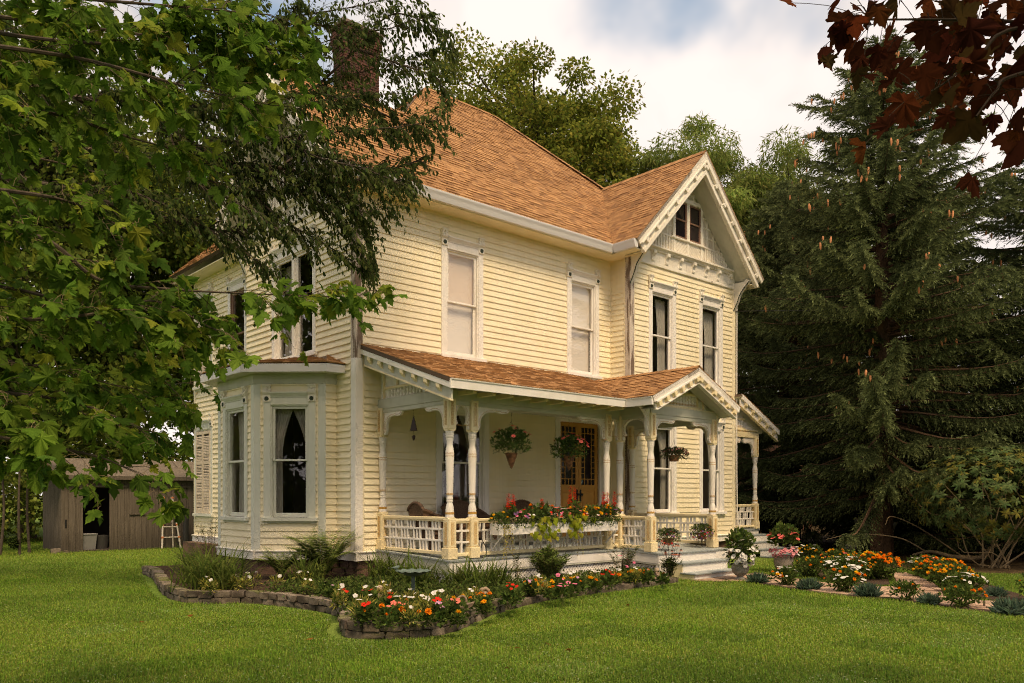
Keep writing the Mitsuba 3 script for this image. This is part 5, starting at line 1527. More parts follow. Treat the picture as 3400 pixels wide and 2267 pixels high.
# red-leaved maple branch hanging in at the upper right
RED = [[[-5.13, -13.4, 3.18], [-5.77, -13.16, 3.07], [-6.03, -13.06, 3.02], [-6.25, -12.93, 2.99]], [[-5.13, -13.4, 3.23], [-5.83, -13.17, 3.03], [-5.97, -13.11, 2.93], [-6.09, -13.07, 2.83], [-6.15, -13.02, 2.78]], [[-5.13, -13.4, 3.14], [-5.83, -13.17, 2.9], [-5.95, -13.14, 2.82], [-6.04, -13.12, 2.73]]]
RED_LEAVES = [[-6.37, -12.88, 3.0, 0.113], [-6.17, -12.88, 3.08, 0.104], [-6.17, -12.98, 3.03, 0.101], [-5.98, -13.0, 3.11, 0.105], [-5.9, -13.07, 3.11, 0.138], [-6.43, -12.93, 2.89, 0.123], [-6.42, -12.97, 2.88, 0.093], [-6.12, -12.74, 2.99, 0.093], [-6.3, -12.93, 2.87, 0.091], [-6.26, -12.98, 2.93, 0.113], [-5.91, -12.84, 3.03, 0.14], [-6.08, -13.0, 2.97, 0.111], [-5.91, -12.93, 3.12, 0.085], [-5.98, -13.08, 3.04, 0.087], [-5.93, -13.03, 3.04, 0.106], [-6.14, -13.14, 2.88, 0.141], [-5.86, -13.1, 3.01, 0.106], [-5.7, -13.1, 3.14, 0.102], [-5.86, -13.16, 3.01, 0.096], [-5.91, -12.98, 2.99, 0.15], [-5.92, -13.02, 2.94, 0.156], [-6.16, -13.17, 2.8, 0.094], [-5.76, -13.11, 3.01, 0.1], [-5.83, -13.15, 2.93, 0.105], [-6.16, -13.03, 2.8, 0.115], [-6.34, -13.03, 2.68, 0.123], [-5.88, -12.94, 2.85, 0.128], [-6.04, -13.03, 2.8, 0.119], [-5.88, -13.03, 2.85, 0.149], [-5.82, -12.99, 2.8, 0.179], [-5.84, -13.07, 2.86, 0.116], [-5.69, -13.07, 2.95, 0.112], [-5.93, -13.18, 2.79, 0.117], [-5.71, -13.13, 2.94, 0.109], [-5.89, -13.18, 2.73, 0.094], [-5.66, -13.09, 2.73, 0.147], [-5.92, -12.89, 2.97, 0.111], [-6.4, -12.94, 2.87, 0.066], [-6.31, -12.99, 2.95, 0.088], [-6.06, -13.17, 2.99, 0.083]]
RM = tag(K('red_maple'), 'red-leaved maple whose dark lobed leaves hang in at the upper right corner', 'tree')
put(RM + '__trunk', MB().tube(smooth_line([[-4.2, -13.8, -.3], [-4.25, -13.75, 1.5], [-4.4, -13.7, 3.2], [-4.5, -13.6, 6]], 12), np.linspace(.16, .07, 12), 9), 'bark')
wd = MB()
brp = []
for b in RED:
    q = smooth_line(np.vstack([[[-4.38, -13.7, 2.9]], b]), 24)
    wd.tube(q, np.linspace(.0075, .0022, 24), 6, False)
    brp.append(q)
put(RM + '__branch', wd, 'twig_bark')
brp = np.vstack(brp)
r = np.random.default_rng(75)
st = MB()
for x, y, z, s in RED_LEAVES + [[q[0] + a_, q[1] + b_, q[2] + c_, q[3] * .72] for q, (a_, b_, c_) in zip(RED_LEAVES + RED_LEAVES[10:36], np.random.default_rng(76).normal(0, .06, (66, 3)).tolist())]:
    p = np.array([x, y, z])
    near = brp[np.argmin(((brp - p) ** 2).sum(1) + 0.02 * r.random(len(brp)))]
    away = unit(p - near + [0, 0, -.04])
    tip = unit(away * .6 + r.normal(0, .45, 3) + [0, 0, -.55])
    bs = p - tip * s * .5
    st.tube(smooth_line([near, (near + bs) / 2 + [0, 0, .015], bs], 5), .0011, 3, False)
    face = unit(EYE - p)
    nrm = face * .8 + r.normal(0, .45, 3) + [0, 0, .35]
    c = pick(r, [(.060, .018, .009), (.042, .013, .007), (.085, .025, .009), (.05, .03, .011)], 1, .2)
    v, f, cc = leaves(MAPLE, [bs], [tip], [nrm], [s * .80], c)
    put(RM + '__leaf', (v, f), 'leaf', smooth=True, color=np.clip(cc, .003, .9))
tag(put(RM + '__stalks', st, 'twig_bark'), kind='stuff')

# ------------------------------------------------------------------ bed wall, soil, path
import scipy.spatial as sps
WALL = [(-2.39, 5.03), (-2.54, 3.96), (-2.85, 2.8), (-3.3, 1.2), (-3.52, 0.0), (-3.46, -.62), (-3.15, -1.01), (-2.80, -1.25), (-2.61, -1.79), (-2.46, -2.55), (-2.40, -3.07), (-2.46, -3.57), (-2.75, -4.2), (-3.12, -4.75),
        (-3.27, -5.2), (-3.15, -5.45), (-2.95, -5.6), (-2.72, -5.73), (-2.44, -5.78), (-2.14, -5.75), (-1.84, -5.63), (-1.43, -5.34), (-1.04, -5.11), (-.64, -4.87), (-.13, -4.67), (.78, -4.34), (1.58, -4.18), (1.95, -4.18), (2.56, -4.15), (3.09, -4.13), (3.71, -4.07), (4.08, -4.05), (5.05, -3.96)]
WP = smooth_line(np.column_stack([WALL, np.zeros(len(WALL))]), 160)[:, :2]
cut = int(np.argmin(((WP - [-.20, -4.70]) ** 2).sum(1)))
GW = tag(K('garden_wall'), 'low curving wall of mossy grey-brown blocks that holds the flower bed', 'wall')
mats = ['garden_stone', 'garden_stone', 'garden_stone_pale']
stone_course(GW + '__stone', WP[:cut], -.015, .098, .17, .255, None, 81, 0.0, mats=mats, rough=.007)
stone_course(GW + '__stone', WP[:cut], .083, .105, .20, .255, None, 82, -.012, mats=mats, rough=.008)
stone_course(GW + '__stone', WP[cut:], -.02, .115, .22, .29, None, 83, 0.0, mats=mats, rough=.009)


def bed_z(x, y):
    return np.clip(.15 - .028 * np.maximum(x + .6, 0) * 1.1, .075, .15)


def soil_mesh(poly, zf, step=.11, seed=1, amp=.03):
    P = Polygon(poly).buffer(0)
    x0, y0, x1, y1 = P.bounds
    g = np.stack(np.meshgrid(np.arange(x0, x1, step), np.arange(y0, y1, step)), -1).reshape(-1, 2)
    r = np.random.default_rng(seed)
    g = g + r.normal(0, step * .2, g.shape)
    import shapely
    g = g[shapely.contains_xy(P, g[:, 0], g[:, 1])]
    b = np.array([P.exterior.interpolate(t).coords[0] for t in np.arange(0, P.exterior.length, step)])
    pts = np.vstack([g, b])
    tri = sps.Delaunay(pts).simplices
    cen = pts[tri].mean(1)
    tri = tri[shapely.contains_xy(P, cen[:, 0], cen[:, 1])]
    z = zf(pts[:, 0], pts[:, 1]) + amp * (meshkit.fbm(np.column_stack([pts * 4, 0 * pts[:, 0]]), 3, seed) - .5)
    return np.column_stack([pts, z]), tri


def soil_fn(p, n, uv):
    a = noise(p.x * 55, p.y * 55, p.z * 20)
    b = fbm(p.x * 7, p.y * 7, 0, 3)
    return mix(mi.Color3f(.022, .014, .010), mi.Color3f(.060, .040, .026), .5 * a + .5 * b)
solid('bed_soil', proc(soil_fn), 0.95, 0.15)
inner = LineString(WP).parallel_offset(.10, 'left')
ip = np.array(inner.coords)
if np.linalg.norm(ip[0] - WP[0]) > 1:
    ip = ip[::-1]
poly = np.vstack([ip, [(5.1, -3.3), (5.0, -2.35), (.5, -2.35), (.5, .1), (.1, .1), (-.2, .9), (-1.15, 1.8), (-1.15, 3.4), (-.2, 4.3), (.5, 5.2)]])
put('garden_bed', soil_mesh(poly, bed_z, seed=3), 'bed_soil', smooth=True)
labels['garden_bed'] = {'kind': 'structure'}
PATH = [(5.26, -4.10), (6.05, -4.85), (5.75, -5.6), (5.35, -6.79), (5.25, -7.59), (5.45, -8.0), (5.26, -8.48), (5.04, -8.98), (4.98, -9.3), (5.0, -9.65), (4.75, -10.1), (4.3, -11.2), (5.9, -11.4), (6.55, -9.6), (6.25, -9.2), (6.38, -8.75), (6.4, -8.5), (7.5, -8.05), (8.58, -7.49), (9.46, -6.93), (10.35, -6.26), (10.1, -5.9), (9.4, -6.3), (8.2, -6.85), (7.2, -7.30), (6.8, -6.9), (7.0, -6.0), (7.6, -4.6), (7.85, -3.95), (5.4, -3.98)]
put('path', soil_mesh(PATH, lambda x, y: 0.0 * x + .004, .14, 5, .012), 'bed_soil', smooth=True)
labels['path'] = {'kind': 'structure'}
pp = Polygon(PATH).buffer(-.03)
r = np.random.default_rng(84)
x0, y0, x1, y1 = pp.bounds
seeds = []
while len(seeds) < 90:
    q = r.uniform([x0, y0], [x1, y1])
    if all(np.hypot(*(q - s)) > .42 for s in seeds) or r.random() < .002:
        seeds.append(q)
    if r.random() < .0004:
        break
seeds = np.array(seeds)
vor = sps.Voronoi(np.vstack([seeds, [(x0 - 9, y0 - 9), (x1 + 9, y0 - 9), (x0 - 9, y1 + 9), (x1 + 9, y1 + 9)]]))
for i in range(len(seeds)):
    reg = vor.regions[vor.point_region[i]]
    if -1 in reg or not reg:
        continue
    g = Polygon(vor.vertices[reg]).intersection(pp).buffer(-.035, join_style=2).buffer(.02)
    for q in getattr(g, 'geoms', [g]):
        if q.area > .02:
            h = .018 + r.uniform(-.004, .008)
            top = q.buffer(-.012)
            m = MB()
            e = np.array(q.exterior.simplify(.004).coords[:-1])
            c = np.array(q.centroid.coords[0])
            k = len(e)
            e2 = c + (e - c) * .965
            tilt = r.normal(0, .012, 2)
            zz = lambda a: h + (a - c) @ tilt
            m.add(np.vstack([np.column_stack([e, np.full(k, -.01)]), np.column_stack([e, zz(e) - .006]), np.column_stack([e2, zz(e2)]), [[*c, h + .002]]]),
                  [[a + o, (a + 1) % k + o, (a + 1) % k + k + o, a + k + o] for o in (0, k) for a in range(k)])
            m.add(np.vstack([np.column_stack([e2, zz(e2)]), [[*c, h + .002]]]), [[a, (a + 1) % k, k] for a in range(k)])
            put('path__flagstone', m, 'flagstone')
ISL = [(7.15, -6.15), (7.0, -6.8), (7.35, -7.15), (9.5, -6.15), (10.6, -4.6), (12.6, -3.2), (11.8, -2.7), (8.4, -4.9)]
put('garden_bed', soil_mesh(ISL, lambda x, y: 0 * x + .025, .13, 6), 'bed_soil', smooth=True)
RB = [(10.4, -6.35), (9.5, -7.0), (7.6, -8.12), (6.45, -8.6), (6.5, -9.0), (6.35, -9.25), (6.7, -9.7), (7.5, -9.3), (9.2, -8.1), (10.6, -6.8)]
put('garden_bed', soil_mesh(RB, lambda x, y: 0 * x + .025, .13, 7), 'bed_soil', smooth=True)
FB = [(5.98, -4.95), (5.62, -5.7), (5.25, -6.7), (5.1, -7.6), (5.3, -8.05), (5.1, -8.5), (4.85, -9.2), (4.6, -10.1), (4.85, -10.2), (5.1, -9.3), (5.4, -8.5), (5.6, -8.0), (5.4, -7.55), (5.5, -6.8), (5.85, -5.75), (6.15, -5.0)]
put('garden_bed', soil_mesh(FB, lambda x, y: 0 * x + .015, .12, 8), 'bed_soil', smooth=True)
for k in ('garden_bed_001', 'garden_bed_002', 'garden_bed_003'):
    labels[k] = {'kind': 'structure'}
# bare, needle-strewn ground under the spruces
SG = [(12.5, -2.2), (11.0, -5.6), (11.4, -7.6), (12.8, -9.6), (30, -22), (60, -10), (40, 20), (16, 2)]
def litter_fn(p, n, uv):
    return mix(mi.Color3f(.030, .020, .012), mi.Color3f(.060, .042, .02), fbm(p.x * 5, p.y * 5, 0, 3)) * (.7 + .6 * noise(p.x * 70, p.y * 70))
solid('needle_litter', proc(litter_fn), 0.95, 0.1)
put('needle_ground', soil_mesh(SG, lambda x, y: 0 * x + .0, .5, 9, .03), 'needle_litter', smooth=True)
labels['needle_ground'] = {'kind': 'structure'}

# ------------------------------------------------------------------ lawn grass: one tuft patch, laid out many times
r = np.random.default_rng(90)
def grass_patch(n, size, h, cols, seed):
    r = np.random.default_rng(seed)
    p = r.uniform(-size / 2, size / 2, (n, 2))
    az = r.uniform(0, 2 * np.pi, n)
    hh = h * r.uniform(.5, 1.3, n)
    ln = r.uniform(.15, .75, n)
    d = np.stack([np.cos(az), np.sin(az)], -1)
    s = np.stack([-np.sin(az), np.cos(az)], -1)
    w = .0035 * r.uniform(.7, 1.5, n)
    z = 0 * hh
    b0 = np.column_stack([p - s * w[:, None], z - .014]); b1 = np.column_stack([p + s * w[:, None], z - .014])
    m = np.column_stack([p + d * (ln * hh * .35)[:, None], hh * .62]); t = np.column_stack([p + d * (ln * hh)[:, None], hh * (1 - .35 * ln)])
    m0 = m - np.column_stack([s * w[:, None] * .8, z]); m1 = m + np.column_stack([s * w[:, None] * .8, z])
    V = np.stack([b0, b1, m1, m0, t], 1).reshape(-1, 3)
    F = (np.array([[0, 1, 2], [0, 2, 3], [3, 2, 4]])[None] + (np.arange(n) * 5)[:, None, None]).reshape(-1, 3)
    c = np.repeat(pick(r, cols, n, .22), 5, 0)
    # a few clover leaflets
    q = n // 22
    lp = np.column_stack([r.uniform(-size / 2, size / 2, (q, 2)), r.uniform(.015, .04, q)])
    cv, cf, cc = leaves(DISC, lp, r.normal(0, 1, (q, 3)) * [1, 1, .2], r.normal(0, .3, (q, 3)) + [0, 0, 1], r.uniform(.012, .022, q), pick(r, [(.15, .23, .06), (.20, .27, .09), (.30, .34, .18)], q))
    return (np.vstack([V, cv]), np.vstack([F, cf + len(V)])), np.vstack([c, cc])


GC = [(.165, .275, .034), (.20, .305, .040), (.135, .235, .030), (.225, .31, .052), (.27, .31, .075)]
shapely_ = __import__('shapely')
bedP = Polygon(poly).union(LineString(WP).buffer(.14)).buffer(.02)
allbeds = bedP.union(Polygon(PATH).buffer(-.03)).union(Polygon(ISL)).union(Polygon(RB)).union(Polygon(FB)).union(Polygon(SG)).union(sbox(0, -2.3, 12.2, 9.3)).union(sbox(5.4, -4.0, 7.3, -3)).union(sbox(-1.9, 13.8, 4, 17)).union(sbox(12, -1.9, 13.8, 3)).union(Polygon([(.6, 9.4), (-1.4, 4.8), (-1.4, 1), (.5, 0), (1, 9)]))
sizes = ((.7, 1700, .046, 91, 12.0), (1.1, 2000, .05, 92, 19.0), (2.2, 2600, .065, 93, 34.0))
TONES = [(1.0, 1.0, 1.0), (.82, .86, .85), (1.18, 1.12, 1.1), (1.1, 1.1, 1.3), (.93, 1.0, .85)]
for i, (s, n, h, seed, far) in enumerate(sizes):
    for j, tn in enumerate(TONES):
        m, c = grass_patch(n, s, h * (.8, 1.0, .85, .75, 1.2)[j], GC, seed + 10 * j)
        scene['grass_patch_%d_%d' % (i, j)] = {'type': 'shapegroup', 'blades': mikit.ply(m, 'leaf_matte', color=np.clip(c * tn, .003, .9))}


def tone_at(x, y):
    v = float(meshkit.fbm(np.array([[x * .33, y * .33, 3.0]]), 3, 5)[0])
    q = int(r.integers(5))
    return (1 if v < .42 else (2 if v > .56 else 0)) if r.random() < .62 else q
ng = 0
gx, gy = np.meshgrid(np.arange(-16, 34, 1.0), np.arange(-13, 34, 1.0))
def visible(x, y, mrg):
    d = np.array([x, y]) - EYE[:2]
    f = d @ FWD[:2]
    s = d @ np.array([FWD[1], -FWD[0]])
    return f > 5.5 and abs(s) < .66 * f + mrg, f
done = 0
for i, (s, n, h, seed, far) in enumerate(sizes):
    near = (0, 12.0, 19.0)[i]
    for x in np.arange(-18, 36, s):
        for y in np.arange(-13.9, 36, s):
            ok, f = visible(x, y, 1.0)
            if not ok or not (near - (.75 * s if i else 0) <= f < far + .3):
                continue
            b = sbox(x - s / 2, y - s / 2, x + s / 2, y + s / 2)
            fr = allbeds.intersection(b).area / (s * s)
            if fr > .985:
                continue
            if fr > .02:
                # at the edges of beds and walls the patch is cut to the lawn
                m, c = grass_patch(n, s, h, GC, int(done) + 1000)
                c = np.clip(c * TONES[tone_at(x, y)], .003, .9)
                v, ff = m
                k = 5
                cen = v[ff].mean(1)[:, :2] + [x, y]
                keep = ~shapely_.contains_xy(allbeds, cen[:, 0], cen[:, 1])
                scene['grass__%03d' % (done + 1)] = mikit.ply((v + [x, y, 0], ff[keep]), 'leaf_matte', color=c)
            else:
                rot = int(r.integers(4)) * 90
                scene['grass__%03d' % (done + 1)] = {'type': 'instance', 'group': {'type': 'ref', 'id': 'grass_patch_%d_%d' % (i, tone_at(x, y))}, 'to_world': T().translate([float(x), float(y), 0]).rotate([0, 0, 1], rot)}
            done += 1
tag('grass', 'short mown green grass with clover', 'grass', kind='stuff')

# ------------------------------------------------------------------ flower heads (one of each, placed many times)
def head(name, col, kind, seed):
    r = np.random.default_rng(seed)
    parts = []
    if kind == 'm':          # marigold: a dome of short petals
        n = 46
        th = np.arccos(1 - r.random(n) * 1.05)
        ph = np.arange(n) * 2.4
        d = np.stack([np.sin(th) * np.cos(ph), np.sin(th) * np.sin(ph), np.cos(th)], -1)
        parts.append(leaves(DIAM, d * .008, d + r.normal(0, .15, (n, 3)), np.cross(d, [.3, .5, .2]) + [0, 0, 1], .027 * r.uniform(.8, 1.15, n), pick(r, [col], n, .12)))
    elif kind == 'i':        # impatiens: five flat petals
        a = np.arange(5) * 2 * np.pi / 5
        d = np.stack([np.cos(a), np.sin(a), 0 * a + .1], -1)
        parts.append(leaves(DISC, d * .001, d, np.tile([0, 0, 1.0], (5, 1)), .030, pick(r, [col], 5, .06)))
    elif kind == 'p':        # petunia: a wide trumpet
        a = np.arange(8) * 2 * np.pi / 8
        d = np.stack([np.cos(a), np.sin(a), 0 * a + .35], -1)
        parts.append(leaves(DISC, d * .004 + [0, 0, -.01], d, np.tile([0, 0, 1.0], (8, 1)), .040, pick(r, [col], 8, .06)))
    m, c = join(parts)
    return mikit.ply(m, 'petal', color=np.clip(c, .003, .95))


HEAD = {}
for k, col in dict(mo=(.85, .28, .012), my=(.90, .52, .02), iw=(.74, .72, .69), ir=(.75, .035, .02), **{'is': (.80, .22, .16)}, il=(.62, .33, .50), ip=(.78, .20, .33), pw=(.74, .72, .67), pp=(.72, .30, .33), pv=(.25, .13, .30), pr=(.55, .03, .04), pc=(.85, .20, .17)).items():
    HEAD[k] = head(k, col, k[0], len(HEAD) + 5)


def set_head(key, kind, p, r, size=1.0, face=None):
    d = unit(np.array([r.normal(0, .4), r.normal(0, .4), 1.0]) + (0 if face is None else np.asarray(face)))
    ax = np.cross([0, 0, 1], d)
    an = math.degrees(math.acos(np.clip(d[2], -1, 1)))
    k = K(key + '__flower')
    tr = T().translate(np.asarray(p, float).tolist())
    if an > .5:
        tr = tr.rotate(ax.tolist(), an)
    scene[k] = {**HEAD[kind], 'to_world': tr.rotate([0, 0, 1], float(r.uniform(0, 360))).scale(float(size * r.uniform(.6, 1.3)))}


def foliage(key, c, rad, n, size, cols, seed, shape=DIAM, up=.4, mat='leaf_matte', stems=True, ground=None):
    r = np.random.default_rng(seed)
    c, rad = np.asarray(c, float), np.asarray(rad, float)
    d = unit(r.normal(size=(n, 3)))
    d[:, 2] = np.where(d[:, 2] < -.5, -d[:, 2], d[:, 2])
    q = c + d * rad * (r.random((n, 1)) ** .4)
    tip = d * .8 + r.normal(0, .4, (n, 3)) + [0, 0, up]
    parts = [leaves(shape, q, tip, r.normal(0, .5, (n, 3)) + [0, 0, 1], size * r.uniform(.6, 1.3, n), pick(r, cols, n, .22))]
    if ground is not None:
        m = max(4, n // 14)
        b = np.array([c[0], c[1], ground]) + r.normal(0, .25, (m, 3)) * [rad[0], rad[1], 0]
        e = q[r.integers(n, size=m)]
        w = np.array([[-.04, 0, 0], [.04, 0, 0], [.03, 1, 0], [-.03, 1, 0]])
        L = np.linalg.norm(e - b, axis=1)
        parts.append(leaves((w, np.array([[0, 1, 2], [0, 2, 3]])), b, e - b, r.normal(0, 1, (m, 3)), L * .9, pick(r, [(.06, .08, .02)], m)))
    return put_leaves(key + '__foliage', parts, mat)


GREEN = [(.075, .115, .026), (.10, .14, .032), (.055, .085, .022)]
VARIEG = [(.30, .27, .05), (.20, .22, .04), (.10, .13, .03), (.38, .33, .10)]
NAMES = {'mo': ('marigold', 'orange marigold plant in the walled flower bed', 'orange marigolds in the walled bed'), 'my': ('marigold', 'yellow marigold plant in the walled flower bed', 'yellow marigolds in the walled bed'),
         'iw': ('impatiens', 'white-flowered plant with yellow striped leaves in the walled bed', 'white impatiens in the walled bed'), 'ir': ('impatiens', 'scarlet-flowered plant in the walled flower bed', 'scarlet impatiens in the walled bed'),
         'is': ('impatiens', 'salmon-flowered plant in the walled flower bed', 'salmon impatiens in the walled bed'), 'il': ('impatiens', 'lilac-flowered plant in the walled flower bed', 'lilac impatiens in the walled bed'), 'ip': ('impatiens', 'pink-flowered plant in the walled flower bed', 'pink impatiens in the walled bed')}
BED_PLANTS = [('i', 'w', [(-2.95, -4.85, 0.42), (-2.76, -4.90, 0.42)]), ('i', 'w', [(-3.13, -5.24, 0.42)]), ('i', 'w', [(-2.30, -4.04, 0.42), (-2.18, -4.15, 0.42), (-2.26, -4.01, 0.42)]), ('i', 'w', [(-1.76, -3.65, 0.42)]), ('i', 'w', [(-1.96, -4.07, 0.42)]), ('i', 'w', [(-2.32, -4.68, 0.42)]), ('i', 'w', [(-2.01, -4.71, 0.42)]), ('i', 'w', [(-2.23, -5.14, 0.42), (-2.05, -5.30, 0.42)]), ('i', 'w', [(-2.60, -5.27, 0.42), (-2.53, -5.45, 0.42), (-2.50, -5.48, 0.42), (-2.53, -5.34, 0.42)]), ('i', 'w', [(-2.32, -5.42, 0.42)]), ('i', 'w', [(-1.81, -5.15, 0.42), (-1.93, -5.17, 0.42)]), ('i', 'w', [(-2.49, -3.73, 0.42)]), ('i', 'w', [(-2.75, -4.11, 0.42)]), ('i', 'w', [(-2.44, -5.70, 0.42), (-2.49, -5.71, 0.42)]), ('i', 'w', [(-2.79, -5.85, 0.36)]), ('i', 'w', [(-1.07, -4.85, 0.36), (-1.18, -5.03, 0.36)]), ('i', 'w', [(-0.83, -4.65, 0.36)]), ('i', 'r', [(-2.59, -3.99, 0.38), (-2.50, -3.80, 0.38), (-2.62, -4.09, 0.38)]), ('i', 'r', [(-3.07, -5.35, 0.38), (-3.17, -5.41, 0.38)]), ('i', 'r', [(-2.54, -5.01, 0.38)]), ('i', 'r', [(-2.19, -5.56, 0.38), (-2.31, -5.67, 0.38), (-2.10, -5.42, 0.38), (-2.21, -5.64, 0.38)]), ('i', 'r', [(-2.28, -4.14, 0.38)]), ('i', 'r', [(-2.28, -4.65, 0.38)]), ('i', 's', [(-2.74, -5.40, 0.36), (-2.70, -5.48, 0.36), (-2.71, -5.58, 0.36)]), ('i', 's', [(-2.05, -5.80, 0.36), (-2.08, -5.67, 0.36), (-1.95, -5.67, 0.36), (-2.04, -5.65, 0.36), (-2.12, -5.90, 0.36)]), ('i', 's', [(-2.95, -5.61, 0.36)]), ('i', 's', [(-2.26, -3.93, 0.36)]), ('i', 'l', [(-2.31, -5.78, 0.36), (-2.31, -5.72, 0.36), (-2.26, -5.72, 0.36)]), ('i', 'l', [(-2.52, -6.10, 0.36)]), ('i', 'l', [(-2.10, -2.58, 0.36)]), ('i', 'l', [(-2.26, -3.07, 0.36)]), ('m', 'o', [(-3.15, -5.38, 0.30)]), ('m', 'o', [(-3.14, -5.85, 0.30)]), ('m', 'o', [(-2.91, -5.60, 0.30), (-2.75, -5.60, 0.30), (-2.83, -5.77, 0.30)]), ('m', 'o', [(-2.59, -5.29, 0.30), (-2.77, -5.18, 0.30), (-2.62, -5.52, 0.30)]), ('m', 'o', [(-2.19, -4.88, 0.30)]), ('m', 'o', [(-2.70, -5.88, 0.30), (-2.62, -5.96, 0.30), (-2.46, -5.95, 0.30)]), ('m', 'y', [(-2.36, -5.60, 0.30), (-2.32, -5.64, 0.30)]), ('m', 'y', [(-2.39, -6.25, 0.30)]), ('m', 'y', [(-2.06, -5.61, 0.30), (-2.00, -5.50, 0.30)]), ('m', 'y', [(-1.62, -5.17, 0.30), (-1.65, -5.20, 0.30)]), ('m', 'y', [(-1.36, -5.04, 0.30)]), ('m', 'y', [(-1.38, -5.53, 0.28), (-1.51, -5.64, 0.28)]), ('m', 'y', [(-1.03, -5.12, 0.28)]), ('m', 'o', [(-1.32, -5.16, 0.28)]), ('m', 'o', [(-0.89, -4.86, 0.28), (-0.93, -4.82, 0.28), (-0.82, -4.98, 0.28), (-0.86, -4.88, 0.28)]), ('m', 'o', [(-1.47, -5.62, 0.28)]), ('m', 'o', [(0.67, -4.14, 0.26), (0.61, -4.26, 0.26)]), ('m', 'o', [(0.62, -4.60, 0.26), (0.65, -4.79, 0.26), (0.83, -4.45, 0.26)]), ('m', 'o', [(1.04, -4.11, 0.26), (1.07, -3.95, 0.26)]), ('m', 'o', [(1.37, -4.04, 0.26)]), ('m', 'o', [(1.58, -4.51, 0.26)]), ('m', 'o', [(1.93, -4.54, 0.26)]), ('m', 'o', [(2.89, -3.98, 0.26), (3.10, -3.95, 0.26), (2.91, -4.21, 0.26), (2.96, -4.05, 0.26), (3.00, -3.86, 0.26)]), ('m', 'o', [(3.41, -4.00, 0.26), (3.44, -4.03, 0.26)]), ('m', 'o', [(3.85, -3.93, 0.26), (3.91, -3.98, 0.26)]), ('m', 'o', [(3.50, -4.31, 0.26)]), ('m', 'o', [(4.11, -3.92, 0.26)]), ('m', 'y', [(0.52, -4.84, 0.26)]), ('m', 'y', [(1.09, -4.33, 0.26)]), ('m', 'y', [(0.69, -4.41, 0.26), (0.80, -4.25, 0.26), (0.60, -4.34, 0.26)]), ('m', 'y', [(1.73, -3.97, 0.26), (1.82, -4.05, 0.26), (1.87, -4.10, 0.26)]), ('m', 'y', [(2.06, -4.28, 0.26), (2.20, -4.20, 0.26)]), ('m', 'y', [(2.27, -4.06, 0.26)]), ('m', 'y', [(3.70, -3.91, 0.26), (3.59, -3.93, 0.26)]), ('i', 'w', [(1.15, -3.93, 0.34), (1.32, -3.78, 0.34)]), ('i', 'w', [(0.98, -4.17, 0.34)]), ('i', 'w', [(0.60, -4.64, 0.34)]), ('i', 'w', [(1.89, -3.98, 0.34)]), ('i', 'w', [(2.17, -3.80, 0.34)]), ('i', 'w', [(2.44, -4.05, 0.34), (2.49, -4.09, 0.34), (2.53, -3.90, 0.34)]), ('i', 'w', [(3.03, -4.13, 0.34), (3.14, -3.99, 0.34)]), ('i', 'w', [(3.46, -4.16, 0.34)]), ('i', 'w', [(3.65, -3.96, 0.34)]), ('i', 'p', [(1.65, -3.91, 0.32), (1.75, -3.79, 0.32)]), ('i', 'p', [(0.70, -4.91, 0.32), (0.88, -4.90, 0.32), (0.82, -5.10, 0.32)]), ('i', 'p', [(0.42, -5.15, 0.32), (0.42, -5.14, 0.32), (0.44, -5.16, 0.32), (0.50, -5.22, 0.32)]), ('i', 'p', [(1.20, -4.47, 0.32)]), ('i', 'p', [(3.86, -3.59, 0.32)]), ('i', 'l', [(0.66, -4.27, 0.32), (0.56, -4.35, 0.32)]), ('i', 'l', [(1.58, -4.44, 0.32)]), ('i', 'l', [(3.58, -4.33, 0.32)]), ('i', 'r', [(3.01, -3.81, 0.32)]), ('i', 'r', [(2.80, -4.08, 0.32)]), ('i', 'r', [(2.34, -4.32, 0.32), (2.41, -4.49, 0.32)]), ('i', 'r', [(-0.08, -4.70, 0.32), (-0.05, -4.72, 0.32), (0.06, -4.50, 0.32)]), ('i', 'r', [(3.26, -4.93, 0.32)]), ('i', 'r', [(-0.36, -4.87, 0.40), (-0.47, -5.09, 0.40)]), ('i', 'r', [(-0.63, -5.17, 0.40), (-0.58, -5.29, 0.40)]), ('i', 'r', [(-0.86, -5.48, 0.40)]), ('i', 'w', [(-3.16, -0.54, 0.36)]), ('i', 'w', [(-3.30, -1.09, 0.36)]), ('i', 'w', [(-2.70, -0.60, 0.36)]), ('i', 'w', [(-2.77, -0.89, 0.36), (-2.63, -1.02, 0.36)]), ('i', 'w', [(-2.36, -0.34, 0.36), (-2.18, -0.30, 0.36)]), ('i', 'w', [(-2.22, -1.03, 0.36), (-2.20, -1.23, 0.36)]), ('i', 'w', [(-1.51, -0.70, 0.36), (-1.51, -0.90, 0.36), (-1.63, -0.79, 0.36)]), ('i', 'w', [(-2.13, -1.98, 0.36), (-2.13, -2.15, 0.36)])]
r = np.random.default_rng(101)
MARKS = [('birdbath', -1.5, -4.06), ('stone swan', -1.6, -5.36), ('stone goose', -.66, -4.66), ('cherub statue', -2.02, -3.98), ('hooded stone child', 4.42, -3.88), ('rounded shrub', 2.35, -2.95), ('big fern', -.72, -.05), ('spilling grass clump', -2.75, -.25), ('rose bush', 4.55, -2.9)]
ORD = ['', 'second ', 'third ', 'fourth ', 'fifth ', 'sixth ', 'seventh ', 'eighth ', 'ninth ', 'tenth ', 'eleventh ', 'twelfth ', 'thirteenth ', 'fourteenth ']
SPOTS = {}
for kind, c, pts in BED_PLANTS:
    m = np.mean(pts, 0)
    dd = [math.hypot(m[0] - a, m[1] - b) for _, a, b in MARKS]
    SPOTS.setdefault((NAMES[kind + c][1], int(np.argmin(dd))), []).append((min(dd), round(float(m[0]), 3), round(float(m[1]), 3)))


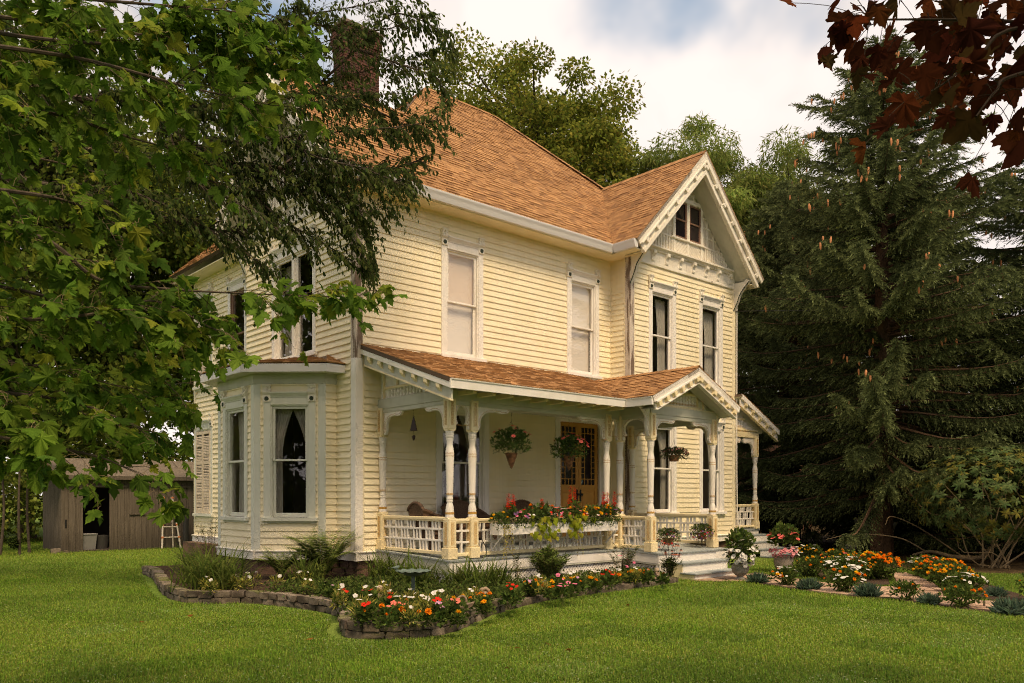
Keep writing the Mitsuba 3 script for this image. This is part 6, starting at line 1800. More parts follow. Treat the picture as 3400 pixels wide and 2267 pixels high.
def spot(lab, m):
    dd = [math.hypot(m[0] - a, m[1] - b) for _, a, b in MARKS]
    j = int(np.argmin(dd))
    i = [q[1:] for q in sorted(SPOTS[(lab, j)])].index((round(float(m[0]), 3), round(float(m[1]), 3)))
    return '%s, %snearest to the %s' % (lab.split(' in the walled')[0], ORD[min(i, 13)], MARKS[j][0])


for i, (kind, c, pts) in enumerate(BED_PLANTS):
    P = np.array(pts)
    nm, lab, grp = NAMES[kind + c]
    m = P.mean(0)
    k = tag(K(nm), spot(lab, m), 'flower', grp)
    z0 = float(bed_z(m[0], m[1]))
    rx = max(.10, np.ptp(P[:, 0]) / 2 + .09)
    ry = max(.10, np.ptp(P[:, 1]) / 2 + .09)
    zt = m[2] - .02
    cols = VARIEG if (kind == 'i' and c == 'w') else GREEN
    foliage(k, (m[0], m[1], (z0 + zt) / 2), (rx, ry, (zt - z0) / 2 + .03), int(110 + 500 * rx * ry), .055 if kind == 'm' else .075, cols, 200 + i, LANCE if cols is VARIEG else DIAM, ground=z0)
    for p in P:
        set_head(k, kind + c, p + [0, 0, .03], r, 1.3, (-.35, -.45, 0))
# low filler greenery between the flowering plants
k = tag(K('bedding_foliage'), 'low green leaves filling the walled flower bed between the flowers', 'foliage', kind='stuff')
fp = []
bi = Polygon(ip if False else poly).buffer(-.06)
while len(fp) < 620:
    q = r.uniform([-3.3, -5.6], [5.0, -1.2])
    if shapely_.contains_xy(bi, q[0], q[1]) and (q[1] < -2.7 or q[0] < .2):
        fp.append(q)
fp = np.array(fp)
nn = 26
ci = np.repeat(np.arange(len(fp)), nn)
pos = np.column_stack([fp[ci] + r.normal(0, .09, (len(ci), 2)), bed_z(fp[ci, 0], 0) + r.uniform(0, .16, len(ci))])
put_leaves('bedding_foliage__leaf', [leaves(DIAM, pos, r.normal(0, 1, (len(ci), 3)) + [0, 0, .8], r.normal(0, .5, (len(ci), 3)) + [0, 0, 1], .05 * r.uniform(.6, 1.4, len(ci)), pick(r, GREEN + [(.08, .10, .03)], len(ci)))], 'leaf_matte')


def blades(n, c, rad, h, w, cols, seed, arch=.8, z0=0.0):
    """A clump of arching strap leaves."""
    r = np.random.default_rng(seed)
    out = []
    az = r.uniform(0, 2 * np.pi, n)
    L = h * r.uniform(.7, 1.35, n)
    a = arch * r.uniform(.5, 1.3, n)
    b = np.column_stack([c[0] + r.normal(0, rad * .4, n), c[1] + r.normal(0, rad * .4, n), np.full(n, z0)])
    m = 7
    t = np.linspace(0, 1, m)
    ang = np.pi / 2 - r.uniform(.05, .75, n)[:, None] - a[:, None] * t[None] ** 1.2 * 1.7
    dx = np.concatenate([np.zeros((n, 1)), np.cumsum(np.cos(ang[:, :-1]) * (L / (m - 1))[:, None], 1)], 1)
    dz = np.concatenate([np.zeros((n, 1)), np.cumsum(np.sin(ang[:, :-1]) * (L / (m - 1))[:, None], 1)], 1)
    s = np.stack([-np.sin(az), np.cos(az), 0 * az], -1)
    ww = w * (1 - t ** 2.2)[None] * r.uniform(.7, 1.2, (n, 1))
    cen = b[:, None] + np.stack([dx * np.cos(az)[:, None], dx * np.sin(az)[:, None], dz], -1)
    V = np.stack([cen - s[:, None] * ww[..., None], cen + s[:, None] * ww[..., None] + [0, 0, .0]], 2).reshape(-1, 3)
    q = np.array([[2 * j, 2 * j + 1, 2 * j + 3, 2 * j + 2] for j in range(m - 1)])
    F = np.vstack([q[:, [0, 1, 2]], q[:, [0, 2, 3]]])
    F = (F[None] + (np.arange(n) * 2 * m)[:, None, None]).reshape(-1, 3)
    return V, F, np.repeat(pick(r, cols, n, .2), 2 * m, 0)


STRAP = [(.11, .155, .03), (.09, .13, .026), (.15, .19, .045)]
for i, (x, y, rd, h, n, lab) in enumerate(((-2.85, -.2, .55, .68, 260, 'dense arching grass clump spilling over the left end of the bed wall'), (-2.6, 1.0, .5, .62, 190, 'arching grass clump behind the left end of the bed wall'), (-.15, -1.3, .38, .62, 140, 'tall strap-leaved clump right of the fern by the house corner'),
        (-.35, -2.55, .38, .56, 150, 'tall strap-leaved clump between the birdbath and the porch corner'), (.40, -2.9, .42, .50, 190, 'tall strap-leaved clump directly behind the birdbath'), (.98, -3.0, .36, .46, 150, 'tall strap-leaved clump in front of the porch lattice'), (-1.35, -.55, .4, .55, 130, 'low strap-leaved clump under the fern by the bay'))):
    k = tag(K('grass_clump'), lab, 'plant', 'strap-leaved clumps along the house')
    put_leaves(k + '__leaf', [blades(n, (x, y), rd, h * 1.25, .013, STRAP, 300 + i, .95, float(bed_z(x, y)))], 'leaf')


def fern(lab, x, y, n, L, seed, z0=.14):
    r = np.random.default_rng(seed)
    k = tag(K('fern'), lab, 'fern', 'ferns at the foot of the bay')
    parts = []
    st = MB()
    for i in range(n):
        az = r.uniform(0, 2 * np.pi)
        l = L * r.uniform(.7, 1.2)
        t = np.linspace(0, 1, 16)
        an = np.pi / 2 - .25 - t * r.uniform(.7, 1.5)
        dx = np.concatenate([[0], np.cumsum(np.cos(an[:-1])) * l / 15])
        dz = np.concatenate([[0], np.cumsum(np.sin(an[:-1])) * l / 15])
        p = np.column_stack([x + dx * np.cos(az), y + dx * np.sin(az), z0 + dz])
        st.tube(p, np.linspace(.004, .001, 16), 3, False)
        sd = np.array([-np.sin(az), np.cos(az), 0])
        fw = np.gradient(p, axis=0)
        for sg in (-1, 1):
            w = .30 * l * np.sin(np.pi * np.clip(t * .93 + .06, 0, 1)) ** .8
            parts.append(leaves(LANCE, p[2:], sd * sg + unit(fw[2:]) * .5 + [0, 0, -.1], np.tile([0, 0, 1.0], (14, 1)) + r.normal(0, .2, (14, 3)), w[2:] * .62, pick(r, [(.15, .20, .05), (.19, .24, .06)], 14)))
            parts.append(leaves(LANCE, (p[2:-1] + p[3:]) / 2, sd * sg + unit(fw[2:-1]) * .5 + [0, 0, -.1], np.tile([0, 0, 1.0], (13, 1)), w[2:-1] * .62, pick(r, [(.16, .21, .05)], 13)))
    put(k + '__stem', st, 'pale_twig')
    put_leaves(k + '__frond', parts, 'leaf_matte')
fern('big feathery fern in front of the bay by the house corner', -.72, -.05, 44, 1.15, 310)
fern('smaller fern directly under the large bay window', -1.3, .55, 26, .8, 311)
fern('fern at the shaded foot of the far left wall', -1.9, 3.6, 16, .6, 312)


def bush(name, lab, cat, x, y, z0, rad, h, ns, seed, cols, leaf=.07, group=None, spray=.35):
    r = np.random.default_rng(seed)
    k = tag(K(name), lab, cat, group)
    st = MB()
    parts = []
    for i in range(ns):
        az, tl = r.uniform(0, 6.3), r.uniform(0, 1)
        e = np.array([x + rad * tl * np.cos(az), y + rad * tl * np.sin(az), z0 + h * r.uniform(.75, 1.1) * (1 - .25 * tl)])
        b = np.array([x + .25 * rad * tl * np.cos(az), y + .25 * rad * tl * np.sin(az), z0])
        q = smooth_line([b, (b + e) / 2 + [0, 0, .06], e], 12)
        st.tube(q, np.linspace(.005, .002, 12), 3, False)
        m = 26
        u = r.uniform(.12, 1, m)
        p = np.column_stack([np.interp(u * 11, np.arange(12), q[:, j]) for j in range(3)])
        a = r.uniform(0, 6.3, m)
        parts.append(leaves(LANCE, p, np.column_stack([np.cos(a), np.sin(a), r.uniform(.1, 1.0, m)]), r.normal(0, .4, (m, 3)) + [0, 0, 1], leaf * r.uniform(.7, 1.3, m), pick(r, cols, m)))
    put(k + '__stem', st, 'pale_twig')
    put_leaves(k + '__leaf', parts, 'leaf_matte')
    return k
bush('leafy_shrub', 'rounded dark green narrow-leaved shrub in front of the porch lattice', 'shrub', 2.38, -2.95, .1, .40, .62, 130, 320, [(.08, .12, .026), (.11, .15, .034), (.14, .18, .045)], .11)
bush('leafy_shrub', 'sprawling thin shrub with few leaves at the far left corner of the house', 'shrub', -.9, 4.9, .1, .5, 1.2, 22, 321, [(.07, .09, .02), (.12, .12, .03)], .07)
bush('rose_bush', 'straggly rose bush with a few pink blooms in front of the lattice by the steps', 'shrub', 4.55, -2.9, .08, .42, .72, 26, 322, [(.045, .07, .018), (.06, .085, .022)], .07)
for p in ((4.5, -3.1, .42), (4.62, -3.15, .36), (4.35, -3.0, .5)):
    set_head('rose_bush', 'ip', p, r, 1.6, (-.4, -.6, 0))
bush('vine', 'thin climbing vine on the lattice left of the rounded shrub', 'vine', 1.75, -2.75, .1, .12, .6, 9, 323, [(.06, .085, .02)], .06)
# coneflowers by the steps
k = bush('coneflower', 'clump of orange-red coneflowers standing beside the entry steps', 'flower', 5.05, -3.72, .05, .22, .42, 34, 325, [(.05, .07, .02), (.065, .085, .025)], .09)
st = MB()
for i in range(17):
    p = np.array([5.05 + r.normal(0, .15), -3.72 + r.normal(0, .13), r.uniform(.50, .80)])
    st.tube(smooth_line([[5.05 + r.normal(0, .06), -3.72 + r.normal(0, .06), .1], (p + [5.05, -3.72, .2]) / 2, p], 6), .003, 3, False)
    hd = MB().lathe([(0, .022), (.012, .02), (.018, .008), (.016, -.004), (0, -.006)], 8)
    pet = []
    a = np.arange(10) * .628
    dd = np.stack([np.cos(a), np.sin(a), 0 * a - .55], -1)
    v, f, c = leaves(LANCE, p + dd * .012, dd, np.tile([0, 0, 1.0], (10, 1)), .045, pick(r, [(.62, .12, .05), (.55, .16, .07)], 10))
    put(k + '__petals', (v, f), 'petal', color=c)
    hv, hf = hd.mesh()
    put(k + '__cone', (hv + p, hf), 'seed_brown')
put(k + '__stalk', st, 'twig_bark')


def cushion(lab, x, y, n, rad, h, seed):
    k = tag(K('lavender'), lab, 'plant', 'blue-green tufts along the path')
    r = np.random.default_rng(seed)
    d = unit(r.normal(size=(n, 3))); d[:, 2] = np.abs(d[:, 2]) + .15
    d = unit(d)
    b = np.array([x, y, .02]) + r.normal(0, rad * .25, (n, 3)) * [1, 1, 0]
    put_leaves(k + '__leaf', [leaves(LANCE, b, d * [1, 1, h / rad], r.normal(0, 1, (n, 3)), rad * r.uniform(.7, 1.15, n), pick(r, [(.085, .13, .085), (.11, .16, .11), (.07, .11, .07)], n))], 'leaf_matte')
for i, (x, y, s, lab) in enumerate(((5.97, -5.15, .19, 'blue-green tuft nearest the entry steps, left of the pink and white pots'), (5.62, -6.42, .19, 'round blue-green tuft second along the lawn edge of the path'), (5.38, -7.62, .21, 'round blue-green tuft third along the lawn edge, right of the white petunias'),
        (5.12, -8.72, .16, 'small thin blue-green tuft fourth along the lawn edge of the path'), (4.80, -9.95, .22, 'blue-green tuft at the right edge of the picture'), (6.95, -9.1, .16, 'dull green tuft behind the white flowers on the far side of the path'), (8.0, -5.05, .17, 'blue-green tuft behind the yellow flowers in the round bed'), (10.6, -6.5, .15, 'blue-green tuft at the far end of the right-hand flower border'))):
    cushion(lab, x, y, 420, s * 1.1, s * 1.45, 330 + i)


def mound(lab, x, y, z0, rad, h, kinds, nfl, seed, name='petunia', cols=GREEN, size=1.2, group=None, cat='flower', leaf=.06, tops=False):
    """A mounded flowering plant: a dome of leaves with flower heads set over its surface."""
    r = np.random.default_rng(seed)
    k = tag(K(name), lab, cat, group)
    foliage(k, (x, y, z0 + h * .45), (rad, rad, h * .55), int(260 + 2600 * rad * rad), leaf, cols, seed, ground=z0)
    for i in range(nfl):
        d = unit(np.array([r.normal(), r.normal(), abs(r.normal()) * 1.1 + .15]))
        if r.random() < .6 and d @ [.67, .74, 0] > 0:
            d[:2] *= -1
        p = np.array([x, y, z0 + h * .45]) + d * [rad, rad, h * .56] * r.uniform(.9, 1.08)
        set_head(k, kinds[int(r.integers(len(kinds)))], p, r, size, d * 1.2)
    return k
PB = 'flowering plants along the path'
for a in (('low white petunias mixed with orange and yellow marigolds at the start of the path', 5.92, -5.78, .02, .30, .34, ['pw', 'pw', 'my', 'mo'], 18, 401), ('large mound of white petunias in the middle of the round bed', 7.55, -6.15, .03, .50, .48, ['pw'], 42, 402),
          ('white petunias with a few yellow and orange marigolds at the lawn edge', 5.75, -7.02, .02, .36, .40, ['pw', 'pw', 'pw', 'mo', 'my'], 26, 403), ('big mound of bright orange marigolds at the right end of the round bed', 8.35, -6.35, .03, .62, .52, ['mo', 'mo', 'my'], 95, 404, 'marigold'),
          ('yellow marigolds rising in the left part of the round bed', 7.75, -5.35, .03, .40, .42, ['my', 'mo'], 12, 405, 'marigold'), ('orange and yellow marigolds at the back of the round bed', 10.3, -4.75, .03, .55, .42, ['mo', 'my', 'pc'], 34, 406, 'marigold'),
          ('small yellow marigolds with white flowers farthest back, near the pink urn', 11.7, -3.2, .03, .34, .42, ['my', 'my', 'pw'], 18, 407, 'marigold'), ('white and orange flowers at the far end of the right-hand border', 9.75, -6.85, .03, .42, .42, ['pw', 'mo', 'pw'], 34, 408),
          ('long mound of orange marigolds in the right-hand border', 8.7, -7.55, .03, .52, .44, ['mo', 'my', 'mo'], 62, 409, 'marigold'), ('orange marigolds at the near end of the right-hand mound', 7.9, -8.05, .03, .42, .40, ['mo', 'my', 'my'], 34, 410, 'marigold'),
          ('white petunias with yellow centres beyond the pale stepping stone', 7.15, -8.55, .03, .36, .34, ['pw', 'pw', 'my'], 24, 411), ('small plant with one white and one orange bloom at the lawn edge', 5.42, -8.22, .02, .26, .28, ['pw', 'mo'], 3, 412),
          ('orange marigolds at the lawn edge near the right of the picture', 5.1, -9.2, .02, .32, .32, ['mo'], 6, 413, 'marigold'), ('white and orange flowers at the right edge of the picture', 6.75, -9.75, .02, .28, .48, ['pw', 'mo', 'mo'], 9, 414)):
    mound(*a, group=PB)

# ------------------------------------------------------------------ urns, stands, hanging baskets, window box
solid('urn_grey', stone((.30, .285, .25), (.20, .19, .165), (.1, .1, .05), .1, 9), .6, .35)
solid('urn_taupe', stone((.26, .22, .18), (.18, .15, .12), (.1, .1, .05), .1, 9), .6, .35)
solid('basket_wicker', stone((.22, .11, .05), (.10, .05, .025), (.1, .1, .05), 0, 25), .8, .3)
k = tag(K('flower_urn'), 'grey footed urn with white petunias beside the entry steps', 'urn')
x, y = 6.20, -4.62
put(k + '__bowl', MB().lathe([(0, 0), (.10, 0), (.105, .02), (.07, .05), (.06, .065), (.10, .09), (.155, .15), (.175, .22), (.178, .29), (.195, .30), (.195, .325), (.17, .325), (.16, .28), (0, .27)], 28, (x, y, .02)), 'urn_grey', smooth=40)
rr_ = np.random.default_rng(430)
foliage(k, (x, y, .68), (.30, .30, .34), 620, .085, GREEN, 431)
foliage(k, (x - .04, y - .04, .42), (.30, .30, .20), 320, .07, GREEN, 432)
for i in range(46):
    d = unit(np.array([rr_.normal() - .6, rr_.normal() - .6, rr_.normal() * .8]))
    kind = 'pw' if d[2] < .45 or d[0] - d[1] > .5 else ('pc' if rr_.random() < .5 else 'pw')
    set_head(k, kind, np.array([x, y, .56]) + d * [.33, .33, .30], rr_, 1.25, d * 1.5)
k = tag(K('flower_urn'), 'round taupe pot with pink petunias and coral blooms farther from the steps', 'urn')
x, y = 8.28, -4.40
put(k + '__bowl', MB().lathe([(0, 0), (.11, 0), (.15, .04), (.19, .12), (.21, .22), (.215, .34), (.225, .35), (.225, .38), (.20, .38), (.19, .32), (0, .31)], 28, (x, y, .02)), 'urn_taupe', smooth=40)
foliage(k, (x, y, .76), (.32, .32, .32), 640, .09, GREEN, 433)
put_leaves(k + '__spike', [blades(9, (x + .1, y), .05, .62, .011, [(.20, .17, .09)], 434, .18, .5)], 'leaf_matte')
for i in range(64):
    d = unit(np.array([rr_.normal() - .5, rr_.normal() - .5, rr_.normal() * .6 - .35]))
    set_head(k, 'pp', np.array([x, y, .50]) + d * [.30, .30, .16], rr_, .95, d * 1.5)
for i in range(12):
    d = unit(np.array([rr_.normal() - .4, rr_.normal() - .4, .35 + .2 * rr_.normal()]))
    set_head(k, 'pc', np.array([x, y, .76]) + d * [.33, .33, .28], rr_, 1.5, d)
for i in range(8):
    set_head(k, 'pw', np.array([x + .24, y - .22, .52]) + rr_.normal(0, .07, 3), rr_, 1.5, (-.5, -.6, 0))
for i, (x, y, zc, lab) in enumerate(((5.78, -3.12, .80, 'wire stand with a mixed flower basket left of the entry steps'), (7.15, -3.02, .86, 'wire stand with a mixed flower basket by the right entry post'))):
    k = tag(K('flower_stand'), lab, 'plant stand')
    z0 = FZ(y)
    w = MB()
    for a in range(4):
        t = a * math.pi / 2 + .5
        w.tube(smooth_line([[x + .09 * math.cos(t), y + .09 * math.sin(t), zc - .08], [x + .07 * math.cos(t), y + .07 * math.sin(t), z0 + .13], [x + .14 * math.cos(t), y + .14 * math.sin(t), z0 + .01]], 7), .005, 5)
    put(k + '__leg', w, 'black_iron')
    put(k + '__pot', MB().lathe([(0, -.12), (.08, -.12), (.12, 0), (.125, .02), (0, .01)], 16, (x, y, zc)), 'basket_wicker')
    foliage(k, (x, y, zc + .04), (.27, .27, .20), 900, .042, GREEN + [(.10, .11, .06)], 440 + i)
    for j in range(60):
        d = unit(np.array([rr_.normal() - .3, rr_.normal() - .4, rr_.normal() * .8 + .1]))
        set_head(k, ['pv', 'pr', 'pv'][int(rr_.integers(3))], np.array([x, y, zc + .04]) + d * [.26, .26, .19], rr_, .5, d * 1.5)


def chain(mb, p0, p1, n):
    for i in range(n):
        a, b = np.asarray(p0) + (np.asarray(p1) - p0) * i / n, np.asarray(p0) + (np.asarray(p1) - p0) * (i + 1) / n
        m = (a + b) / 2
        s = np.array([.006, 0, 0]) if i % 2 else np.array([0, .006, 0])
        mb.tube([a, m + s, b, m - s, a], .0022, 4, False)
for i, (x, y, zt, zb, rd, kind, nf, cone, lab) in enumerate(((2.28, -2.0, 2.98, 2.42, .42, 'pc', 14, True, 'hanging cone basket with coral blooms, the left one on the porch'), (3.95, -1.95, 2.92, 2.42, .40, 'pc', 24, True, 'hanging cone basket with coral blooms in front of the door'), (6.62, -2.65, 2.78, 2.50, .34, 'pp', 34, False, 'hanging basket of small purple-pink flowers under the entry gable'))):
    k = tag(K('hanging_basket'), lab, 'hanging basket')
    top = 3.36 if cone else 3.5
    w = MB()
    chain(w, (x, y, top), (x, y, zt + .22), 10)
    put(k + '__chain', w, 'black_iron')
    put(k + '__hanger', MB().tube([[x, y, zt + .22], [x + .11, y, zt - .15]], .003, 4).tube([[x, y, zt + .22], [x - .09, y + .08, zt - .15]], .003, 4).tube([[x, y, zt + .22], [x - .07, y - .1, zt - .15]], .003, 4), 'black_iron')
    if cone:
        pr = []
        for j in range(22):
            t = j / 21
            pr.append((.008 + .115 * t ** .8 + (.006 if j % 2 else 0), zb - .16 + .30 * t))
        put(k + '__basket', MB().lathe([(0, zb - .165)] + pr + [(0, zb + .14)], 20, (x, y, 0)), 'basket_wicker')
        foliage(k, (x, y, zt - .24), (rd * .95, rd * .95, .30), 1000, .06, [(.085, .14, .036), (.12, .175, .044), (.065, .105, .028)], 450 + i)
        foliage(k, (x, y, zt - .36), (rd * .85, rd * .85, .14), 230, .05, [(.065, .105, .028), (.09, .13, .034)], 460 + i)
    else:
        put(k + '__basket', MB().lathe([(0, zb), (.1, zb), (.13, zb + .14), (0, zb + .13)], 16, (x, y, 0)), 'basket_wicker')
        foliage(k, (x, y, zt - .14), (rd, rd, .17), 900, .05, [(.07, .07, .035), (.06, .085, .03), (.085, .07, .045)], 450 + i)
    for j in range(nf):
        d = unit(np.array([rr_.normal() + (.9 if i == 1 else 0), rr_.normal() - .5, abs(rr_.normal()) * .9 + .1]))
        set_head(k, kind, np.array([x, y, zt - (.18 if cone else .14)]) + d * [rd, rd, .30 if cone else .17], rr_, 1.25 if cone else .6, d * 1.6)

WB = tag(K('window_box'), 'long white flower box hung outside the porch railing', 'flower box')
put(WB + '__box', MB().bevel(1.40, 4.72, -2.64, -2.62, 1.0, 1.20, .004).bevel(1.40, 4.72, -2.40, -2.38, 1.0, 1.20, .004).bevel(1.40, 1.42, -2.62, -2.40, 1.0, 1.20, .004).bevel(4.70, 4.72, -2.62, -2.40, 1.0, 1.20, .004).box(1.42, 4.70, -2.62, -2.40, 1.0, 1.02), 'white_trim')
put(WB + '__soil', MB().box(1.42, 4.70, -2.62, -2.40, 1.02, 1.16), 'bed_soil')
for x in (1.5, 2.6, 3.6, 4.65):
    put(WB + '__brace', MB().prism([(-2.36, .72), (-2.36, .76), (-2.62, 1.0), (-2.64, .98)], x - .015, x + .015, lambda p, q, t: np.stack([t, p, q], -1)), 'white_trim')
BXF = 'plants in the long porch flower box'
def box_plant(name, lab, cat, x, rad, h, kinds, nf, cols, seed, leaf=.05, y=-2.52, z=1.16, size=1.0, n=None):
    k = tag(K(name), lab, cat, BXF)
    foliage(k, (x, y, z + h * .35), (rad, .17, h * .6), n or int(900 * rad + 160), leaf, cols, seed)
    foliage(k, (x, y - .14, z - .01), (rad * .9, .05, .13), int(500 * rad), leaf * .8, cols, seed + 50)      # trails over the front board
    r = np.random.default_rng(seed)
    for i in range(nf):
        d = unit(np.array([r.normal(), r.normal() - .8, abs(r.normal()) + .1]))
        set_head(k, kinds[int(r.integers(len(kinds)))], np.array([x, y, z + h * .4]) + d * [rad, .18, h * .62], r, size, d * 1.4)
    return k
for i, (x, rad, h, kinds, nf, lab) in enumerate(((1.50, .16, .22, ['my'], 3, 'yellow marigold at the left end of the porch box'), (1.95, .28, .26, ['pv', 'ip'], 8, 'fine-leaved plant with small violet flowers in the left of the porch box'), (2.35, .24, .30, ['ir', 'mo', 'iw'], 8, 'scarlet and orange flowers left of centre in the porch box'),
        (2.78, .25, .30, ['mo', 'ir', 'is'], 9, 'orange marigolds and salmon flowers in the middle of the porch box'), (3.15, .25, .28, ['is', 'ip', 'ir', 'iw'], 16, 'salmon and pink flowers right of the middle of the porch box'), (3.55, .26, .30, ['ir', 'is', 'my'], 14, 'red flowers with a few yellow ones below the door in the porch box'),
        (3.95, .26, .30, ['ir', 'my', 'iw'], 12, 'red and yellow flowers in the right of the porch box'), (4.32, .25, .32, ['my', 'mo', 'my'], 9, 'bright yellow marigolds near the right end of the porch box'), (4.62, .24, .30, ['iw', 'pv', 'ip'], 7, 'bushy green plant with white specks at the right end of the porch box'))):
    box_plant('box_flower', lab, 'flower', x, rad * 1.1, h * 1.25, kinds, int(nf * 1.35), GREEN + [(.13, .18, .05)], 470 + i, size=1.2)
LIME = [(.26, .30, .025), (.20, .25, .02), (.32, .33, .04)]
HEART = (np.array([[0, 0, 0], [.3, -.12, -.02], [.48, .15, -.06], [.34, .55, -.1], [0, 1, -.2], [-.34, .55, -.1], [-.48, .15, -.06], [-.3, -.12, -.02], [0, .35, 0]]), np.array([[8, i, (i + 1) % 8] for i in range(8)]))
for i, (x, lab) in enumerate(((2.50, 'lime green trailing vine hanging from the left half of the porch box'), (3.42, 'lime green trailing vine hanging from the right half of the porch box'))):
    k = tag(K('lime_vine'), lab, 'vine', BXF)
    r = np.random.default_rng(480 + i)
    n = 34
    p = np.column_stack([x + r.normal(0, .17, n), -2.66 - np.abs(r.normal(0, .05, n)), r.uniform(.92, 1.36, n)])
    put_leaves(k + '__leaf', [leaves(HEART, p, np.column_stack([r.normal(0, .4, n), r.normal(-.3, .3, n), -1 + 0 * p[:, 0]]), np.column_stack([r.normal(0, .4, n) - .3, -1 + 0 * p[:, 0], r.normal(.5, .3, n)]), .105 * r.uniform(.7, 1.2, n), pick(r, LIME, n, .12))], 'leaf')
k = tag(K('creeping_vine'), 'pale yellow trailing stems hanging from the left end of the porch box', 'vine', BXF)
st = MB(); parts = []
for i in range(9):
    x = 1.5 + (i % 5) * .05 + (1.9 if i > 6 else 0)
    q = smooth_line([[x, -2.66, 1.18], [x + rr_.normal(0, .02), -2.69, .95], [x + rr_.normal(0, .05), -2.70, rr_.uniform(.45, .75)]], 14)
    st.tube(q, .002, 3, False)
    parts.append(leaves(DISC, q, rr_.normal(0, 1, (14, 3)), rr_.normal(0, .5, (14, 3)) + [-.4, -1, .3], .028, pick(rr_, [(.36, .30, .08), (.28, .26, .06)], 14)))
put(k + '__stem', st, 'pale_twig'); put_leaves(k + '__leaf', parts, 'leaf_matte')
for i, (x, h, n, lab) in enumerate(((1.78, .58, 2, 'scarlet salvia spikes at the left of the porch box'), (2.62, .62, 1, 'tall leafy salvia with a single red tip in front of the wicker chair'), (3.47, .72, 2, 'tallest scarlet salvia spikes in front of the door'), (4.50, .62, 3, 'scarlet salvia spikes at the right of the porch box'))):
    k = tag(K('salvia'), lab, 'flower', BXF)
    r = np.random.default_rng(490 + i)
    foliage(k, (x, -2.52, 1.16 + h * .33), (.15, .13, h * .34), 90, .095, [(.09, .14, .034), (.12, .17, .045)], 495 + i, OVATE, mat='leaf')
    for j in range(n):
        q = np.array([x + (j - (n - 1) / 2) * .13 + r.normal(0, .02), -2.52 + r.normal(0, .03), 1.16 + h * .55])
        m = 95
        t = r.random(m)
        a = r.uniform(0, 6.3, m)
        L = h * (.48 if n > 1 else .26)
        d = np.column_stack([np.cos(a), np.sin(a), .3 + 0 * a])
        v, f, c = leaves(LANCE, q + np.column_stack([0 * t, 0 * t, t * L]) + r.normal(0, .009, (m, 3)), d + r.normal(0, .35, (m, 3)), r.normal(0, 1, (m, 3)), .062 * (1.15 - .65 * t), pick(r, [(.78, .05, .015), (.65, .03, .012)], m, .1))
        put(k + '__spike', (v, f), 'petal', color=np.clip(c, .003, .95))
        put(k + '__stem', MB().tube([q - [0, 0, h * .4], q + [0, 0, L]], .004, 4), 'twig_bark')

# ------------------------------------------------------------------ porch furniture and wind bell
def wick_fn(p, n, uv):
    a = noise((p.x + p.y) * 70, p.z * 70, 0)
    return mix(mi.Color3f(.055, .032, .02), mi.Color3f(.15, .09, .055), a)
solid('wicker', proc(wick_fn), .75, .3)


def wicker_seat(lab, x, y, z0, yaw, w, name):
    """A rolled-arm wicker seat: arched back flowing into the arms, seat, cushion, turned legs."""
    k = tag(K(name), lab, 'wicker seat', 'wicker seats on the porch')
    c, s = math.cos(yaw), math.sin(yaw)
    M = np.array([[c, -s, 0], [s, c, 0], [0, 0, 1]])
    def pl(part, mb, mat, sm=40):
        v, f = mb.mesh()
        put(k + '__' + part, (v @ M.T + [x, y, z0], f), mat, smooth=sm)
    hw, d = w / 2, .56
    n = 41
    a = np.linspace(-1, 1, n)
    # plan curve of the shell: front of one arm, round the back, front of the other arm; local y = 0 at the back
    px = hw * np.sign(a) * np.abs(np.sin(np.clip(a * 1.35, -1.5708, 1.5708)))** .9
    py = np.where(np.abs(a) < .55, .0, (np.abs(a) - .55) / .45 * -d)
    top = .60 + .36 * np.cos(np.clip(a / .8, -1, 1) * np.pi / 2) ** .7 - .02 * np.abs(a)
    top = np.where(np.abs(a) > .8, .61, np.maximum(top, .61))
    rows = []
    for t in np.linspace(0, 1, 9):
        flare = .05 * t ** 2
        z = .28 + (top - .28) * t
        rows.append(np.column_stack([px * (1 + flare / hw), py + np.where(np.abs(a) < .55, .10 * t ** 1.5 * (top > .62), 0), z]))
    v = np.vstack(rows)
    i, j = np.meshgrid(np.arange(8), np.arange(n - 1), indexing='ij')
    q = np.stack([i * n + j, i * n + j + 1, (i + 1) * n + j + 1, (i + 1) * n + j], -1).reshape(-1, 4)
    shell = MB().add(v, q).add(v * [.965, 1, 1] + [0, -.03, 0], q)
    pl('backrest', shell, 'wicker')
    pl('rolled_edge', MB().tube(rows[-1] + [0, -.012, .0], .032, 8), 'wicker')
    pl('weave', MB().tube(rows[5] * [1.02, 1, 1] + [0, .005, 0], .012, 5).tube(rows[3] * [1.015, 1, 1] + [0, .004, 0], .010, 5), 'wicker')
    pl('seat', MB().bevel(-hw + .03, hw - .03, -d, -.02, .34, .40, .02), 'wicker')
    pl('cushion', MB().bevel(-hw + .06, hw - .06, -d + .02, -.05, .40, .49, .03), 'basket_wicker')
    pl('apron', MB().bevel(-hw + .02, hw - .02, -d - .01, -d + .02, .20, .36, .01), 'wicker')
    for sx in (-1, 1):
        for yy in (-.04, -d + .02):
            pl('leg', MB().lathe([(0, 0), (.018, 0), (.024, .12), (.03, .3), (0, .3)], 8, (sx * (hw - .05), yy, 0)), 'wicker')
    for sx in (-1, 1):
        pl('arm', MB().tube(smooth_line([[sx * hw, -.02, .66], [sx * (hw + .02), -.3, .62], [sx * (hw + .01), -d - .03, .60], [sx * (hw - .01), -d - .06, .50]], 12), .04, 8), 'wicker')
wicker_seat('brown wicker armchair seen from the side at the left end of the porch', .62, -1.25, .63, math.pi / 2, .66, 'wicker_chair')
wicker_seat('long brown wicker settee against the house wall behind the corner posts', 2.3, -.35, .65, 0, 1.15, 'wicker_settee')
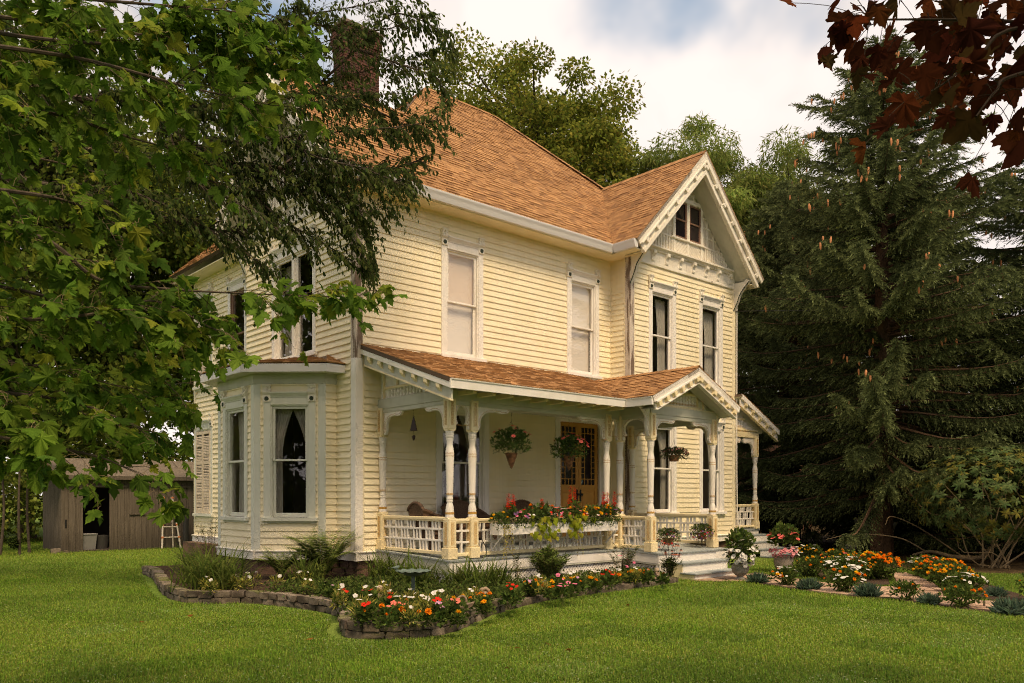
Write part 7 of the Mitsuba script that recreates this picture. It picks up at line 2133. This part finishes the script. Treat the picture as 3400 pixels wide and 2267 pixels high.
wicker_seat('wide brown wicker chair with rounded back beside the front door', 4.15, -.35, .65, 0, 1.0, 'wicker_chair')
WC = tag(K('wind_bell'), 'dark triangular wind bell hanging in the left arch of the porch', 'wind bell')
solid('dark_metal', (.035, .018, .014), .5)
bx, by = .55, -1.16
put(WC + '__cord', MB().tube([[bx, by, 3.42], [bx, by, 3.20]], .003, 4).tube([[bx, by, 2.98], [bx, by, 2.86]], .003, 4), 'dark_metal')
put(WC + '__bell', MB().lathe([(.004, 3.24), (.02, 3.20), (.085, 2.965), (.088, 2.955), (.078, 2.955), (0, 3.19)], 4, (bx, by, 0)), 'dark_metal')
put(WC + '__clapper', MB().lathe([(0, 2.875), (.02, 2.865), (.035, 2.84), (.03, 2.81), (.012, 2.775), (0, 2.765)], 10, (bx, by, 0)), 'dark_metal')
put(H + '__cable', MB().tube(smooth_line([[1.24, -2.33, 1.22], [1.21, -2.37, .95], [1.30, -2.40, .75], [1.22, -2.42, .60], [.9, -2.40, .59]], 24), .009, 6), 'black_iron')
put(H + '__cable', MB().tube(smooth_line([[12.2, -.70, 7.3], [12.19, -.70, 5.0], [12.2, -.7, 2.0], [12.25, -.75, .8], [12.4, -1.0, .55], [11.6, -.9, .42]], 40), .016, 6), 'white_trim')

# ------------------------------------------------------------------ birdbath and garden figures
import manifold3d as m3


def limbs(bones, n=12, length=.012, it=6):
    """One smooth body from tapered bones ((p, r), (q, s))."""
    tot = None
    for (p, r_), (q, s_) in bones:
        a = m3.Manifold.sphere(r_, n).translate(tuple(p))
        b = m3.Manifold.sphere(s_, n).translate(tuple(q))
        h = m3.Manifold.batch_hull([a, b])
        tot = h if tot is None else tot + h
    tot = tot.refine_to_length(length)
    me = tot.to_mesh()
    t = trimesh.Trimesh(me.vert_properties[:, :3], me.tri_verts, process=True)
    trimesh.smoothing.filter_taubin(t, .5, .53, it)
    return np.array(t.vertices), np.array(t.faces)


def turn(v, at, yaw, s=1.0):
    c, sn = math.cos(yaw), math.sin(yaw)
    return np.stack([v[:, 0] * c - v[:, 1] * sn, v[:, 0] * sn + v[:, 1] * c, v[:, 2]], -1) * s + np.asarray(at)


def verdi(p, n, uv):
    return mix(mi.Color3f(.05, .075, .065), mi.Color3f(.15, .20, .17), fbm(p.x * 12, p.y * 12, p.z * 12, 3))
solid('verdigris', proc(verdi), .55, .4)
BB = tag(K('birdbath'), 'green scalloped metal birdbath on a slim pole with a bird on its rim', 'birdbath')
bx, by, bz = -1.50, -4.06, .12
put(BB + '__pole', MB().lathe([(0, 0), (.10, 0), (.09, .02), (.03, .04), (.028, .40), (.035, .42), (.05, .435)], 14, (bx, by, bz)), 'verdigris', smooth=40)
n = 48
rows = []
for rad, z, wv in ((.03, .425, 0), (.10, .435, 0), (.17, .465, .1), (.225, .495, .6), (.255, .505, 1), (.25, .512, 1), (.21, .497, .5), (.15, .475, .1), (.0, .468, 0)):
    a = np.arange(n) * 2 * np.pi / n
    rr = rad + .010 * wv * np.cos(a * 12)
    rows.append(np.column_stack([bx + rr * np.cos(a), by + rr * np.sin(a), bz + z + .008 * wv * np.cos(a * 12)]))
i, j = np.meshgrid(np.arange(len(rows) - 1), np.arange(n), indexing='ij')
put(BB + '__bowl', MB().add(np.vstack(rows), np.stack([i * n + j, i * n + (j + 1) % n, (i + 1) * n + (j + 1) % n, (i + 1) * n + j], -1).reshape(-1, 4)), 'verdigris', smooth=60)
v, f = limbs([(((-.05, 0, .05), .022), ((.02, 0, .055), .026)), (((.02, 0, .055), .024), ((.06, 0, .062), .019)), (((.06, 0, .062), .010), ((.088, 0, .056), .003)), (((-.05, 0, .052), .014), ((-.12, 0, .060), .005)), (((0, .012, .05), .006), ((.0, .012, .0), .004)), (((0, -.012, .05), .006), ((.0, -.012, .0), .004))], length=.008, it=4)
put(BB + '__bird', (turn(v, (bx - .19, by + .16, bz + .50), .4), f), 'verdigris', smooth=True)

# seated child bust among the flowers (curly head, shoulders, one arm reaching down)
k = tag(K('cherub_statue'), 'weathered stone child with curly hair half hidden among the flowers, left of the birdbath', 'statue')
v, f = limbs([(((0, 0, .0), .06), ((0, 0, .10), .052)), (((0, -.005, .10), .055), ((0, 0, .17), .045)), (((-.055, 0, .165), .022), ((.055, 0, .165), .022)), (((0, 0, .18), .02), ((0, .004, .215), .02)), (((0, .006, .245), .042), ((0, .016, .265), .040)),
              (((.058, 0, .165), .020), ((.095, .045, .105), .016)), (((.095, .045, .105), .015), ((.13, .09, .05), .012)), (((-.058, 0, .165), .020), ((-.08, .035, .09), .016)), (((-.08, .035, .09), .015), ((-.03, .09, .06), .012)),
              (((-.03, .03, .02), .035), ((-.05, .14, .03), .028)), (((.03, .03, .02), .035), ((.06, .13, .02), .028)), (((0, .052, .245), .007), ((0, .058, .237), .007))], length=.010, it=4)
sx, sy = -2.02, -3.98
put(k + '__body', (turn(v, (sx, sy, .14), math.radians(200)), f), 'statue_stone', smooth=True)
hr = MB()
rh = np.random.default_rng(520)
for i in range(46):
    d = unit(rh.normal(size=3) + [0, -.35, .45])
    if d[1] > .45 and d[2] < .5:
        continue
    s = trimesh.creation.icosphere(1, .014)
    hr.add(np.array(s.vertices) + np.array([0, .008, .258]) + d * .042, s.faces)
hv, hf = hr.mesh()
put(k + '__hair', (turn(hv, (sx, sy, .14), math.radians(200)), hf), 'statue_stone', smooth=True)

# swan planter on the wall: hollow body, looping neck, head tucked to the breast
k = tag(K('swan_figure'), 'tan stone swan with looped neck sitting on the front of the bed wall', 'figurine')
v, f = limbs([(((-.02, 0, .055), .058), ((.05, 0, .06), .05)), (((.05, 0, .06), .045), ((.12, 0, .095), .018)), (((.07, .03, .07), .028), ((.13, .035, .11), .010)), (((.07, -.03, .07), .028), ((.13, -.035, .11), .010))], length=.010, it=5)
yaw = math.radians(-42)
at = (-1.60, -5.36, .185)
put(k + '__body', (turn(v, at, yaw), f), 'statue_tan', smooth=True)
nk = smooth_line([[-.055, 0, .06], [-.085, 0, .12], [-.06, 0, .175], [-.01, 0, .195], [.03, 0, .165], [.035, 0, .12], [.03, 0, .10]], 22)
nm = MB().tube(nk, np.interp(np.linspace(0, 1, 22), [0, .3, .75, .86, 1], [.030, .019, .016, .020, .008]), 9)
nv, nf = nm.mesh()
put(k + '__neck', (turn(nv, at, yaw), nf), 'statue_tan', smooth=True)
wv = MB()
for sgn in (-1, 1):
    o = [(-.03, .02), (.02, .09), (.09, .10), (.15, .12), (.12, .07), (.06, .03)]
    wv.prism(o, .046, .058, lambda p, q, t: np.stack([p, sgn * t, q], -1))
v2, f2 = wv.mesh()
put(k + '__wing', (turn(v2, at, yaw), f2), 'statue_tan')

# duck-like figure with its head tucked, a step further along the wall
k = tag(K('goose_figure'), 'dark tan stone bird with its head curled onto its back, right of the swan', 'figurine')
v, f = limbs([(((0, 0, .06), .06), ((.02, 0, .10), .06)), (((-.045, 0, .11), .04), ((-.03, 0, .175), .030)), (((-.03, 0, .175), .030), ((.03, 0, .195), .026)), (((.03, 0, .195), .026), ((.07, 0, .165), .022)), (((.07, 0, .165), .020), ((.075, 0, .12), .016)),
              (((.0, .0, .02), .04), ((.12, .0, .03), .03)), (((.03, .05, .08), .02), ((.10, .055, .06), .012)), (((.03, -.05, .08), .02), ((.10, -.055, .06), .012))], length=.010, it=4)
put(k + '__body', (turn(v, (-.66, -4.66, .15), math.radians(-40), 1.05), f), 'statue_tan', smooth=True)
put(k + '__base', (turn(stone_block(.24, .16, .05, 5)[0], (-.62, -4.70, .135), math.radians(-40)), stone_block(.24, .16, .05, 5)[1]), 'statue_tan', smooth=35)

# little stone reader at the right end of the wall
k = tag(K('child_statue'), 'small pale stone child in a hood reading at the right end of the wall', 'statue')
v, f = limbs([(((0, 0, .03), .055), ((0, .005, .10), .046)), (((0, .005, .10), .045), ((0, .01, .14), .036)), (((0, .018, .175), .036), ((0, .010, .19), .036)), (((0, .05, .178), .006), ((0, .052, .172), .006)),
              (((-.045, .01, .13), .018), ((-.06, .05, .08), .015)), (((-.06, .05, .08), .014), ((-.02, .09, .075), .011)), (((.045, .01, .13), .018), ((.06, .05, .08), .015)), (((.06, .05, .08), .014), ((.02, .09, .075), .011)),
              (((-.03, .03, .03), .036), ((-.045, .12, .045), .024)), (((.03, .03, .03), .036), ((.045, .12, .045), .024)), (((-.045, .12, .045), .022), ((-.03, .15, .012), .016)), (((.045, .12, .045), .022), ((.03, .15, .012), .016)), (((-.05, .0, .01), .03), ((.05, .0, .01), .03))], length=.010, it=4)
at, yaw = (4.42, -3.88, .095), math.radians(190)
put(k + '__body', (turn(v, at, yaw), f), 'statue_stone', smooth=True)
bk = MB().bevel(-.04, .04, .085, .115, .083, .092, .003)
v2, f2 = bk.mesh()
put(k + '__book', (turn(v2, at, yaw), f2), 'statue_stone')
hv, hf = MB().lathe([(.050, -.012), (.047, .006), (.043, .024), (.030, .040), (0, .047)], 14, (0, .004, .175)).mesh()
put(k + '__hood', (turn(hv, at, yaw), hf), 'statue_stone', smooth=True)

# ------------------------------------------------------------------ shed and what stands at it
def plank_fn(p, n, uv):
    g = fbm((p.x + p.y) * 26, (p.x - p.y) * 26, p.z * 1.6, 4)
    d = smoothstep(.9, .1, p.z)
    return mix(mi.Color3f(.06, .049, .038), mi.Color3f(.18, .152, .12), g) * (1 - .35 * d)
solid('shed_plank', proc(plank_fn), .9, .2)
SH = tag(K('shed'), 'old weathered plank shed with an open dark doorway behind the left lawn', 'shed')
SFm = Frame((-1.92, 13.9), (1, 0))
SLm = Frame((-1.92, 16.2), (0, -1))
rs = np.random.default_rng(530)
ho = (.62, 1.42, 0, 1.95)
u = 0.0
while u < 6.3:
    w = rs.uniform(.15, .24)
    for a, b in ((-.05, 2.25),):
        if ho[0] - .06 < u + w / 2 < ho[1] + .06:
            a = 2.0
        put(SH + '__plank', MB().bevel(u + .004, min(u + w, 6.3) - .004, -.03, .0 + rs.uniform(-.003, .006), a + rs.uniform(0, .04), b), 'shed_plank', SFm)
    u += w
u = 0.0
while u < 2.3:
    w = rs.uniform(.15, .22)
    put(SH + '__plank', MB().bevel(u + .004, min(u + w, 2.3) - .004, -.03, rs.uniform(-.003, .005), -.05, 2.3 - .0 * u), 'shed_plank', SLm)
    u += w
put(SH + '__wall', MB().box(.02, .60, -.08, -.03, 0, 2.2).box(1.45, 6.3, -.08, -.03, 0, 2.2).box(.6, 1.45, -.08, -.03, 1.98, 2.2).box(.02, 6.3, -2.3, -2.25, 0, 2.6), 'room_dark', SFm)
put(SH + '__wall', MB().box(0.03, 2.27, -.08, -.031, 0, 2.3), 'room_dark', SLm)
put(SH + '__floor', MB().box(.03, 6.3, -2.25, -.09, -.02, .04), 'room_dark', SFm)
put(SH + '__post', MB().bevel(.52, .60, -.02, .03, -.05, 2.0).bevel(1.44, 1.50, -.02, .02, -.05, 2.0), 'shed_plank', SFm)
put(SH + '__hatch', MB().bevel(1.98, 2.42, .0, .03, 1.16, 1.85), 'shed_plank', SFm)
put(SH + '__hatch_lip', MB().bevel(1.96, 2.46, .0, .05, 1.12, 1.16), 'shed_plank', SFm)
put(SH + '__rail', MB().bevel(.5, 1.9, .0, .035, 2.0, 2.08).bevel(3.2, 4.3, 0, .04, 2.0, 2.06), 'shed_plank', SFm)
put(SH + '__hinge', MB().bevel(.10, .15, 0, .02, .75, 1.0), 'black_iron', SFm)
put(SH + '__roof', MB().add([[x, y, z] for x in (-.30, 6.6) for y, z in ((.22, 2.24), (.22, 2.36), (-2.6, 3.0), (-2.6, 2.9))], [[0, 1, 5, 4], [1, 2, 6, 5], [2, 3, 7, 6], [3, 0, 4, 7], [0, 3, 2, 1], [4, 5, 6, 7]]), 'shed_plank', SFm)
solid('tote_grey', (.20, .20, .20), .5)
solid('aluminium', (.62, .56, .48), .4, .5)
solid('ladder_orange', (.55, .18, .06), .5)
solid('can_dark', (.045, .043, .042), .5)
solid('box_teal', (.05, .075, .08), .5)
k = tag(K('storage_tub'), 'grey plastic tub with bags on top just inside the shed doorway', 'tub')
put(k + '__tub', MB().add([[x, y, z] for z, e in ((.04, 0), (.50, .04)) for x, y in ((-1.30 - e, 14.12 - e), (-.90 + e, 14.12 - e), (-.90 + e, 14.5 + e), (-1.30 - e, 14.5 + e))], [[0, 1, 5, 4], [1, 2, 6, 5], [2, 3, 7, 6], [3, 0, 4, 7], [4, 5, 6, 7]]), 'tote_grey')
put(k + '__lid', MB().bevel(-1.36, -.84, 14.06, 14.56, .50, .54, .01), 'tote_grey')
k = tag(K('dark_tub'), 'dark round tub beside the grey tub in the shed doorway', 'tub')
put(k + '__tub', MB().lathe([(0, .04), (.18, .04), (.22, .45), (.23, .47), (.20, .47), (0, .45)], 18, (-.65, 14.35, 0)), 'can_dark', smooth=40)
# articulated ladder
LD = tag(K('ladder'), 'aluminium folding ladder with orange joints standing against the shed wall', 'ladder')
for sx in (0, 1):
    for face, (yb_, yt_) in enumerate(((13.45, 13.78), (13.86, 13.80))):
        a = np.array([.92 + sx * .60 + (.0, .03)[face], yb_, .0]); b = np.array([1.08 + sx * .28, yt_, 1.70])
        if face == 1:
            continue
        put(LD + '__rail', MB().tube([a, b], .028, 4), 'aluminium')
        for t in (.22, .46, .70, .98):
            p = a + (b - a) * t
            put(LD + '__joint', MB().bevel(p[0] - .035, p[0] + .035, p[1] - .03, p[1] + .03, p[2] - .03, p[2] + .03, .008), 'ladder_orange')
for t in (.22, .42, .62, .82):
    y = 13.45 + .33 * t
    x0_, x1_ = .92 + .16 * t, 1.52 - .16 * t
    put(LD + '__rung', MB().tube([[x0_, y, 1.7 * t], [x1_, y, 1.7 * t]], .02, 6), 'aluminium')
for sx in (0, 1):
    put(LD + '__leg', MB().tube([[1.05 + sx * .36, 13.84, 0], [1.10 + sx * .24, 13.8, 1.70]], .024, 4), 'aluminium')
k = tag(K('rolled_pipe'), 'black ribbed pipe leaning on the shed right of the ladder', 'pipe')
pr = [(.085 + .008 * (i % 2), i * .03) for i in range(36)]
v, f = MB().lathe([(0, 0)] + pr + [(.06, 1.06), (0, 1.0)], 14).mesh()
v = v @ np.array([[1, 0, 0], [0, math.cos(.1), math.sin(.1)], [0, -math.sin(.1), math.cos(.1)]]) + [1.72, 13.62, .0]
put(k + '__pipe', (v, f), 'can_dark', smooth=40)
put(k + '__end', MB().lathe([(.11, 0), (.115, .02), (.10, .03)], 14, (1.72, 13.735, 1.02)), 'can_dark')
k = tag(K('tool_case'), 'low dark teal case on the grass between the shed and the house', 'case')
put(k + '__case', MB().bevel(1.95, 2.65, 13.4, 13.75, .0, .20, .03), 'box_teal')
put(k + '__lid', MB().bevel(1.93, 2.67, 13.38, 13.77, .20, .26, .02), 'box_teal')
for i, (x, y, s, lab) in enumerate(((-2.15, 13.6, .17, 'pale stone at the foot of the shed corner'), (-1.86, 13.55, .10, 'small brown stone beside the pale one at the shed corner'))):
    v, f = stone_block(s * 1.5, s, s * .9, 60 + i, .01)
    kk = put('field_stone', (v + [x, y, s * .35], f), 'garden_stone_pale', smooth=60)
    tag(kk, lab, 'stone')

# ------------------------------------------------------------------ things under the spruces, the neighbour, the wire
solid('bin_white', stone((.46, .44, .39), (.33, .31, .27), (.1, .1, .05), .1, 3), .6)
k = tag(K('garden_cart'), 'pale tapered cart box with a tilted dark lid standing against the spruce trunk', 'garden cart')
M4 = trimesh.transformations.rotation_matrix(.13, [0, 1, 0]) 
bx = MB().add([[x, y, z] for z, e in ((.32, 0), (.98, .14)) for x, y in ((-.34 - e, -.30 - e), (.34 + e, -.30 - e), (.34 + e, .30 + e), (-.34 - e, .30 + e))], [[0, 1, 5, 4], [1, 2, 6, 5], [2, 3, 7, 6], [3, 0, 4, 7], [0, 3, 2, 1]])
yaw = YAW - math.pi / 2 + .1
v, f = bx.mesh(); v = trimesh.transform_points(v, M4)
put(k + '__box', (turn(v, (17.2, -2.35, 0), yaw), f), 'bin_white')
v, f = MB().bevel(-.56, .56, -.5, .5, 1.05, 1.13, .02).mesh(); v = trimesh.transform_points(v, M4)
put(k + '__lid', (turn(v, (17.2, -2.35, .12), yaw), f), 'can_dark')
for sx in (-.3, .3):
    v, f = MB().lathe([(0, -.03), (.20, -.03), (.22, 0), (.20, .03), (0, .03)], 16).mesh()
    v = np.stack([v[:, 2] + sx, v[:, 0], v[:, 1] + .22], -1)
    put(k + '__wheel', (turn(v, (17.2, -2.35, 0), yaw), f), 'can_dark', smooth=40)
k = tag(K('hen_shaped_stone'), 'pale rounded stone with a hen-like outline on the ground in front of the cart', 'figurine')  # a pale rounded stone, given the outline of a hen
v, f = limbs([(((-.16, 0, .18), .14), ((.08, 0, .18), .13)), (((-.2, 0, .2), .1), ((-.3, 0, .32), .05)), (((.1, 0, .2), .1), ((.24, 0, .26), .05)), (((.24, 0, .26), .05), ((.32, 0, .22), .03)), (((0, .08, .2), .06), ((.14, .12, .16), .03)), (((0, -.08, .2), .06), ((.14, -.12, .16), .03))], length=.03, it=4)
put(k + '__body', (turn(v, (16.3, -2.1, 0), -.7), f), 'bin_white', smooth=True)
k = tag(K('fallen_branch'), 'crooked pale branch lying on the dark ground below the rhododendron', 'branch')
put(k + '__branch', MB().tube(smooth_line([[13.2, -5.2, .22], [13.6, -5.5, .30], [14.0, -5.9, .16], [14.6, -6.3, .14], [14.9, -6.5, .40], [15.2, -6.6, .45]], 30), np.interp(np.linspace(0, 1, 30), [0, .5, 1], [.02, .07, .03]), 8), 'pale_twig', smooth=60)
put(k + '__twig', MB().tube(smooth_line([[13.5, -5.45, .28], [12.9, -5.0, .65], [12.2, -4.2, .75], [11.8, -3.6, .6]], 20), np.linspace(.02, .006, 20), 5), 'pale_twig')
put(k + '__twig', MB().tube(smooth_line([[14.2, -6.0, .2], [13.4, -5.3, .9], [12.7, -4.9, 1.2], [12.3, -4.9, 1.0]], 20), np.linspace(.02, .006, 20), 5), 'pale_twig')
solid('neighbour_siding', painted((.62, .60, .56), (.5, .48, .44), (.4, .38, .35), .2), .6)
solid('neighbour_brick', stone((.42, .22, .14), (.30, .15, .10), (.1, .1, .1), 0, 3), .9)
NH = tag(K('neighbour_house'), 'white clapboard house glimpsed through the trees right of the side porch', 'house')
NF = Frame((24.0, 14.0), (FWD[1], -FWD[0]))
put(NH + '__wall', MB().box(0, 10, -6, -.02, 0, 2.9), 'neighbour_siding', NF)
nb = MB()
for i in range(22):
    z = i * .13
    put(NH + '__clapboard', MB().add([[u, d, zz] for u in (0, 4.2) for d, zz in ((0, z), (.03, z), (.008, z + .135), (0, z + .135))], [[0, 1, 5, 4], [1, 2, 6, 5], [2, 3, 7, 6], [0, 1, 2, 3], [4, 5, 6, 7]]), 'neighbour_siding', NF)
put(NH + '__brick_wall', MB().box(4.2, 10.05, -.02, .10, 0, 5.0), 'neighbour_brick', NF)
put(NH + '__roof', MB().add([[u, d, z] for u in (-.4, 10.4) for d, z in ((.5, 4.9), (-3, 7.4), (-6.5, 4.9))], [[0, 1, 4, 3], [1, 2, 5, 4], [0, 1, 2, 2], [3, 4, 5, 5]]), 'roof_edge', NF)
w = NH + '__window'
put(w + '__frame', MB().bevel(5.2, 6.3, .10, .14, 1.0, 2.5), 'white_trim', NF); put(w + '__pane', MB().box(5.3, 6.2, .141, .145, 1.1, 2.4), 'dark_glass', NF)
put(w + '_001__frame', MB().bevel(1.2, 2.2, .02, .06, 1.0, 2.5), 'white_trim', NF); put(w + '_001__pane', MB().box(1.3, 2.1, .061, .065, 1.1, 2.4), 'dark_glass', NF)
k = put('power_line', MB().tube(smooth_line([[12.16, -.68, 7.05], [14.2, -5.0, 6.72], [16.4, -10.0, 6.70], [19, -16, 7.0], [22, -24, 7.6]], 40), .009, 5, False), 'black_iron')
tag(k, 'thin overhead wire running from the gabled corner across the spruces', 'wire')
FN = tag(K('iron_fence'), 'low black iron fence beyond the side porch steps', 'fence')
FNf = Frame((17.0, 3.4), (FWD[1], -FWD[0]))
put(FN + '__rail', MB().box(0, 5, -.012, .012, .82, .85), 'black_iron', FNf); put(FN + '__rail', MB().box(0, 5, -.012, .012, .15, .18), 'black_iron', FNf)
for i in range(34):
    put(FN + '__bar', MB().box(.05 + i * .147, .065 + i * .147, -.008, .008, 0, .95), 'black_iron', FNf)

# ------------------------------------------------------------------ fallen leaves, under-storey, the unseen parts of the near trees
r = np.random.default_rng(540)
for i in range(16):
    f_ = r.uniform(7.8, 15)
    s_ = r.uniform(-.5, .32) * f_
    p = EYE + FWD * f_ + np.array([FWD[1], -FWD[0], 0]) * s_
    p[2] = .035
    if shapely_.contains_xy(allbeds, p[0], p[1]):
        continue
    v, f, c = leaves(MAPLE, [p], [r.normal(0, 1, 3) * [1, 1, .15]], [r.normal(0, .3, 3) + [0, 0, 1]], [r.uniform(.05, .09)], pick(r, [(.20, .07, .02), (.13, .045, .02), (.25, .12, .03)], 1))
    tag(put('fallen_leaf', (v, f), 'leaf_matte', color=c), 'small reddish brown fallen leaf lying on the open lawn', 'leaf', 'fallen leaves on the lawn')


def thicket(key, lab, line, h, depth, n, size, cols, seed, trunks=0):
    """A bank of undergrowth that reads as one mass."""
    r = np.random.default_rng(seed)
    line = np.asarray(line, float)
    k = tag(K(key), lab, 'undergrowth', kind='stuff')
    seg = np.linalg.norm(np.diff(line, axis=0), axis=1)
    cum = np.concatenate([[0], np.cumsum(seg)])
    m = int(cum[-1] * 2.2)
    s = r.uniform(0, cum[-1], m)
    cx_ = np.column_stack([np.interp(s, cum, line[:, 0]), np.interp(s, cum, line[:, 1])]) + r.normal(0, depth * .4, (m, 2))
    cz = h * r.uniform(.15, .9, m)
    per = n // m
    ci = np.repeat(np.arange(m), per)
    q = unit(r.normal(size=(m * per, 3))) * (r.random((m * per, 1)) ** .5) * (h * .33 * r.uniform(.6, 1.3, m))[ci][:, None]
    pos = np.column_stack([cx_[ci], cz[ci]]) + q
    pos[:, 2] = np.abs(pos[:, 2])
    tone = np.exp(r.normal(0, .25, m))[ci][:, None]
    put_leaves(k + '__leaf', [leaves(DIAM, pos, unit(q) + r.normal(0, .5, q.shape), r.normal(0, .5, q.shape) + [0, 0, 1], size * r.uniform(.7, 1.3, len(pos)), pick(r, cols, len(pos)) * tone)], 'leaf_matte')
thicket('undergrowth', 'bank of green undergrowth and bushes behind the shed', [(-7.5, 25), (-2, 20.5), (3, 19.5), (9, 18.5), (16, 17)], 4.2, 1.6, 26000, .20, [(.10, .14, .026), (.14, .18, .03), (.19, .22, .05)], 550)
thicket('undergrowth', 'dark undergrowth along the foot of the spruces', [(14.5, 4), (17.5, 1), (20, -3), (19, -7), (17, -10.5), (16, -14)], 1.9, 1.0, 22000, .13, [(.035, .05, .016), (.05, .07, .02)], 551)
thicket('undergrowth', 'dark ground-cover leaves by the left shed wall and saplings', [(-8, 13.2), (-4.5, 13.4), (-2.4, 13.5)], .5, .5, 7000, .10, [(.04, .065, .015), (.055, .08, .02)], 552)
thicket('undergrowth', 'bright yellow-green meadow growth seen left of the shed', [(-14, 30), (-6, 26), (-2.5, 22)], 1.3, 2.5, 9000, .16, [(.26, .31, .05), (.20, .26, .04)], 553)
thicket('undergrowth', 'distant hedge and trees closing the view behind the house', [(-40, 44), (-10, 46), (18, 40), (34, 22), (44, 4), (44, -22)], 11, 3.0, 46000, .42, [(.05, .075, .018), (.07, .095, .02), (.035, .055, .014)], 554)


def crown(key, c, rad, nclump, per, size, shape, cols, seed):
    r = np.random.default_rng(seed)
    c, rad = np.asarray(c, float), np.asarray(rad, float)
    cc = c + unit(r.normal(size=(nclump, 3))) * rad * r.random((nclump, 1)) ** .4
    ci = np.repeat(np.arange(nclump), per)
    q = unit(r.normal(size=(nclump * per, 3))) * r.random((nclump * per, 1)) ** .45 * .28 * rad.mean()
    n = nclump * per
    put_leaves(key, [leaves(shape, cc[ci] + q, unit(q) * .5 + r.normal(0, .5, (n, 3)) - [0, 0, .4], r.normal(0, .5, (n, 3)) + [0, 0, 1], size * r.uniform(.7, 1.2, n), pick(r, cols, n))])
crown(NM + '__crown', (-11.5, -6.5, 7.0), (3.2, 3.6, 3.2), 55, 170, .17, DIAM, MCOL, 560)
crown(CT + '__crown', (-8.4, 2.2, 9.0), (3.0, 3.0, 2.6), 50, 260, .11, DIAM, CCOL, 561)
crown(RM + '__crown', (-3.8, -16.2, 6.2), (3.2, 2.4, 2.6), 45, 150, .17, DIAM, [(.10, .03, .012), (.07, .022, .01)], 562)

# the trees across the road, which the windows mirror and which keep low sky light off the porch
for i, (x, y, h, rd) in enumerate(((-2, -46, 14, 6.5), (11, -44, 15, 7), (24, -38, 14, 6.5), (-16, -44, 14, 6.5), (-25, -9.5, 15, 6.5), (-27, -20, 15, 6.5))):
    broad_tree('roadside_tree', 'leafy roadside tree ' + ('straight behind the viewer', 'behind the viewer towards the right', 'behind the viewer on the right', 'behind the viewer towards the left', 'level with the viewer on the far left', 'slightly behind the viewer on the far left', 'at the viewer\'s far left', 'at the viewer\'s far right')[i], (x, y, 0), h, (x, y, h * .52), (rd, rd, h * .47), 60, 260, .42, [(.08, .11, .025), (.06, .085, .02)], 600 + i, group='roadside trees behind the viewer', trunk_r=.3)
